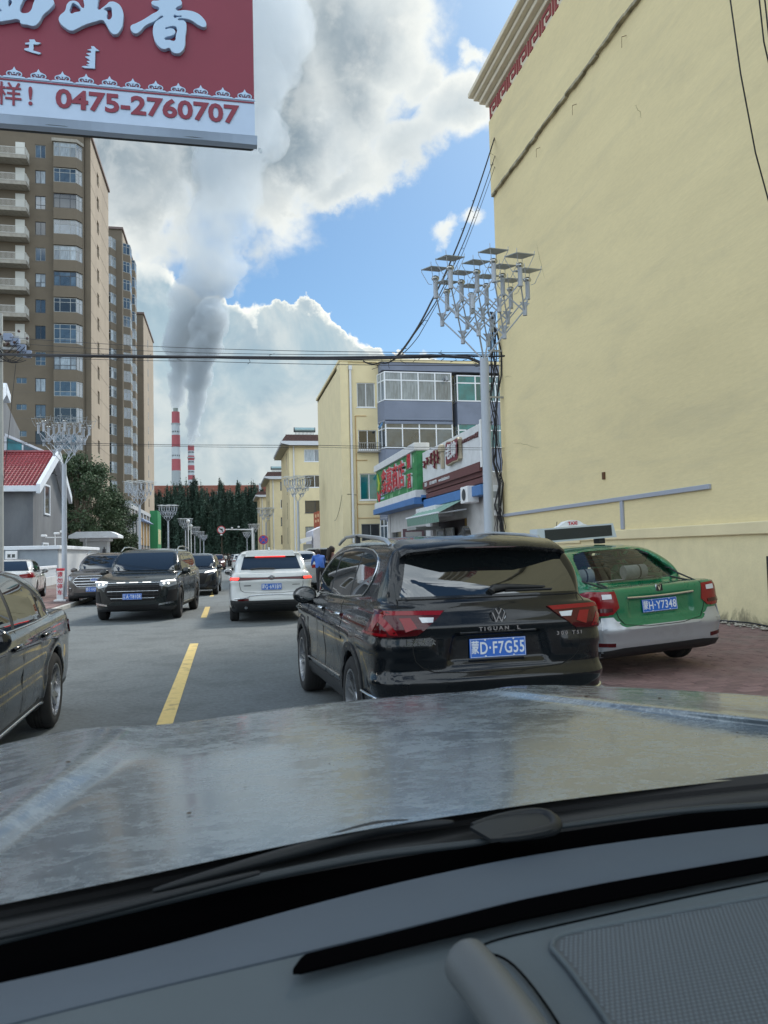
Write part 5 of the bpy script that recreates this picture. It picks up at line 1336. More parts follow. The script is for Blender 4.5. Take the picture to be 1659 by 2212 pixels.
def wheel_mesh(r, w, style, rimm):
    key = (round(r, 3), w, style, rimm.name)
    if key in RIMS: return RIMS[key]
    ri = r * .70
    prof = [(ri * .96, -w / 2 + .015), (ri + .012, -w / 2), (r - .035, -w / 2), (r - .01, -w / 2 + .02), (r, -w / 2 + .05)]
    for k in range(1, 4): z = -w / 2 + .05 + (w - .1) * k / 4; prof += [(r, z - .006), (r - .008, z - .004), (r - .008, z + .004), (r, z + .006)]
    prof += [(r, w / 2 - .05), (r - .01, w / 2 - .02), (r - .035, w / 2), (ri + .012, w / 2), (ri * .96, w / 2 - .015)]
    ty = MB().lathe(prof, 40, axis='X').mesh('wheel', m_tyre, 50)
    # outward is +X
    mb = MB().lathe([(ri * .97, w / 2 - .012), (ri * .99, w / 2 - .004), (ri * .93, w / 2 - .006), (ri * .9, w / 2 - .05), (ri * .88, -w / 2 + .03), (ri * .97, -w / 2 + .02)], 40, axis='X')
    mb.lathe([(0, w / 2 - .035), (.055, w / 2 - .035), (.07, w / 2 - .05), (.08, w / 2 - .09), (0, w / 2 - .09)], 20, axis='X')
    def spoke(th, w0, w1, x0, x1, tw=0., t=.025):
        c, s_ = math.cos(th), math.sin(th); c2, s2 = math.cos(th + tw), math.sin(th + tw)
        q = lambda rr, u, cc, ss, x: (x, rr * cc - u * ss, rr * ss + u * cc)
        r0, r1 = .05, ri * .93
        A = [q(r0, -w0, c, s_, x0), q(r0, w0, c, s_, x0), q(r1, w1, c2, s2, x1), q(r1, -w1, c2, s2, x1)]
        B_ = [(a[0] - t, a[1], a[2]) for a in A]
        mb.add(A + B_, [(0, 1, 2, 3), (7, 6, 5, 4), (0, 4, 5, 1), (2, 6, 7, 3), (1, 5, 6, 2), (0, 3, 7, 4)])
    xo = w / 2 - .045
    if style == 'double5':
        for k in range(5):
            th = k * 2 * math.pi / 5
            for d in (-.16, .16): spoke(th + d, .014, .013, xo, w / 2 - .02, d * .35)
    elif style == 'star5':
        for k in range(5):
            th = k * 2 * math.pi / 5 + .3
            spoke(th, .032, .012, xo, w / 2 - .02, .12); spoke(th, .032, .009, xo, w / 2 - .022, -.26)
    elif style == 'twist5':
        for k in range(5):
            th = k * 2 * math.pi / 5; spoke(th, .03, .05, xo, w / 2 - .02, .15); 
    else:
        for k in range(10): spoke(k * math.pi / 5, .013, .011, xo, w / 2 - .02, .06)
    rm = mb.mesh('rim', rimm, 35, True)
    dk = MB().lathe([(0, 0), (ri * .86, 0), (ri * .88, -.01)], 24, axis='X').mesh('brake_disc', m_under)
    RIMS[key] = (ty, rm, dk); return RIMS[key]
def add_wheels(car, parent, style='double5', rimm=None, r=None, w=.22, steer=0.):
    S = car.S; r = r or S['wr'] - .0; ty, rm, dk = wheel_mesh(r, w, style, rimm or m_rim)
    for i, ya in enumerate(S['axles']):
        for sg in (-1, 1):
            rz = (0 if sg > 0 else math.pi) + (steer if i == 0 else 0)
            o = O('wheel', ty, parent=parent, loc=(sg * (S['W'] / 2 - w / 2 - .015), ya, r), rot=(0, 0, rz))
            a = random.uniform(0, 6); q = O('rim', rm, parent=o, rot=(a, 0, 0)); O('brake_disc', dk, parent=o, loc=(-.0, 0, 0))
def plate(parent, loc, txt, rx=0., rz=0., size=.155, front=False):
    """number plate facing -Y (rear) or +Y (front)"""
    rz_ = math.pi if front else 0
    p = O('number_plate', MB().bev(-.22, .22, -.006, .006, -.07, .07, .004), m_pblue, parent, loc=loc, rot=(rx, 0, rz_ + rz))
    b = MB()
    for a in (-.065, .063): b.box(-.214, .214, -.009, -.0062, a, a + .003)
    for a in (-.214, .211): b.box(a, a + .003, -.0088, -.0063, -.0615, .0625)
    for x, z in ((-.1, .058), (.12, .058), (-.1, -.058), (.12, -.058)): b.cyl((x, -.013, z), (x, -.006, z), .006, n=8)
    O('plate_border', b, m_pwh, p)
    me = text_mesh(txt[0], .1, m_pwh, .001, .0015); me.transform(Matrix.Diagonal((.62, 1, 1, 1))); O('lettering', me, parent=p, loc=(-.178, -.008, 0), rot=SOUTH)
    me = text_mesh(txt[1:], size * .8, m_pwh, .001, .002, 1.12)
    xs = [v.co.x for v in me.vertices]; ys = [v.co.y for v in me.vertices]
    me.transform(Matrix.Diagonal((.345 / (max(xs) - min(xs)), .09 / (max(ys) - min(ys)), 1, 1)))
    xs = [v.co.x for v in me.vertices]; ys = [v.co.y for v in me.vertices]
    O('lettering', me, parent=p, loc=(.033 - (max(xs) + min(xs)) / 2, -.008, -(max(ys) + min(ys)) / 2), rot=SOUTH)
    return p
def mirrors(car, parent, y, z, m, x=None, s=1.):
    W = car.S['W'] / 2 if x is None else x
    for sg in (-1, 1):
        mb = MB().sphere((0, 0, 0), 1, 16, (.115 * s, .075 * s, .085 * s)); q = []
        for v in mb.v: q.append((v[0], max(v[1], -.035), v[2]))
        mb.v = q
        o = O('mirror', mb, m, parent, loc=(sg * (W + .11), y, z), smooth=60)
        O('mirror_glass', MB().sphere((0, -.037, 0), 1, 16, (.095 * s, .003, .068 * s)), m_cgl, o, smooth=60)
        O('mirror_arm', MB().cyl((0, 0, -.05), (-sg * .14, .03, -.1), .028, n=8), m_bp, o, smooth=60)
def handles(car, parent, ys, z, m, off=.03):
    for proj in ('L', 'R'):
        for y in ys:
            a = car.hit(y - .1, z, proj, off * .3); b = car.hit(y - .07, z + .004, proj, off); c = car.hit(y + .07, z + .004, proj, off); d = car.hit(y + .1, z, proj, off * .2)
            O('door_handle', MB().tube([a, b, c, d], .016, 8), m, parent, smooth=60)
def place(root, ref_px, ref_py, ref_local, heading, scale=(1, 1, 1), z=0.):
    """stand the car on level z, turned to a heading (degrees left of +Y), so that a given point of its foot print is seen at a picture position"""
    g = gp(ref_px, ref_py, z); c, s_ = math.cos(R(heading)), math.sin(R(heading))
    lx, ly = ref_local[0] * scale[0], ref_local[1] * scale[1]
    root.location = (g.x - (lx * c - ly * s_), g.y - (lx * s_ + ly * c), z); root.rotation_euler = (0, 0, R(heading)); root.scale = scale
# ============================================================ steam plumes: lumpy closed hulls filled with scattering vapour
def lattice_noise(P, cell, seed):
    g = np.random.default_rng(seed); n = 64; Lt = g.uniform(-1, 1, (n, n, n)).astype(np.float32)
    q = P / cell; i = np.floor(q).astype(int); f = q - i; f = f * f * (3 - 2 * f); r = 0
    for a in (0, 1):
        for b in (0, 1):
            for c in (0, 1):
                w = (f[..., 0] if a else 1 - f[..., 0]) * (f[..., 1] if b else 1 - f[..., 1]) * (f[..., 2] if c else 1 - f[..., 2])
                r = r + w * Lt[(i[..., 0] + a) % n, (i[..., 1] + b) % n, (i[..., 2] + c) % n]
    return r
def plume(name, label, path, D, res, seed, dens):
    """path: (px, py, half width in picture px)"""
    pts = [(atY(px, py, D), w * D / FPX * 1.02) for px, py, w in path]
    g = np.random.default_rng(seed); sph = []
    for (a, ra), (b, rb) in zip(pts, pts[1:]):
        L = (b - a).length; n = max(2, int(L / (min(ra, rb) * .42)))
        for k in range(n):
            u = k / n; c = a.lerp(b, u); r = ra + (rb - ra) * u
            sph.append((c.x, c.y, c.z, r * .74))
            for _ in range(3):
                th = g.uniform(0, 6.283); rr_ = r * g.uniform(.35, .62); s_ = r * g.uniform(.36, .55)
                sph.append((c.x + math.cos(th) * rr_, c.y + math.sin(th) * rr_ * .8, c.z + g.uniform(-.4, .4) * r, s_))
    S_ = np.array(sph); lo = S_[:, :3].min(0) - S_[:, 3].max() * 1.5; hi = S_[:, :3].max(0) + S_[:, 3].max() * 1.5
    n = np.ceil((hi - lo) / res).astype(int) + 1
    ax_ = [lo[k] + np.arange(n[k]) * res for k in range(3)]
    F = np.full(tuple(n), 1e3, np.float32)
    for x, y, z, r in sph:
        sl = []; m = r * .6 + res * 6
        for k, c in enumerate((x, y, z)): a = max(0, int((c - r - m - lo[k]) / res)); b = min(n[k], int((c + r + m - lo[k]) / res) + 2); sl.append(slice(a, b))
        X, Y, Z = ax_[0][sl[0]][:, None, None], ax_[1][sl[1]][None, :, None], ax_[2][sl[2]][None, None, :]
        F[sl[0], sl[1], sl[2]] = np.minimum(F[sl[0], sl[1], sl[2]], np.sqrt((X - x) ** 2 + (Y - y) ** 2 + (Z - z) ** 2) - r)
    F = np.minimum(F, 40)
    m = np.abs(F) < 16; idx = np.argwhere(m); P = lo + idx * res
    w = np.interp(P[:, 2], [pts[0][0].z, pts[0][0].z + 120], [.2, 1.0])
    F[m] += (w * (7.0 * np.abs(lattice_noise(P, 15, seed)) + 4.0 * np.abs(lattice_noise(P + 7, 7.3, seed + 1)) + 2.0 * lattice_noise(P + 3, 3.6, seed + 2)) - w * 3.2).astype(np.float32)
    V, Fc = surface_nets(F, lo, res)
    me = bpy.data.meshes.new(name); me.from_pydata(V.tolist(), [], Fc.tolist())
    bm = bmesh.new(); bm.from_mesh(me); bmesh.ops.recalc_face_normals(bm, faces=bm.faces[:]); bm.to_mesh(me); bm.free()
    m_ = bpy.data.materials.new(name + '_vapour'); m_.use_nodes = True; t = NT(m_.node_tree); t.n.clear()
    v = t.node('ShaderNodeVolumePrincipled'); v.inputs['Color'].default_value = (.72, .78, .83, 1); pz = t.node('ShaderNodeSeparateXYZ', Vector=t.node('ShaderNodeTexCoord').outputs['Object']); t.set(v.inputs['Density'], t.mr(pz.outputs[2], 185, 400, dens, dens * .11)); v.inputs['Anisotropy'].default_value = .25
    t.l.new(v.outputs[0], t.node('ShaderNodeOutputMaterial').inputs['Volume'])
    me.materials.append(m_); me.shade_smooth()
    o = bpy.data.objects.new(name, me); COL.objects.link(o); tag(o, label, 'smoke', kind='stuff'); return o
plume('steam_plume', 'wide grey steam plume rising from the taller banded chimney into the clouds', [(380, 889, 8), (381, 872, 14), (384, 840, 22), (388, 800, 26), (390, 760, 35), (397, 710, 43), (410, 665, 50), (430, 620, 58), (450, 570, 66), (464, 520, 72), (476, 470, 80), (486, 420, 80), (496, 360, 96), (505, 290, 112), (515, 200, 130), (525, 90, 150), (535, -60, 170)], 940, 2.6, 5, .13)
plume('steam_plume', 'second grey steam plume rising from the shorter banded chimney and merging', [(413, 961, 7), (416, 942, 13), (421, 910, 20), (424, 870, 23), (428, 830, 29), (433, 790, 36), (440, 750, 42), (452, 705, 46), (465, 655, 50)], 915, 2.2, 9, .14)
# ============================================================ black estate car ahead (rear three quarter view)
m_black = paint('black_paint', (.003, .0045, .0065), .15, damt=.1, dirt=(.008, .010, .013), coat=.6)
def disp_tig(x, y, z, d):
    d = d - .012 * sstep(z - (.86 + .02 * y), -.02, .0) * sstep(.96 + .02 * y - z, -.03, .06) * (x > .5)
    d = d + .016 * bump1(z, .62, .12) * sstep(x, .7, .85) * sstep(1.9 - np.abs(y), 0, .4)
    # tailgate: plate recess, crease under the lamps
    rear = sstep(-y, 1.9, 2.1)
    inset = sstep(.40 - .25 * (z - .72) - x, -.02, .03) * sstep(z, .70, .74) * sstep(.93 - z, -.02, .02)
    d = d + .045 * rear * inset
    d = d - .03 * rear * bump1(z, .60, .05)
    d = d - .02 * rear * bump1(z, .985, .035) * sstep(.95 - x, 0, .2)
    d = d + .02 * rear * sstep(.85 - x, 0, .12) * bump1(z, .68, .04)
    return d
TIG = dict(L=4.72, W=1.86, H=1.70, axles=(1.42, -1.36), wr=.355, ra=.40, flare=.02, kl=.07, kg=.07, disp=disp_tig,
  SL=[(-2.24, .26), (-2.35, .38), (-2.37, .62), (-2.33, .72), (-2.33, .96), (-2.30, 1.08), (-2.22, 1.16), (-1.0, 1.13), (.9, 1.07), (1.15, 1.09), (1.7, 1.01), (2.15, .90), (2.30, .76), (2.36, .6), (2.36, .4), (2.28, .25), (1.8, .2), (-1.8, .2)],
  XL=[(0, .18), (.76, .18), (.86, .28), (.905, .42), (.925, .62), (.93, .80), (.915, .92), (.89, 1.04), (.86, 1.12), (.80, 1.3), (0, 1.35)],
  PL=[(0, 2.37), (.45, 2.34), (.75, 2.20), (.88, 1.95), (.93, 1.6), (.93, -1.7), (.915, -2.05), (.85, -2.25), (.66, -2.335), (0, -2.36)],
  SG=[(-2.27, .9), (-2.26, 1.14), (-2.17, 1.30), (-2.02, 1.50), (-1.98, 1.585), (-1.6, 1.645), (-.8, 1.685), (-.1, 1.68), (.38, 1.61), (.75, 1.40), (1.20, 1.09), (1.25, .9)],
  XG=[(0, .8), (.86, .8), (.85, 1.08), (.79, 1.30), (.71, 1.52), (.62, 1.64), (.35, 1.69), (0, 1.70)],
  PG=[(0, 1.35), (.5, 1.25), (.80, .95), (.86, .3), (.875, -.8), (.86, -1.6), (.80, -2.1), (.6, -2.24), (0, -2.28)])
car = Car(TIG, .02)
t = E('car', 'glossy black seven seat estate car directly ahead with silver roof rails and a blue plate', 'car', (0, 0, 0))
TIGROOT = t
O('body', car.mesh('body', m_black, m_bp, .34), parent=t)
# cladding rings round the wheels and sill
def ring(y0, z0, r0, r1, a0=-20, a1=200, n=22):
    A = [(y0 + r1 * math.cos(R(a0 + (a1 - a0) * i / n)), z0 + r1 * math.sin(R(a0 + (a1 - a0) * i / n))) for i in range(n + 1)]
    B_ = [(y0 + r0 * math.cos(R(a1 - (a1 - a0) * i / n)), z0 + r0 * math.sin(R(a1 - (a1 - a0) * i / n))) for i in range(n + 1)]
    return A + B_
m_clad = mat('cladding_grey_black', (.03, .031, .033), .5)
for pj in 'LR':
    for ya in TIG['axles']: car.decal('arch_trim', ring(ya, .355, .405, .465, -12, 192), pj, m_clad, t, .010, step=.08)
    car.decal('sill_trim', [(-.9, .27), (.96, .27), (.96, .40), (-.9, .42)], pj, m_clad, t, .006, step=.1)
    car.line('sill_chrome', [(-.88, .475), (.94, .445)], pj, .013, m_chrome, t, .006)
    car.line('door_seam', [(.92, 1.07), (.95, .8), (.97, .45)], pj, .0035, m_seam, t, .0)
    car.line('door_seam', [(-.05, 1.09), (-.06, .7), (-.08, .32)], pj, .0035, m_seam, t, .0)
    car.line('door_seam', [(-.80, 1.12), (-.92, .98), (-.93, .80)], pj, .0035, m_seam, t, .0)
    car.line('shoulder_crease', [(1.9, .90), (.9, .965), (-1.9, 1.0)], pj, .004, m_black, t, -.001)
    # glass: frame, three panes, chrome surround
    outl = [(.98, 1.125), (.62, 1.35), (.28, 1.51), (-.3, 1.575), (-1.2, 1.565), (-1.62, 1.50), (-1.72, 1.41), (-1.66, 1.28), (-1.40, 1.165)]
    car.decal('window_surround', outl, pj, m_bp, t, .003, 1, .07)
    for q in ([(.86, 1.145), (.56, 1.35), (.26, 1.485), (-.04, 1.53), (-.04, 1.15)], [(-.10, 1.15), (-.10, 1.537), (-.45, 1.548), (-.98, 1.54), (-.98, 1.165)], [(-1.03, 1.17), (-1.03, 1.535), (-1.35, 1.515), (-1.6, 1.46), (-1.66, 1.38), (-1.6, 1.28), (-1.38, 1.18)]):
        car.decal('side_window', q, pj, m_cgl, t, .0055, 0, .06)
    car.line('window_chrome', outl, pj, .009, m_chrome, t, .004, 1, closed=True)
handles(car, t, (.12, -.80), 1.005, m_chrome)
# rear glass, spoiler, tailgate seam
car.decal('rear_window', [(-.70, 1.205), (.70, 1.205), (.655, 1.36), (.60, 1.53), (.30, 1.555), (-.30, 1.555), (-.60, 1.53), (-.655, 1.36)], 'B', m_cgl, t, .004, 0, .05)
sp = MB()
vs = []
prof = [(-1.86, 1.655), (-2.05, 1.625), (-2.20, 1.585), (-2.215, 1.565), (-2.10, 1.545), (-1.98, 1.53)]
xs = [-.66, -.62, -.55, -.3, 0, .3, .55, .62, .66]
for x in xs:
    k = 1 - max(0, abs(x) - .3) / .36 * .35
    e = (abs(x) / .66) ** 2 * .05
    for (y, z) in prof: vs.append((x, -1.86 + (y + 1.86) * k + .0, z - e * .9 - (.02 if abs(x) > .64 else 0)))
n = len(prof)
sp.add(vs, [(i * n + j, i * n + (j + 1) % n, (i + 1) * n + (j + 1) % n, (i + 1) * n + j) for i in range(len(xs) - 1) for j in range(n)] + [tuple(range(n)), tuple((len(xs) - 1) * n + j for j in range(n))])
so = O('spoiler', sp, m_black, t, smooth=50)
O('brake_light', MB().box(-.2, .2, -2.206, -2.17, 1.553, 1.563), m_taild, so)
car.line('tailgate_seam', [(-.72, 1.19), (-.76, 1.02)], 'B', .0035, m_seam, t); car.line('tailgate_seam', [(.72, 1.19), (.76, 1.02)], 'B', .0035, m_seam, t)
car.line('tailgate_seam', [(-.60, .98), (-.66, .86), (-.62, .72), (-.45, .655), (.45, .655), (.62, .72), (.66, .86), (.60, .98)], 'B', .004, m_seam, t, 0, 1)
car.line('glass_edge', [(-.71, 1.185), (.71, 1.185)], 'B', .006, m_seam, t)
# lamps
for sg in (-1, 1):
    f = lambda L_: [(sg * a, b) for a, b in L_][::sg]
    a = car.decal('tail_light', f([(.40, 1.10), (.88, 1.115), (.93, 1.10), (.93, .99), (.90, .93), (.62, .94), (.50, 1.02)]), 'B', m_taild, t, .012, 0, .04, .03)
    car.decal('light_bar', f([(.41, 1.097), (.87, 1.11), (.87, 1.085), (.44, 1.07)]), 'B', m_tail, a, .016, 0, .05)
    car.decal('light_bar', f([(.84, 1.08), (.89, 1.08), (.80, .95), (.75, .95)]), 'B', m_tail, a, .016, 0, .05)
    car.decal('light_bar', f([(.66, 1.06), (.74, 1.06), (.70, .97), (.62, .99)]), 'B', m_tail, a, .016, 0, .05)
    car.decal('reversing_lens', f([(.49, 1.055), (.60, 1.06), (.58, 1.02), (.50, 1.02)]), 'B', m_lampw, a, .017, 0, .05)
    pj = 'R' if sg > 0 else 'L'
    s_ = car.decal('tail_light', [(-2.28, 1.11), (-2.10, 1.10), (-1.98, 1.02), (-1.80, .93), (-2.28, .93)], pj, m_taild, t, .012, 0, .05, .03)
    car.decal('light_bar', [(-2.24, 1.09), (-2.14, 1.085), (-2.02, .965), (-2.12, .965)], pj, m_tail, s_, .016, 0, .05)
    car.decal('light_bar', [(-2.26, .96), (-1.86, .955), (-1.84, .94), (-2.26, .94)], pj, m_tail, s_, .016, 0, .05)
    car.decal('bumper_reflector', f([(.58, .455), (.84, .47), (.84, .44), (.58, .425)]), 'B', m_tail, t, .02, 0, .05)
car.line('bumper_chrome', [(-.91, .50), (-.85, .478), (-.6, .465), (0, .46), (.6, .465), (.85, .478), (.91, .50)], 'B', .013, m_chrome, t, .012, 1)
car.decal('lower_bumper', [(-.86, .26), (.86, .26), (.88, .42), (.5, .40), (-.5, .40), (-.88, .42)], 'B', m_bp, t, .010, 0, .08)
pp = car.hit(0, .82, 'B', .014)
plate(t, pp, '蒙D·F7G55', rx=R(-3))
O('boot_handle', MB().bev(-.3, .3, pp.y - .03, pp.y + .06, .925, .95, .01), m_black, t)
# round badge with V over W
def vw_badge(parent, c, r):
    o = O('badge', MB().lathe([(r, -.012), (r, .0), (r * .88, .004), (r * .86, -.012)], 32, axis='Y', c=(0, 0, 0)), m_chrome, parent, loc=c, smooth=50)
    def st(a, b, w=.0045):
        a = Vector(a) * r; b = Vector(b) * r; n_ = (b - a).normalized(); n_ = Vector((-n_.y, n_.x)) * w
        return [tuple(a - n_), tuple(b - n_), tuple(b + n_), tuple(a + n_)]
    q = MB()
    for i, (a, b) in enumerate((((-.38, .86), (-.0, .12)), ((0, .12), (.38, .86)), ((-.82, .40), (-.36, -.80)), ((-.36, -.80), (0, -.02)), ((0, -.02), (.36, -.80)), ((.36, -.80), (.82, .40)))):
        q.prism(st(a, b), -.014 - .0005 * i, -.004)
    O('badge_letters', q, m_chrome, o); O('badge_disc', MB().cyl((0, -.004, 0), (0, .004, 0), r * .9, n=28), m_bp, o)
bp_ = car.hit(0, 1.05, 'B', .012); vw_badge(t, bp_, .058)
def lab(s, size, x, z, xs=1.3, sp=1.5, proj='B', m=None, bold=.0012):
    p = car.hit(x, z, proj, .006); o = O('lettering', text_mesh(s, size, m or m_chrome, .003, bold, sp, xs=xs), parent=t, loc=p, rot=SOUTH); return o
lab('TIGUAN  L', .036, 0, .965, 1.3, 1.5); lab('上汽大众', .052, -.60, .885, 1.1, 1.1, bold=.0005); lab('300 TSI', .036, .56, .90, 1.25)
# roof rails, fin, wiper, mirrors
for sg in (-1, 1):
    pts = [(sg * .645, -1.72, 1.585), (sg * .65, -1.60, 1.628), (sg * .655, -1.35, 1.652), (sg * .66, -.6, 1.690), (sg * .66, .0, 1.685), (sg * .655, .25, 1.65), (sg * .66, .36, 1.62)]
    P3 = np.array(pts); 
    o = O('roof_rail', MB().tube([tuple(v) for v in P3], [.016, .02, .018, .015, .015, .016, .014], 10), mat('satin_aluminium', (.55, .56, .57), .3, metal=.9), t, smooth=80)
    O('rail_foot', MB().box(sg * .665 - .018, sg * .665 + .018, -.60, -.55, 1.62, 1.69), m_bp, o)
O('antenna', MB().prism([(-1.72, 1.66), (-1.70, 1.70), (-1.655, 1.73), (-1.64, 1.725), (-1.60, 1.69), (-1.50, 1.66)], -.022, .022, 'X'), m_black, t, smooth=60)
wp = [car.hit(-.02, 1.215, 'B', .03), car.hit(.0, 1.235, 'B', .035), car.hit(.12, 1.245, 'B', .03), car.hit(.42, 1.24, 'B', .02)]
wo = O('rear_wiper', MB().tube(wp, [.03, .028, .02, .008], 8), m_bp, t, smooth=60)
O('wiper_blade', MB().tube([car.hit(.1, 1.225, 'B', .012), car.hit(.48, 1.225, 'B', .012)], .008, 6), m_bp, wo)
mirrors(car, t, .86, 1.10, m_black, .84, 1.1)
add_wheels(car, t, 'double5', m_rim, .355, .235)
# front end, seen in reflections and from other places
car.decal('windscreen', [(-.70, 1.13), (.70, 1.13), (.60, 1.55), (-.60, 1.55)], 'F', m_cgl, t, .004, 0, .07)
car.decal('grille', [(-.45, .72), (.45, .72), (.42, .84), (-.42, .84)], 'F', m_bp, t, .006)
for sg in (-1, 1): car.decal('headlamp', [(sg * a, b) for a, b in [(.46, .74), (.86, .78), (.84, .88), (.46, .84)]][::sg], 'F', m_head, t, .008)
# ============================================================ green and silver taxi
m_tgr = paint('taxi_green', (.006, .135, .058), .25, damt=.3, dirt=(.05, .2, .11))
m_tsi = paint('taxi_silver', (.40, .42, .45), .3, metal=.45, damt=.4, dirt=(.25, .25, .25))
def disp_taxi(x, y, z, d):
    rear = sstep(-y, 1.8, 2.0)
    d = d + .03 * rear * sstep(.42 - x, 0, .05) * sstep(z, .66, .70) * sstep(.92 - z, 0, .05)
    d = d - .035 * rear * bump1(z, .56, .06)
    d = d + .012 * bump1(z, .60, .08) * sstep(x, .6, .8) * sstep(1.6 - np.abs(y), 0, .3)
    d = d - .01 * bump1(z - .02 * y, .80, .03) * sstep(x, .6, .8)
    return d
TAX = dict(L=4.40, W=1.73, H=1.49, axles=(1.32, -1.20), wr=.305, ra=.345, flare=.012, kl=.08, kg=.09, disp=disp_taxi, hollow=.05, floor=.62,
  SL=[(-2.05, .25), (-2.17, .36), (-2.20, .55), (-2.15, .64), (-2.15, .88), (-2.12, .985), (-2.02, 1.01), (-1.5, 1.0), (-.8, .97), (.8, .93), (1.15, .93), (1.7, .85), (2.05, .74), (2.17, .58), (2.18, .35), (2.08, .24), (1.6, .19), (-1.6, .19)],
  XL=[(0, .17), (.70, .17), (.79, .26), (.835, .40), (.86, .58), (.865, .74), (.85, .86), (.82, .95), (.78, 1.02), (.7, 1.2), (0, 1.2)],
  PL=[(0, 2.19), (.45, 2.14), (.70, 2.0), (.82, 1.75), (.865, 1.4), (.865, -1.5), (.85, -1.85), (.78, -2.07), (.60, -2.16), (0, -2.2)],
  SG=[(-1.75, .85), (-1.72, 1.0), (-1.45, 1.17), (-1.08, 1.38), (-.75, 1.45), (-.2, 1.48), (.2, 1.46), (.5, 1.36), (.9, 1.12), (1.25, .93), (1.25, .8)],
  XG=[(0, .6), (.80, .6), (.79, .95), (.73, 1.15), (.65, 1.34), (.56, 1.44), (.3, 1.48), (0, 1.49)],
  PG=[(0, 1.3), (.5, 1.2), (.74, .9), (.80, .3), (.81, -.7), (.77, -1.2), (.68, -1.6), (.5, -1.72), (0, -1.76)])
TAX['openings'] = [('side', [(.92, 1.0), (.55, 1.28), (.30, 1.37), (-.10, 1.39), (-.10, .99)]), ('side', [(-.18, .99), (-.18, 1.39), (-.62, 1.36), (-1.0, 1.24), (-1.18, 1.08), (-1.1, 1.0)]),
                   ('rear', [(0, 1.045), (.64, 1.045), (.60, 1.16), (.50, 1.36), (.3, 1.385), (0, 1.39)]), ('front', [(0, .98), (.62, .98), (.55, 1.30), (.48, 1.38), (0, 1.41)])]
car = Car(TAX, .02)
t = E('taxi', 'green and silver saloon taxi with a roof display box, parked on the red paving', 'taxi', (0, 0, 0))
TAXROOT = t
bo = O('body', car.mesh('body', m_tgr, m_tsi, lambda c: np.where(c[:, 1] < -1.45, .585 + 0 * c[:, 0], .52)), parent=t)
# silver rear bumper wrapping the corners and rising to the lamps
bl = [(-.87, .27), (.87, .27), (.87, .70), (.60, .70), (.52, .60), (.42, .555), (-.42, .555), (-.52, .60), (-.60, .70), (-.87, .70)]
car.decal('rear_bumper', bl, 'B', m_tsi, t, .006, 0, .05)
for pj in 'LR':
    car.decal('bumper_corner', [(-2.2, .28), (-1.60, .30), (-1.62, .60), (-1.75, .70), (-2.2, .70)], pj, m_tsi, t, .006, 0, .06)
    for q in TAX['openings'][:2]:
        car.line('window_rubber', q[1], pj, .010, m_bp, t, .0, 1, closed=True)
    car.line('door_seam', [(-.14, .99), (-.15, .6), (-.17, .28)], pj, .0035, m_seam, t)
    car.line('door_seam', [(-1.0, 1.0), (-.92, .75), (-.80, .5)], pj, .0035, m_seam, t)
    car.line('door_seam', [(.95, .95), (.95, .3)], pj, .0035, m_seam, t)
handles(car, t, (.0, -.85), .85, m_tgr)
car.decal('rear_valance', [(-.80, .24), (.80, .24), (.82, .33), (.5, .36), (-.5, .36), (-.82, .33)], 'B', m_bp, t, .012, 0, .06)
car.line('boot_seam', [(-.60, 1.0), (-.56, .72), (-.45, .575), (.45, .575), (.56, .72), (.60, 1.0)], 'B', .004, m_seam, t, 0, 1)
for sg in (-1, 1):
    f = lambda L_: [(sg * a, b) for a, b in L_][::sg]
    a = car.decal('tail_light', f([(.55, .97), (.80, .98), (.88, .96), (.88, .72), (.60, .73), (.52, .80)]), 'B', m_tail, t, .014, 0, .04, .03)
    car.decal('reversing_lens', f([(.60, .945), (.70, .95), (.70, .90), (.60, .90)]), 'B', m_lampw, a, .02, 0, .04)
    car.decal('light_bar', f([(.60, .80), (.86, .80), (.86, .76), (.60, .76)]), 'B', m_taild, a, .019, 0, .05)
    pj = 'R' if sg > 0 else 'L'
    s_ = car.decal('tail_light', [(-2.12, .975), (-1.95, .98), (-1.78, .95), (-1.70, .90), (-1.84, .76), (-2.12, .72)], pj, m_tail, t, .014, 0, .04, .03)
    car.decal('bumper_reflector', f([(.60, .42), (.76, .43), (.76, .39), (.60, .38)]), 'B', m_taild, t, .014, 0, .05)
# glass panes
m_clr = bpy.data.materials.new('clear_glass'); m_clr.use_nodes = True
g_ = NT(m_clr.node_tree); g_.n.clear()
tr = g_.node('ShaderNodeBsdfTransparent', Color=(.78, .84, .82, 1)); gs = g_.node('ShaderNodeBsdfGlossy', Color=(.9, .95, 1, 1), Roughness=.02); fr_ = g_.node('ShaderNodeFresnel', IOR=1.55)
mx = g_.node('ShaderNodeMixShader'); g_.l.new(fr_.outputs[0], mx.inputs[0]); g_.l.new(tr.outputs[0], mx.inputs[1]); g_.l.new(gs.outputs[0], mx.inputs[2])
g_.l.new(mx.outputs[0], g_.node('ShaderNodeOutputMaterial').inputs['Surface'])
def loft_glass(name, rows, m, parent):
    mb = MB(); n = len(rows[0]); vs = [p for r_ in rows for p in r_]
    mb.add(vs, [(i * n + j, i * n + j + 1, (i + 1) * n + j + 1, (i + 1) * n + j) for i in range(len(rows) - 1) for j in range(n - 1)])
    return O(name, mb, m, parent, smooth=180)
rows = []
for k in range(7):
    u = k / 6; z = 1.03 + .37 * u; y = -1.705 + u * .62; hw = .67 - .14 * u
    rows.append([(hw * (j / 4 - 1), y + .13 * (abs(j / 4 - 1) ** 2.2), z - .02 * abs(j / 4 - 1) ** 2) for j in range(9)])
rw = loft_glass('rear_window', rows, m_clr, t)
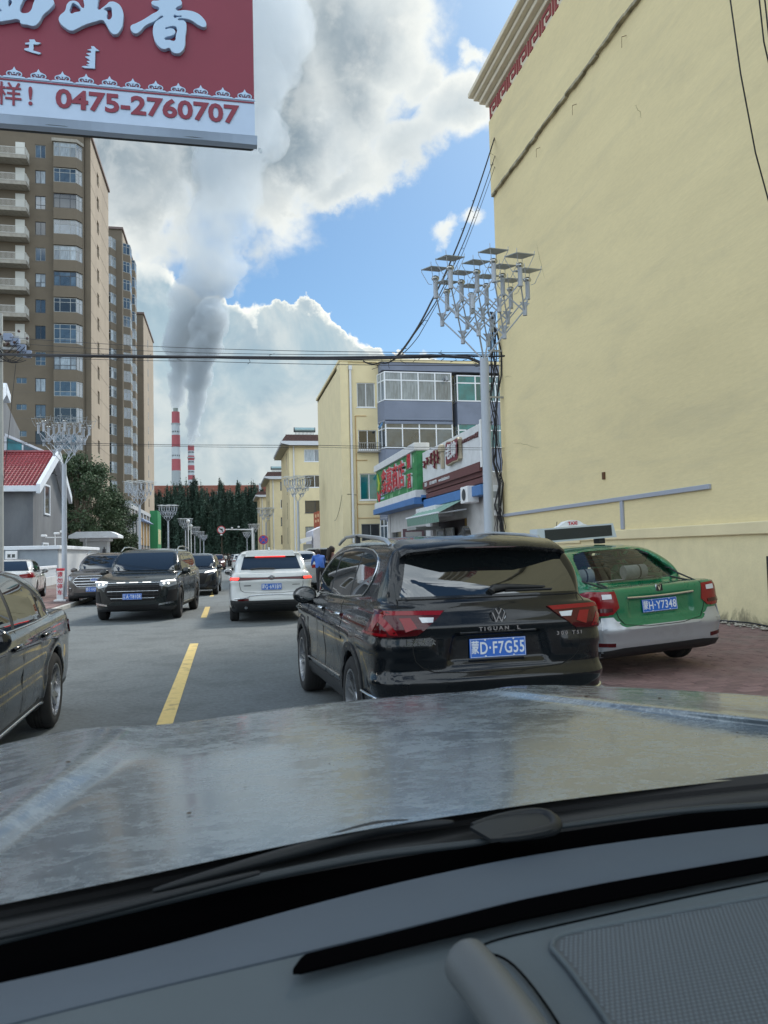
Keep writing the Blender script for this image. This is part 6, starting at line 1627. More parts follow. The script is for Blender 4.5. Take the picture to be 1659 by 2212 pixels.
car.line('rear_window_rubber', [(0, 1.045), (.64, 1.045), (.60, 1.16), (.50, 1.36), (.3, 1.385), (-.3, 1.385), (-.50, 1.36), (-.60, 1.16), (-.64, 1.045)], 'B', .011, m_bp, t, .0, 1, closed=True)
rows = []
for k in range(6):
    u = k / 5; rows.append([((.66 - .12 * u) * (j / 4 - 1), 1.17 - .72 * u - .14 * abs(j / 4 - 1) ** 2, .97 + .42 * u) for j in range(9)])
loft_glass('windscreen', rows, m_clr, t)
for sg in (-1, 1):
    loft_glass('side_window', [[(sg * .80, y, .98) for y in (.92, -.1, -1.15)], [(sg * .70, y, 1.22) for y in (.6, -.1, -1.0)], [(sg * .63, y, 1.39) for y in (.3, -.1, -.6)]], m_clr, t)
# sun film patch along the left edge of the rear window
# interior
m_seat = mat('taxi_seat_brown', (.10, .04, .03), .8); m_cov = mat('seat_cover_grey', (.33, .33, .33), .9, var=.2, vscale=8); m_int = mat('beige_lining', (.26, .25, .22), .9)
for x in (-.36, .36):
    s_ = O('seat', MB().bev(x - .24, x + .24, -.1, .05, .55, 1.12, .05), m_seat, t, smooth=60)
    O('headrest', MB().bev(x - .13, x + .13, -.12, -.02, 1.14, 1.30, .04), m_seat, s_, smooth=60)
rs_ = O('rear_seat', MB().bev(-.66, .66, -1.15, -.98, .5, 1.02, .06), m_cov, t, smooth=60)
for x in (-.40, .34):
    h = O('headrest', MB().cyl((x - .15, -1.08, 1.10), (x + .15, -1.08, 1.10), .085, n=14), m_cov, rs_, smooth=60)
    O('strap', MB().cyl((x + .04, -1.08, 1.10), (x + .06, -1.08, 1.10), .089, n=14), m_bp, h)
O('parcel_shelf', MB().bev(-.66, .66, -1.62, -1.1, .97, .99, .005), m_int, t)
O('shelf_speaker', MB().bev(-.2, .25, -1.58, -1.35, .99, 1.03, .015), m_bp, t)
O('dashboard', MB().bev(-.7, .7, .65, 1.1, .7, .97, .05), m_bp, t)
O('interior_mirror', MB().bev(-.1, .1, .42, .45, 1.25, 1.31, .01), m_bp, t)
# boot trim, badge, plate
p = car.hit(0, .90, 'B', .022)
O('boot_chrome', MB().tube([car.hit(-.42, .895, 'B', .016), car.hit(-.2, .90, 'B', .024), car.hit(0, .90, 'B', .026), car.hit(.2, .90, 'B', .024), car.hit(.42, .895, 'B', .016)], .014, 8), m_chrome, t, smooth=60)
plate(t, car.hit(-.01, .785, 'B', .016), '蒙H·Y7348', rx=R(-4))
q = car.hit(0, .965, 'B', .010)
bg = O('badge', MB().bev(-.042, .042, -.006, .004, -.042, .042, .012), m_chrome, t, loc=q, smooth=50)
O('badge_disc', MB().bev(-.034, .034, -.008, -.004, -.034, .034, .01), m_bp, bg); O('badge_letters', MB().prism([(-.02, .024), (-.006, -.026), (.006, -.026), (.02, .024), (.012, .026), (0, -.006), (-.012, .026)], -.012, -.007), m_chrome, bg)
# roof display box
lb = O('roof_display', MB().prism([(-.58, 1.53), (-.56, 1.72), (.56, 1.72), (.60, 1.53)], -.30, -.06, 'Y'), mat('display_housing', (.5, .56, .60), .4), t)
O('screen', MB().box(-.46, .53, -.306, -.3, 1.555, 1.70), mat('led_screen_dark', (.012, .018, .02), .35, bump=.4, bscale=300), lb)
O('dome', MB().prism([(-.24, 1.722), (-.18, 1.745), (-.12, 1.79), (-.02, 1.805), (.08, 1.79), (.14, 1.745), (.2, 1.722)], -.26, -.12, 'Y'), m_white, lb, smooth=40)
O('lettering', text_mesh('TAXI', .062, m_red, .002, .002), parent=lb, loc=(-.02, -.264, 1.76), rot=SOUTH)
for x in (-.4, .4): O('mount', MB().bev(x - .05, x + .05, -.25, -.1, 1.46, 1.53, .01), m_bp, lb)
O('antenna', MB().cyl((-.1, .2, 1.47), (-.06, .12, 1.80), .005, n=5), m_bp, t)
mirrors(car, t, .82, .98, m_tgr, .78)
add_wheels(car, t, 'multi', m_rimd, .305, .19)
# ============================================================ further cars
def scaled(base, L, W, H, **kw):
    a, b, c = W / base['W'], L / base['L'], H / base['H']; S = {}
    S.update(L=L, W=W, H=H, axles=tuple(y * b for y in base['axles']), wr=kw.pop('wr', base['wr'] * c), kl=base['kl'], kg=base['kg'])
    S['ra'] = S['wr'] + .045
    for k in ('SL', 'SG'): S[k] = [(y * b, z * c) for y, z in base[k]]
    for k in ('XL', 'XG'): S[k] = [(x * a, z * c) for x, z in base[k]]
    for k in ('PL', 'PG'): S[k] = [(x * a, y * b) for x, y in base[k]]
    S.update(kw); return S
def sm(poly, sg): return [(sg * a, b) for a, b in poly][::sg]
def generic(S, name, label, body, res, glass=None, clad=None, kind='suv', rim='multi', rimm=None, chrome=True, lowz=.34, rails=False, steer=0., hcol=None, cat='car'):
    car = Car(S, res); t = E(name, label, cat, (0, 0, 0)); glass = glass or m_cgl
    O('body', car.mesh('body', body, clad or m_bp, lowz), parent=t)
    b, c = S['L'] / (4.72 if kind == 'suv' else 4.40), S['H'] / (1.70 if kind == 'suv' else 1.49); w = S['W'] / (1.86 if kind == 'suv' else 1.73)
    if kind == 'suv':
        outl = [(.98, 1.125), (.62, 1.35), (.28, 1.50), (-.3, 1.555), (-1.2, 1.535), (-1.62, 1.46), (-1.78, 1.34), (-1.60, 1.18)]
        gl = [[(.86, 1.145), (.56, 1.35), (.26, 1.475), (-.04, 1.51), (-.04, 1.15)], [(-.10, 1.15), (-.10, 1.517), (-.45, 1.528), (-.94, 1.51), (-.98, 1.17)], [(-1.03, 1.17), (-1.0, 1.505), (-1.35, 1.48), (-1.6, 1.42), (-1.70, 1.33), (-1.56, 1.19)]]
        ws = [(-.70, 1.13), (.70, 1.13), (.60, 1.55), (-.60, 1.55)]; rw_ = [(-.66, 1.20), (.66, 1.20), (.585, 1.50), (-.585, 1.50)]; seams = ((.94, 1.07), (-.07, 1.09), (-.92, 1.1)); hz = 1.0
    else:
        outl = [(.98, .97), (.55, 1.28), (.30, 1.385), (-.1, 1.415), (-.62, 1.385), (-1.05, 1.24), (-1.42, 1.03), (-1.3, .98)]
        gl = [[(.88, .985), (.52, 1.255), (.28, 1.355), (-.08, 1.38), (-.08, .985)], [(-.16, .985), (-.16, 1.38), (-.60, 1.355), (-.92, 1.23), (-.95, .99)], [(-1.0, .99), (-.98, 1.20), (-1.30, 1.03), (-1.25, .99)]]
        ws = [(-.64, .98), (.64, .98), (.53, 1.38), (-.53, 1.38)]; rw_ = [(-.64, 1.045), (.64, 1.045), (.51, 1.37), (-.51, 1.37)]; seams = ((.95, .95), (-.12, .97), (-.98, 1.0)); hz = .86
    sc = lambda P, k: [(p * (b if k == 's' else w), q * c) for p, q in P]
    for pj in 'LR':
        car.decal('window_surround', sc(outl, 's'), pj, m_bp, t, .003, 1, .1)
        for q in gl: car.decal('side_window', sc(q, 's'), pj, glass, t, .006, 0, .09)
        if chrome: car.line('window_chrome', sc(outl, 's'), pj, .008, m_chrome, t, .004, 1, closed=True, step=.1)
        for (y, z) in seams[:2]: car.line('door_seam', [(y * b, z * c), (y * b, .36)], pj, .003, m_seam, t, 0, step=.1)
        car.line('door_seam', [(seams[2][0] * b, seams[2][1] * c), (seams[2][0] * b, .8 * c)], pj, .0045, m_seam, t, 0, step=.1)
    car.decal('windscreen', sc(ws, 'f'), 'F', glass, t, .014, 0, .09, .03); car.decal('rear_window', sc(rw_, 'f'), 'B', glass, t, .012, 0, .09, .03)
    handles(car, t, (.08 * b, -.84 * b), hz * c, hcol or body)
    mirrors(car, t, (.86 if kind == 'suv' else .84) * b, (1.10 if kind == 'suv' else 1.0) * c, body, S['W'] / 2 * .91)
    add_wheels(car, t, rim, rimm or m_rim, S['wr'], .21, steer)
    if rails:
        for sg in (-1, 1):
            P = [(sg * .66 * w, y * b, z * c) for y, z in ((-1.6, 1.60), (-1.4, 1.68), (-.6, 1.715), (.05, 1.70), (.36, 1.61))]
            O('roof_rail', MB().tube(P, .018, 8), m_chrome, t, smooth=80)
    return car, t
def badge_oval(parent, c, rx, rz, m=None, front=True, fill=None):
    s = 1 if front else -1; mb = MB(); pts = [(rx * math.cos(a), 0, rz * math.sin(a)) for a in np.linspace(0, 2 * math.pi, 25)]
    mb.tube(pts, .006, 5, False); o = O('badge', mb, m or m_chrome, parent, loc=c, smooth=60)
    if fill: O('badge_disc', MB().prism([(p[0], p[2]) for p in pts[:-1]], -.004, .002), fill, o)
    return o

# --- left foreground: black saloon passing the other way
m_blk2 = paint('graphite_black_paint', (.008, .010, .013), .14, damt=.15, dirt=(.02, .022, .026), coat=.7)
SED = scaled(TAX, 4.87, 1.84, 1.49, wr=.335, disp=lambda x, y, z, d: d + .014 * bump1(z, .60, .07) * sstep(x, .65, .85) * sstep(1.9 - np.abs(y), 0, .3) - .012 * bump1(z - .03 * y, .84, .025) * sstep(x, .6, .8))
car, t = generic(SED, 'car', 'black saloon cut by the left picture edge, showing its rear wheel and chrome window line', m_blk2, .022, kind='sedan', rim='star5')
SEDROOT = t
for pj in 'LR': car.line('sill_chrome', [(-.95, .30), (.98, .30)], pj, .016, m_chrome, t, .004)
for sg in (-1, 1):
    pj = 'R' if sg > 0 else 'L'
    car.decal('tail_light', [(-2.36, .90), (-2.15, .89), (-2.06, .86), (-2.12, .78), (-2.36, .76)], pj, m_taild, t, .01, 0, .06); car.decal('tail_light', sm([(.45, .88), (.86, .90), (.86, .76), (.5, .78)], sg), 'B', m_taild, t, .01, 0, .06)
    car.decal('headlamp', sm([(.45, .66), (.86, .70), (.84, .80), (.46, .76)], sg), 'F', m_head, t, .008)
car.decal('grille', [(-.42, .45), (.42, .45), (.40, .74), (-.40, .74)], 'F', m_bp, t, .008)
place(t, 100, 1571, (-.82, SED['axles'][1]), 181, (1.06, 1.04, 1.06))

# --- large dark four-ring style suv coming towards the camera, lamps lit
m_dk = paint('dark_green_black_paint', (.010, .014, .015), .16, damt=.15, dirt=(.025, .03, .03), coat=.7)
AUD = scaled(TIG, 5.05, 2.0, 1.78, wr=.385)
car, t = generic(AUD, 'car', 'large dark oncoming off roader with lit lamps, wide grid grille and blue plate', m_dk, .028, rails=True, rim='twist5', rimm=m_rimd, chrome=False, steer=.06)
AUDROOT = t
gr = car.decal('grille', [(-.62, .86), (-.66, .72), (-.50, .50), (.50, .50), (.66, .72), (.62, .86)], 'F', m_under, t, .010, 0, .08)
for i, z in enumerate((.56, .64, .72, .80)):
    hw = .58 if z > .6 else .5
    car.line('grille_bar', [(-hw, z), (hw, z)], 'F', .009, m_rimd if i % 2 else m_chrome, gr, .022)
for k in range(9):
    x = -.48 + k * .12; car.line('grille_bar', [(x, .52), (x, .84)], 'F', .006, m_rimd, gr, .018)
car.line('bonnet_chrome', [(-.60, .905), (.60, .905)], 'F', .014, m_chrome, t, .012)
for x in (-.3, .0, .3): car.line('light_strip', [(x - .1, .907), (x + .1, .907)], 'F', .015, m_headon, t, .014)
for sg in (-1, 1):
    h = car.decal('headlamp', sm([(.60, .95), (.96, .97), (.98, .86), (.80, .80), (.60, .84)], sg), 'F', m_head, t, .010, 0, .05)
    car.line('daylight_strip', [(sg * .62, .925), (sg * .80, .94), (sg * .92, .945)], 'F', .016, m_headon, h, .014)
    for x in (.70, .80): O('lamp', MB().sphere(car.hit(sg * x, .885, 'F', .008), .026, 10), m_headon, h, smooth=60)
    car.decal('air_intake', sm([(.74, .44), (.94, .46), (.95, .74), (.80, .72)], sg), 'F', m_under, t, .010, 0, .07)
    car.decal('intake_blade', sm([(.58, .38), (.90, .42), (.88, .46), (.60, .42)], sg), 'F', m_chrome, t, .016, 0, .07)
    pj = 'R' if sg > 0 else 'L'; car.line('sill_chrome', [(-.95, .36), (1.0, .36)], pj, .018, m_chrome, t, .004)
car.decal('lower_grille', [(-.55, .30), (.55, .30), (.62, .40), (-.62, .40)], 'F', m_under, t, .010, 0, .08)
p = car.hit(0, .775, 'F', .035)
bd_ = O('badge', MB().tube([(.1, 0, 0)] * 2, .001, 3), m_rimd, t, loc=p)
for k in range(4): O('badge_ring', MB().tube([(.045 * math.cos(a), 0, .045 * math.sin(a)) for a in np.linspace(0, 2 * math.pi, 19)], .006, 5, False), m_rimd, bd_, loc=(-.096 + .064 * k, 0, 0))
plate(t, car.hit(0, .60, 'F', .035), '辽A·T810R', front=True)
place(t, 385, 1334, (-.90, AUD['axles'][0]), 174.5, (1.04, 1.0, 1.04))

# --- brown grey suv parked on the left with three bar grille
m_fd = paint('brown_grey_paint', (.075, .07, .068), .25, metal=.3, damt=.5, dirt=(.16, .15, .14))
FRD = scaled(TIG, 4.88, 1.93, 1.74, wr=.365)
car, t = generic(FRD, 'car', 'brownish grey estate car parked at the left kerb with a chrome barred six sided grille', m_fd, .032, rails=True)
gr = car.decal('grille', [(-.66, .78), (-.52, .62), (.52, .62), (.66, .78), (.54, .93), (-.54, .93)], 'F', m_bp, t, .010, 0, .08)
for z, hw in ((.69, .56), (.775, .62), (.86, .58)): car.line('grille_bar', [(-hw, z), (hw, z)], 'F', .022, m_chrome, gr, .014)
car.line('grille_frame', [(-.66, .78), (-.52, .62), (.52, .62), (.66, .78), (.54, .93), (-.54, .93)], 'F', .014, m_chrome, gr, .016, closed=True)
p = car.hit(0, .80, 'F', .045); bo_ = badge_oval(t, p, .115, .048, fill=m_pblue); O('lettering', text_mesh('Ford', .06, m_chrome, .001, .0005, xs=1.2), parent=bo_, loc=(0, .008, 0), rot=NORTH)
for sg in (-1, 1):
    car.decal('headlamp', sm([(.70, .90), (.92, .97), (.95, .88), (.90, .80), (.74, .82)], sg), 'F', m_head, t, .010, 0, .05)
    car.line('fog_frame', [(sg * .72, .56), (sg * .84, .58), (sg * .84, .48), (sg * .74, .47)], 'F', .012, m_chrome, t, .012, closed=True)
car.decal('lower_grille', [(-.6, .34), (.6, .34), (.66, .42), (-.66, .42)], 'F', m_bp, t, .010, 0, .08)
plate(t, car.hit(0.02, .52, 'F', .02), '蒙G·UQ917', front=True)
place(t, 160, 1306, (FRD['W'] / 2 - .12, FRD['axles'][0]), 176, (1.04, 1.0, 1.04), .0)
FRDROOT = t

# --- white suv driving away in our lane, brake lamps lit
m_wht = paint('pearl_white_paint', (.60, .62, .62), .25, damt=.3, dirt=(.42, .43, .42))
def disp_har(x, y, z, d):
    rear = sstep(-y, 1.9, 2.15)
    return d + .03 * rear * bump1(z, .70, .10) * sstep(.8 - x, 0, .2) - .025 * rear * bump1(z, .92, .05) + .05 * rear * sstep(.46 - z, 0, .1)
HAR = scaled(TIG, 4.74, 1.86, 1.66, wr=.355, disp=disp_har)
HAR['SG'] = [(-2.20, .9), (-2.22, 1.12), (-1.95, 1.32), (-1.72, 1.47), (-1.85, 1.535), (-1.5, 1.58), (-.8, 1.63), (-.1, 1.63), (.38, 1.56), (.75, 1.36), (1.2, 1.06), (1.25, .88)]
car, t = generic(HAR, 'car', 'pearl white hybrid off roader driving away with lit brake lamps and black bumper', m_wht, .026, chrome=True, lowz=lambda c: np.where(c[:, 1] < -1.9, .50, .32))
car.decal('lower_bumper', [(-.93, .28), (.93, .28), (.93, .52), (.70, .50), (.5, .42), (-.5, .42), (-.70, .50), (-.93, .52)], 'B', m_bp, t, .012, 0, .06)
car.line('bumper_chrome', [(-.80, .545), (-.55, .56), (-.44, .62), (.44, .62), (.55, .56), (.80, .545)], 'B', .012, m_chrome, t, .012, 1)
lb = car.decal('light_bar', [(-.90, 1.01), (-.4, 1.005), (0, 1.0), (.4, 1.005), (.90, 1.01), (.92, .95), (.70, .94), (.3, .955), (-.3, .955), (-.70, .94), (-.92, .95)], 'B', m_taild, t, .012, 0, .06)
for sg in (-1, 1):
    car.decal('brake_light', sm([(.70, 1.0), (.90, 1.003), (.91, .963), (.72, .955)], sg), 'B', m_lampon, lb, .018, 0, .05)
    pj = 'R' if sg > 0 else 'L'; car.decal('tail_light', [(-2.2, 1.01), (-1.95, 1.03), (-1.86, 1.02), (-1.98, .95), (-2.2, .945)], pj, m_tail, t, .012, 0, .05)
    car.decal('rear_fog', sm([(.50, .55), (.74, .53), (.74, .50), (.50, .50)], sg), 'B', m_taild, t, .016, 0, .06)
    O('exhaust', MB().cyl(car.hit(sg * .56, .36, 'B', .03), car.hit(sg * .56, .36, 'B', -.1), .035, n=12), m_chrome, t)
    car.decal('headlamp', sm([(.55, .78), (.88, .84), (.84, .88), (.5, .84)], sg), 'F', m_head, t, .01)
car.line('brake_light', [(-.34, 1.475), (.34, 1.475)], 'B', .014, m_lampon, t, .022)
car.decal('roof_spoiler', [(-.56, 1.50), (.56, 1.50), (.52, 1.545), (-.52, 1.545)], 'B', m_wht, t, .05, 0, .08, .05)
car.line('boot_seam', [(-.68, 1.12), (-.70, .75), (-.56, .66), (.56, .66), (.70, .75), (.68, 1.12)], 'B', .005, m_seam, t, 0, 1)
wi = O('rear_wiper', MB().tube([car.hit(-.45, 1.17, 'B', .02), car.hit(-.25, 1.18, 'B', .03), car.hit(.08, 1.17, 'B', .03)], .016, 6), m_bp, t)
badge_oval(t, car.hit(0, .985, 'B', .024), .07, .045, front=False); badge_oval(t, car.hit(0, .985, 'B', .026), .025, .044, front=False); badge_oval(t, car.hit(0, 1.0, 'B', .026), .045, .016, front=False)
plate(t, car.hit(0, .80, 'B', .014), '蒙G·693B9')
O('antenna', MB().prism([(-1.3, 1.60), (-1.26, 1.66), (-1.2, 1.67), (-1.1, 1.60)], -.02, .02, 'X'), m_wht, t)
car.line('emblem_text', [(-.60, .83), (-.45, .83)], 'B', .008, m_rimd, t, .005); car.line('emblem_text', [(.45, .835), (.62, .835)], 'B', .006, m_rimd, t, .005)
place(t, 506, 1341, (-HAR['W'] / 2 + .11, HAR['axles'][1]), -.5, (1.05, 1.0, 1.05))

# --- dark hybrid-looking suv behind the large one
car, t = generic(scaled(TIG, 4.75, 1.87, 1.65, wr=.35), 'car', 'dark oncoming car with slit lamps directly behind the large off roader', paint('blue_black_paint', (.012, .016, .022), .15), .035, chrome=False)
for sg in (-1, 1):
    h = car.decal('headlamp', sm([(.45, .86), (.88, .93), (.86, .97), (.50, .91)], sg), 'F', m_headon, t, .012, 0, .06)
    car.decal('air_intake', sm([(.5, .35), (.84, .40), (.88, .62), (.72, .56)], sg), 'F', m_under, t, .01, 0, .08)
car.decal('grille', [(-.44, .46), (.44, .46), (.60, .84), (-.60, .84)], 'F', m_under, t, .010, 0, .08); car.line('bonnet_chrome', [(-.5, .87), (.5, .87)], 'F', .012, m_chrome, t, .012)
plate(t, car.hit(0, .5, 'F', .02), '蒙G·88T35', front=True)
place(t, 466, 1284, (-.82, 1.42), 178, (1.04, 1.0, 1.04))
LOW = t

# --- white saloon on the left forecourt
SED2 = scaled(TAX, 4.85, 1.83, 1.46, wr=.33)
car, t = generic(SED2, 'car', 'white saloon seen from behind on the left forecourt by the compound wall', m_wht, .032, kind='sedan')
for sg in (-1, 1):
    pj = 'R' if sg > 0 else 'L'
    car.decal('tail_light', sm([(.44, .90), (.88, .96), (.88, .80), (.60, .79), (.5, .82)], sg), 'B', m_tail, t, .012, 0, .06); car.decal('tail_light', [(-2.36, .96), (-2.10, .98), (-1.95, .95), (-2.1, .82), (-2.36, .80)], pj, m_tail, t, .012, 0, .06)
car.line('boot_chrome', [(-.3, .93), (.3, .93)], 'B', .012, m_chrome, t, .014)
car.decal('lower_bumper', [(-.8, .24), (.8, .24), (.8, .34), (-.8, .34)], 'B', m_bp, t, .01)
plate(t, car.hit(0, .72, 'B', .014), '蒙G·5T609')
place(t, 74, 1297, (.80, SED2['axles'][1]), 7, (1.05, 1.0, 1.05), .12)
WSED = t

# --- more distant traffic and parked cars (shared low resolution bodies)
m_sil = paint('silver_paint', (.34, .36, .38), .3, metal=.5); m_rdk = paint('dark_red_paint', (.10, .02, .02), .25)
car, far = generic(scaled(TIG, 4.6, 1.84, 1.68, wr=.35), 'car', 'dark red car coming towards the camera far down the road', m_rdk, .05, chrome=False)
for sg in (-1, 1):
    car.decal('headlamp', sm([(.50, .80), (.86, .86), (.84, .94), (.50, .90)], sg), 'F', m_headon, far, .012); car.decal('tail_light', sm([(.50, .92), (.88, .94), (.88, 1.04), (.50, 1.06)], sg), 'B', m_tail, far, .012)
car.decal('grille', [(-.45, .62), (.45, .62), (.45, .84), (-.45, .84)], 'F', m_bp, far, .01); plate(far, car.hit(0, .55, 'F', .02), '蒙G·1K28A', front=True)
place(far, 467, 1232, (0, 2.3), 179, (1, 1, 1))
def recolor(root, m, old):
    for ch in root.children:
        if ch.name.startswith('body'):
            me = ch.data.copy(); me.materials[0] = m; ch.data = me
        if ch.name.startswith(('door_handle', 'mirror')) and ch.data.materials and ch.data.materials[0] == old:
            me = ch.data.copy(); me.materials[0] = m; ch.data = me
def far_car(x, y, h, m, label, z=0., s=1.):
    c = dup(far, (x, y, z), R(h), label); c.scale = (s, s, s); recolor(c, m, m_rdk); return c
far_car(1.35, 75, 0, m_wht, 'white car far ahead in our lane with red tail lamps')
far_car(-1.9, 92, 180, m_sil, 'small silver car far ahead, partly behind the dark red one')
far_car(2.9, 34, 1, m_sil, 'silver grey car stopped at the right kerb just beyond the white off roader', 0.0, 1.04)
far_car(-4.5, 44, 180, m_wht, 'white car parked at the left kerb behind the brownish grey one', .0)
far_car(-3.6, 120, 180, m_blk2, 'dark car parked far down the left kerb', .0)
far_car(3.0, 62, 0, m_blk2, 'dark car parked at the right kerb beyond the open boot', .0)
far_car(1.2, 105, 0, m_blk2, 'tiny dark car farthest ahead in our lane')
# white car with its boot lid raised, on the right pavement, boot towards the camera
car, t = generic(scaled(TAX, 4.5, 1.76, 1.47, wr=.32), 'car', 'white car with its boot lid raised beside two people on the right', m_wht, .045, kind='sedan', chrome=False)
O('boot_opening', MB().prism([(-.66, .70), (.66, .70), (.62, 1.02), (-.62, 1.02)], -2.26, -1.7), m_under, t)
O('boot_lid', MB().prism([(-.66, 1.05), (.66, 1.05), (.60, 1.60), (.45, 1.68), (-.45, 1.68), (-.60, 1.60)], -2.02, -1.94), m_wht, t)
O('lid_lining', MB().prism([(-.60, 1.1), (.60, 1.1), (.55, 1.56), (.42, 1.62), (-.42, 1.62), (-.55, 1.56)], -2.04, -2.021), m_under, t)
for sg in (-1, 1): car.decal('tail_light', sm([(.62, .92), (.84, .93), (.84, .78), (.62, .78)], sg), 'B', m_tail, t, .012)
car.decal('lower_bumper', [(-.8, .26), (.8, .26), (.82, .46), (-.82, .46)], 'B', m_bp, t, .012, 0, .08)
place(t, 690, 1266, (0, -2.2), 2, (1.04, 1, 1.04), .06)
OPEN = t
# ============================================================ own car: dusty bonnet, cowl, wipers, dashboard
def interp(pts, x):
    P = sorted(pts); 
    if x <= P[0][0]: (a, b), (c, d) = P[0], P[1]
    elif x >= P[-1][0]: (a, b), (c, d) = P[-2], P[-1]
    else:
        for (a, b), (c, d) in zip(P, P[1:]):
            if a <= x <= c: break
    return b + (d - b) * (x - a) / (c - a)
def smooth_curve(pts, n=3): return [tuple(p) for p in chaikin(pts, n, False)]
near = smooth_curve([(-260, 2008), (0, 1954), (300, 1894), (550, 1839), (800, 1789), (1050, 1751), (1240, 1724), (1659, 1676), (1950, 1652)])
farc = smooth_curve([(-260, 1665), (-60, 1625), (0, 1609), (100, 1586), (180, 1572), (262, 1568), (330, 1567), (400, 1560), (600, 1531), (750, 1514), (900, 1501), (1040, 1492), (1085, 1484), (1150, 1479), (1300, 1482), (1480, 1491), (1659, 1503), (1950, 1530)])
t = E('car', 'dusty grey metallic car carrying the camera: bonnet, wipers and dashboard', 'car', (0, 0, 0))
OWN = t
# dusty metallic paint
m_hood = bpy.data.materials.new('dusty_grey_metallic'); m_hood.use_nodes = True
h = NT(m_hood.node_tree); h.n.clear(); ho = h.node('ShaderNodeOutputMaterial'); hp = h.node('ShaderNodeBsdfPrincipled'); h.l.new(hp.outputs[0], ho.inputs[0])
tcx = h.node('ShaderNodeTexCoord'); ov = tcx.outputs['Object']
mp = h.node('ShaderNodeMapping', Vector=ov); mp.inputs['Scale'].default_value = (.75, 1.25, 1); mp.inputs['Rotation'].default_value = (0, 0, R(-12))
n1 = h.noise(mp.outputs[0], 9, 9, .68, .8); n2 = h.noise(mp.outputs[0], 38, 8, .7, 1.2); n3 = h.noise(ov, 160, 3, .6, 0)
blot = h.mr(h.m('ADD', h.m('MULTIPLY', n1, .5), h.m('MULTIPLY', n2, .5)), .42, .63)
colr = h.mix(h.m('MULTIPLY', blot, .75), (.10, .125, .148), (.25, .295, .325))
colr = h.mix(h.m('MULTIPLY', h.mr(n3, .60, .72), .3), colr, (.3, .3, .29))
h.set(hp.inputs['Base Color'], colr); hp.inputs['Metallic'].default_value = .25
h.set(hp.inputs['Roughness'], h.m('ADD', h.m('MULTIPLY', blot, .16), .20)); hp.inputs['Coat Weight'].default_value = .5; h.set(hp.inputs['Coat Roughness'], h.m('ADD', h.m('MULTIPLY', blot, .18), .07))
bb_ = h.node('ShaderNodeBump', Height=n2, Strength=.05, Distance=.004); h.set(hp.inputs['Normal'], bb_.outputs[0])
NU, NV = 150, 60
def ridge(px, py):
    """height added by the two raised ribs and the centre bulge, drawn over the bonnet"""
    v = 0
    # left rib centre line from (-40, 1790) to (240, 1572); right rib from (1720, 1560) to (1080, 1486)
    for (ax, ay), (bx, by), w in (((-60, 1800), (245, 1578), 50), ((1800, 1568), (1100, 1487), 15)):
        L2 = (bx - ax) ** 2 + (by - ay) ** 2; u = ((px - ax) * (bx - ax) + (py - ay) * (by - ay)) / L2
        dist = abs((px - ax) * (by - ay) - (py - ay) * (bx - ax)) / math.sqrt(L2)
        v += .040 * math.exp(-(dist / w) ** 2)
    return v
vs = []
for j in range(NV + 1):
    q = j / NV
    for i in range(NU + 1):
        px = -260 + 2210 * i / NU; yn, yf = interp(near, px), interp(farc, px)
        py = yn + (yf - yn) * q ** .72
        z = 1.125 - .075 * q - .055 * max(0, q - .6) ** 2 / .16 - .00003 * abs(px - 780) * .3
        c_ = (px - 600) / 1000
        z -= .02 * c_ * c_
        z += ridge(px, py)
        vs.append(gp(px, py, z))
n = NU + 1
# front drop beyond the visible edge
for k in range(1, 6):
    for i in range(NU + 1):
        p = vs[NV * n + i]; f = Vector((p.x, p.y, 0)).normalized(); th = k / 5 * math.pi / 2
        vs.append(Vector((p.x, p.y, p.z)) + f * (.16 * math.sin(th)) - Vector((0, 0, .45 * (1 - math.cos(th)))))
vs0 = list(vs)
fs = [(j * n + i, j * n + i + 1, (j + 1) * n + i + 1, (j + 1) * n + i) for j in range(NV + 5) for i in range(NU)]
O('bonnet', MB().add(vs, fs), m_hood, t, smooth=180, recalc=False)
# fine creases pressed into the bonnet
def on(px, py, z): return gp(px, py, z)
def band(name, upper, lower, z0, z1, m, parent, x0=-260, x1=1950, n=60, rows=4, arch=0., thick=.02, smooth=60):
    """moulded strip between two curves"""
    vs = []
    for j in range(rows + 1):
        q = j / rows
        for i in range(n + 1):
            px = x0 + (x1 - x0) * i / n; py = interp(upper, px) * (1 - q) + interp(lower, px) * q
            vs.append(gp(px, py, z0 + (z1 - z0) * q + arch * math.sin(math.pi * q)))
    k = n + 1; N0 = len(vs); vs += [v - Vector((0, 0, thick)) for v in vs[:k]] + [v - Vector((0, 0, thick)) for v in vs[-k:]]
    fs = [(j * k + i, j * k + i + 1, (j + 1) * k + i + 1, (j + 1) * k + i) for j in range(rows) for i in range(n)]
    fs += [(i, i + 1, N0 + i + 1, N0 + i) for i in range(n)] + [(rows * k + i, rows * k + i + 1, N0 + k + i + 1, N0 + k + i) for i in range(n)]
    return O(name, MB().add(vs, fs), m, parent, smooth=smooth, recalc=False)
m_cowl = mat('cowl_plastic', (.010, .011, .012), .55); m_dash = mat('dashboard_vinyl', (.052, .070, .092), .72, var=.06, vscale=3, bump=.25, bscale=700)
m_dash2 = mat('dashboard_vinyl_low', (.056, .074, .086), .7, var=.06, vscale=3, bump=.25, bscale=700)
m_slot = mat('vent_black', (.0015, .0015, .0018), 1., spec=0.)
near2 = [(a, b - 6) for a, b in near]
cow1 = smooth_curve([(-260, 2062), (0, 2008), (300, 1945), (550, 1893), (800, 1843), (1050, 1800), (1240, 1770), (1659, 1716), (1950, 1690)])
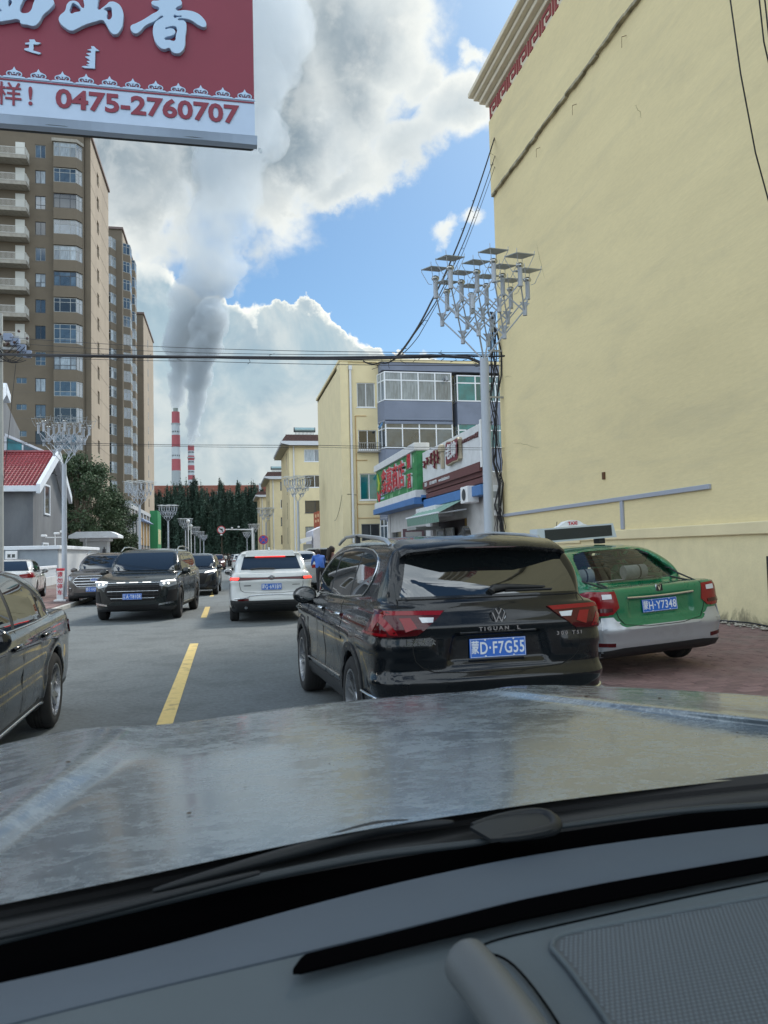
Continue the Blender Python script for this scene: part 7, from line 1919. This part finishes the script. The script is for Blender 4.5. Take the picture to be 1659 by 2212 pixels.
cow2 = smooth_curve([(-260, 2180), (0, 2124), (300, 2058), (640, 1962), (900, 1896), (1200, 1836), (1659, 1778), (1950, 1752)])
slU = smooth_curve([(-260, 2290), (0, 2215), (340, 2130), (632, 2062), (700, 2046), (900, 1998), (1200, 1924), (1659, 1847), (1950, 1800)])
band('bonnet_seal', near2, [(a, b + 14) for a, b in near], 1.10, 1.095, m_under, t)
band('cowl', [(a, b + 4) for a, b in near], cow1, 1.085, 1.075, m_cowl, t, arch=.006)
band('windscreen_base', cow1, cow2, 1.070, 1.03, m_slot, t)
ws = band('dashboard_top', cow2, slU, 1.085, 1.09, m_dash, t, rows=6, arch=.006)
def flat(name, poly, z, m, parent, thick=.01, up=0.0):
    bm = bmesh.new(); f = bm.faces.new([bm.verts.new(gp(a, b, z)) for a, b in poly]); bmesh.ops.triangulate(bm, faces=[f])
    r_ = bmesh.ops.extrude_face_region(bm, geom=bm.faces[:]); bmesh.ops.translate(bm, vec=(0, 0, -thick), verts=[v for v in r_['geom'] if isinstance(v, bmesh.types.BMVert)])
    bmesh.ops.recalc_face_normals(bm, faces=bm.faces[:]); return O(name, MB().bm(bm), m, parent)
low = [(-260, 2700), (1950, 2700)]
slL = smooth_curve([(-260, 2296), (0, 2221), (340, 2136), (632, 2068), (700, 2052), (900, 2002), (1200, 1930), (1659, 1853), (1950, 1806)])
band('dashboard', slL, [(-260, 2560), (1950, 2360)], 1.088, 1.02, m_dash2, t, rows=10, arch=.004)
slot = smooth_curve([(632, 2098), (634, 2090), (655, 2062), (675, 2056), (760, 2036), (900, 2001), (1200, 1925), (1659, 1847), (1950, 1800), (1950, 1826), (1659, 1877), (1200, 1966), (900, 2036), (700, 2086), (650, 2098)], 1)
flat('defroster_slot', slot, 1.0985, m_slot, t, .004)
# raised passenger panel with seam, grab handle and speaker mesh
pan = smooth_curve([(1000, 2075), (1030, 2042), (1200, 2004), (1450, 1948), (1659, 1905), (1950, 1850), (1950, 2500), (1330, 2500), (1150, 2300), (1040, 2130)], 1)
pn_ = flat('passenger_panel', pan, 1.112, m_dash2, t, .012)
edge = smooth_curve([(1030, 2050), (1060, 2032), (1200, 2000), (1450, 1944), (1659, 1902), (1950, 1846)], 2)
O('panel_seam', MB().tube([gp(a, b, 1.113) for a, b in edge], .0014, 5), m_slot, pn_, smooth=80)
hpts = [(1003, 2075), (1018, 2092), (1050, 2130), (1110, 2215), (1180, 2320), (1260, 2480)]
O('grab_handle', MB().tube([gp(a, b, 1.125 + dz) for (a, b), dz in zip(smooth_curve(hpts, 2), [0] * 99)], [.010, .021, .026] + [.028] * (len(smooth_curve(hpts, 2)) - 3), 18), mat('handle_vinyl', (.07, .08, .085), .42, bump=.15, bscale=600), t, smooth=80)
O('handle_seam', MB().tube([gp(a + 62, b - 22, 1.116) for a, b in smooth_curve([(985, 2080), (1030, 2090), (1080, 2140), (1150, 2240), (1240, 2400)], 2)], .0016, 5), m_slot, t, smooth=80)
gq = smooth_curve([(1192, 2048), (1196, 2026), (1240, 2012), (1450, 1972), (1659, 1934), (1950, 1880), (1950, 2500), (1480, 2500), (1330, 2230), (1230, 2092)], 1)
spk = flat('speaker_grille', gq, 1.1165, mat('speaker_mesh', (.035, .045, .055), .6), t, .004)
O('grille_rim', MB().tube([gp(a, b, 1.1165) for a, b in gq] + [gp(*gq[0], 1.1165)], .0035, 6), m_dash2, spk, smooth=80)
# studs of the woven speaker mesh
from mathutils.geometry import intersect_point_tri_2d
gw = [gp(a, b, 1.1165) for a, b in gq]; xs = [p.x for p in gw]; ys = [p.y for p in gw]
GX, GY = np.meshgrid(np.arange(min(xs), max(xs), .0062), np.arange(min(ys), max(ys), .0062)); GX = GX + (np.arange(GX.shape[0])[:, None] % 2) * .0031
ins = poly_sdf([(p.x, p.y) for p in gw], GX, GY) < -.006
pt = np.stack([GX[ins], GY[ins]], 1); r0 = .0019
bv = np.array([(-1, -1, 0), (1, -1, 0), (1, 1, 0), (-1, 1, 0), (0, 0, .7)]) * r0
V = (pt[:, None, :].repeat(5, 1)); V = np.concatenate([V + bv[None, :, :2], np.full(V.shape[:2] + (1,), 1.1166) + bv[None, :, 2:]], 2).reshape(-1, 3)
k = np.arange(len(pt))[:, None] * 5; F3 = np.concatenate([k + np.array([[0, 1, 4]]), k + np.array([[1, 2, 4]]), k + np.array([[2, 3, 4]]), k + np.array([[3, 0, 4]])], 0)
st = O('mesh_studs', npmesh('mesh_studs', V, F3, mat('mesh_stud', (.08, .10, .115), .55)), parent=spk); st['kind'] = 'stuff'
# wipers
def wiper(name, pts, zs, rs, m, parent=None):
    c = smooth_curve(pts, 2); k = len(c)
    return O(name, MB().tube([gp(a, b, zs) for a, b in c], [rs[0] + (rs[1] - rs[0]) * math.sin(math.pi * i / (k - 1)) for i in range(k)], 10), m, parent or t, smooth=80)
m_wip = mat('wiper_black', (.006, .008, .010), .5, spec=.3); m_wip2 = mat('wiper_arm', (.016, .022, .026), .5, spec=.35)
w1 = wiper('wiper_arm', [(-100, 2062), (0, 2030), (300, 1958), (560, 1896), (790, 1850), (900, 1836), (1040, 1820), (1065, 1812)], 1.10, (.004, .007), m_wip2)
wiper('wiper_blade', [(330, 1925), (560, 1860), (700, 1822), (800, 1792), (850, 1785), (910, 1782), (980, 1776)], 1.112, (.003, .013), m_wip, w1)
w2 = wiper('wiper_arm', [(1020, 1785), (1080, 1768), (1150, 1758), (1185, 1762), (1205, 1782), (1190, 1796), (1080, 1812)], 1.11, (.006, .012), m_wip)
flat('wiper_cap', smooth_curve([(1015, 1786), (1080, 1760), (1170, 1750), (1200, 1766), (1206, 1790), (1130, 1806), (1060, 1812)], 2), 1.116, m_wip, w2, .006)
wiper('wiper_blade', [(1205, 1786), (1350, 1765), (1500, 1748), (1659, 1738), (1900, 1715)], 1.105, (.004, .006), m_wip2, w2)
w3 = wiper('wiper_arm', [(-100, 2045), (0, 2022), (160, 1985), (360, 1935), (560, 1885)], 1.115, (.003, .006), m_wip)

r2 = random.Random(44)
m_fleck = mat('dirt_fleck', (.05, .035, .02), .9)
for px, py, s_ in ((147, 1646, .005), (1266, 1504, .006), (1425, 1508, .006), (1205, 1497, .003), (408, 1756, .004), (233, 1576, .003), (1388, 1560, .002), (1592, 1582, .003), (712, 1650, .002), (905, 1600, .002), (530, 1700, .002)):
    p = gp(px, py, 1.125 - .075 * .6); q = (interp(near, px) - py) / (interp(near, px) - interp(farc, px)); q = max(0, min(1, q)) ** (1 / .72)
    z = 1.125 - .075 * q - .055 * max(0, q - .6) ** 2 / .16 - .02 * ((px - 600) / 1000) ** 2 + ridge(px, py)
    p = gp(px, py, z + .001); O('dirt_fleck', MB().sphere(p, s_, 6, (1.4, .8, .4)), m_fleck, OWN, smooth=80)
fp = [vs_ for vs_ in [gp(px, interp(farc, px), 1.0) for px in range(-260, 1951, 130)]]
right = gp(1950, interp(near, 1950), 1.1); left = gp(-260, interp(near, -260), 1.1)
ax2 = Vector((-math.sin(R(7)), math.cos(R(7)), 0))
pb = [(p.x, p.y) for p in fp] + [(right.x + .05, right.y), (right.x + .05 - ax2.x * 1.2, right.y - ax2.y * 1.6), (left.x - ax2.x * .6, left.y - 1.0), (left.x, left.y)]
O('lower_body', MB().prism(pb, .32, .93, 'Z'), m_hood, t)
e2 = MB(); n = NU + 1
for i in (0, NU):
    for j in range(NV + 5):
        a, b_ = vs0[j * n + i], vs0[(j + 1) * n + i]; e2.quad(a, b_, (b_.x, b_.y, .6), (a.x, a.y, .6))
O('wing', e2, m_hood, t, recalc=False)
# ============================================================ people
m_skin = mat('skin', (.40, .24, .17), .6); m_hair = mat('hair_dark', (.02, .014, .012), .7); 
def person(loc, rz, label, top, legs, hair_long=False, bend=0., h=1.7, arm=.3, group=None, scale=1.):
    t = E('person', label, 'person', loc, rz, group)
    s = h / 1.7; hb = math.sin(bend) * .5; hc = math.cos(bend)
    def U(x, y, z): z2 = z - .95; return (x, y + z2 * math.sin(bend), .95 + z2 * math.cos(bend)) if z > .95 else (x, y, z)
    J = {'pel': (0, 0, .95), 'ch': U(0, 0, 1.32), 'nk': U(0, 0, 1.44), 'hd': U(0, .02, 1.56), 'ht': U(0, .01, 1.68)}
    E_ = [('pel', 'ch'), ('ch', 'nk'), ('nk', 'hd'), ('hd', 'ht')]; Rr = {'pel': .155, 'ch': .15, 'nk': .055, 'hd': .095, 'ht': .06}
    for sg, n_ in ((-1, 'l'), (1, 'r')):
        J['hip' + n_] = (sg * .09, 0, .88); J['kn' + n_] = (sg * .10, .04 + .05 * sg, .48); J['an' + n_] = (sg * .10, -.02 + .06 * sg, .08); J['ft' + n_] = (sg * .11, .13 + .06 * sg, .035)
        J['sh' + n_] = U(sg * .19, 0, 1.38); J['el' + n_] = U(sg * .24, .08 + arm * .3, 1.12); J['wr' + n_] = U(sg * .2, .16 + arm, 1.02 if arm > .2 else .9); J['ha' + n_] = U(sg * .19, .24 + arm, 1.0 if arm > .2 else .82)
        E_ += [('pel', 'hip' + n_), ('hip' + n_, 'kn' + n_), ('kn' + n_, 'an' + n_), ('an' + n_, 'ft' + n_), ('ch', 'sh' + n_), ('sh' + n_, 'el' + n_), ('el' + n_, 'wr' + n_), ('wr' + n_, 'ha' + n_)]
        Rr.update({'hip' + n_: .095, 'kn' + n_: .06, 'an' + n_: .042, 'ft' + n_: .035, 'sh' + n_: .062, 'el' + n_: .045, 'wr' + n_: .03, 'ha' + n_: .035})
    ks = list(J); me = bpy.data.meshes.new('body'); me.from_pydata([J[k] for k in ks], [(ks.index(a), ks.index(b)) for a, b in E_], []); ob = bpy.data.objects.new('tmp', me); COL.objects.link(ob)
    sk = ob.modifiers.new('s', 'SKIN'); ob.modifiers.new('d', 'SUBSURF').levels = 2
    for i, k in enumerate(ks): me.skin_vertices[0].data[i].radius = (Rr[k] * (1.15 if k in ('pel', 'ch') else 1), Rr[k] * (.8 if k in ('pel', 'ch') else 1)); me.skin_vertices[0].data[i].use_root = (k == 'pel')
    bpy.context.view_layer.update(); dg = bpy.context.evaluated_depsgraph_get(); m2 = bpy.data.meshes.new_from_object(ob.evaluated_get(dg), depsgraph=dg); bpy.data.objects.remove(ob)
    m2.materials.clear()
    for m in (m_skin, top, legs, m_blk): m2.materials.append(m)
    def unb(c): # height before bending
        if bend == 0: return c.z
        return .95 + (c.y * math.sin(bend) + (c.z - .95) * math.cos(bend)) if c.z > .95 or c.y > .25 else c.z
    for p in m2.polygons:
        c = p.center; z = unb(c); p.use_smooth = True
        hand = abs(c.x) > .14 and c.y > .18 + arm - .02 and z > .7
        p.material_index = 0 if z > 1.46 or hand else (1 if z > .93 else (2 if z > .09 else 3))
    o = O('body', m2, parent=t); t.scale = (s, s, s)
    hd = J['hd']; hair = MB().sphere((hd[0], hd[1] - .025, hd[2] + .025), .112, 12, (1, 1.02, 1.1))
    if hair_long: hair.tube([U(0, -.08, 1.62), U(0, -.12, 1.45), U(.0, -.13, 1.22)], [.09, .085, .04], 10)
    O('hair', hair, m_hair, t, smooth=80)
    for sg in (-1, 1): O('ear', MB().sphere((hd[0] + sg * .1, hd[1] + .015, hd[2]), .022, 6), m_skin, t, smooth=80)
    O('nose', MB().sphere((hd[0], hd[1] + .1, hd[2] - .01), .02, 6), m_skin, t, smooth=80)
    return t
fab = lambda n, c: mat(n, c, .85, var=.15, vscale=9)
p = gp(690, 1281, .12); person((p.x + .05, p.y, .12), R(8), 'person in a bright blue top bending over the raised boot of the white car', fab('blue_cloth', (.04, .12, .42)), fab('black_cloth', (.02, .02, .025)), bend=.55, arm=.3)
p = gp(712, 1292, .12); person((p.x + .1, p.y, .12), R(-60), 'person with long dark hair in a brown top beside the bending one', fab('brown_cloth', (.14, .07, .06)), fab('black_cloth', (.02, .02, .025)), True, h=1.68, arm=.05)
r2 = random.Random(14)
cl = [('dark_cloth', (.03, .03, .035)), ('white_cloth', (.55, .55, .53)), ('grey_cloth', (.15, .16, .18)), ('navy_cloth', (.03, .05, .12))]
desc = ['white shirted', 'dark clothed', 'grey clothed', 'navy clothed', 'dark clothed', 'white shirted', 'grey clothed']
where = ['leftmost of the far pedestrians between the lanes', 'in the middle of the far pedestrians on the road', 'right of the white far car', 'walking away by the far right kerb', 'beside the far oncoming cars', 'small and farthest at the crossing', 'standing by the far left kerb']
for i, (px, yy) in enumerate(((487, 96), (493, 100), (498, 112), (531, 88), (483, 118), (495, 150), (440, 75))):
    q = atY(px, 1205, yy); c0 = cl[{'w': 1, 'd': 0, 'g': 2, 'n': 3}[desc[i][0]]]
    x = q.x if i != 6 else -5.9
    person((x, yy, 0 if i != 6 else .12), r2.uniform(0, 6), desc[i] + ' pedestrian ' + where[i], fab(*c0), fab('black_cloth', (.02, .02, .025)), arm=.05, h=r2.uniform(1.6, 1.78), group='far pedestrians')
# ============================================================ placing the near cars
place(TIGROOT, 664, 1492, (-.86, 1.42), 3.5, (1.05, .93, 1.035))
place(TAXROOT, 1468, 1421, (.80, -1.20), 3, (1.06, 1.0, 1.06), .10)
TAXROOT.rotation_euler = (0, R(-3.2), R(3)); TAXROOT.location.z = .065
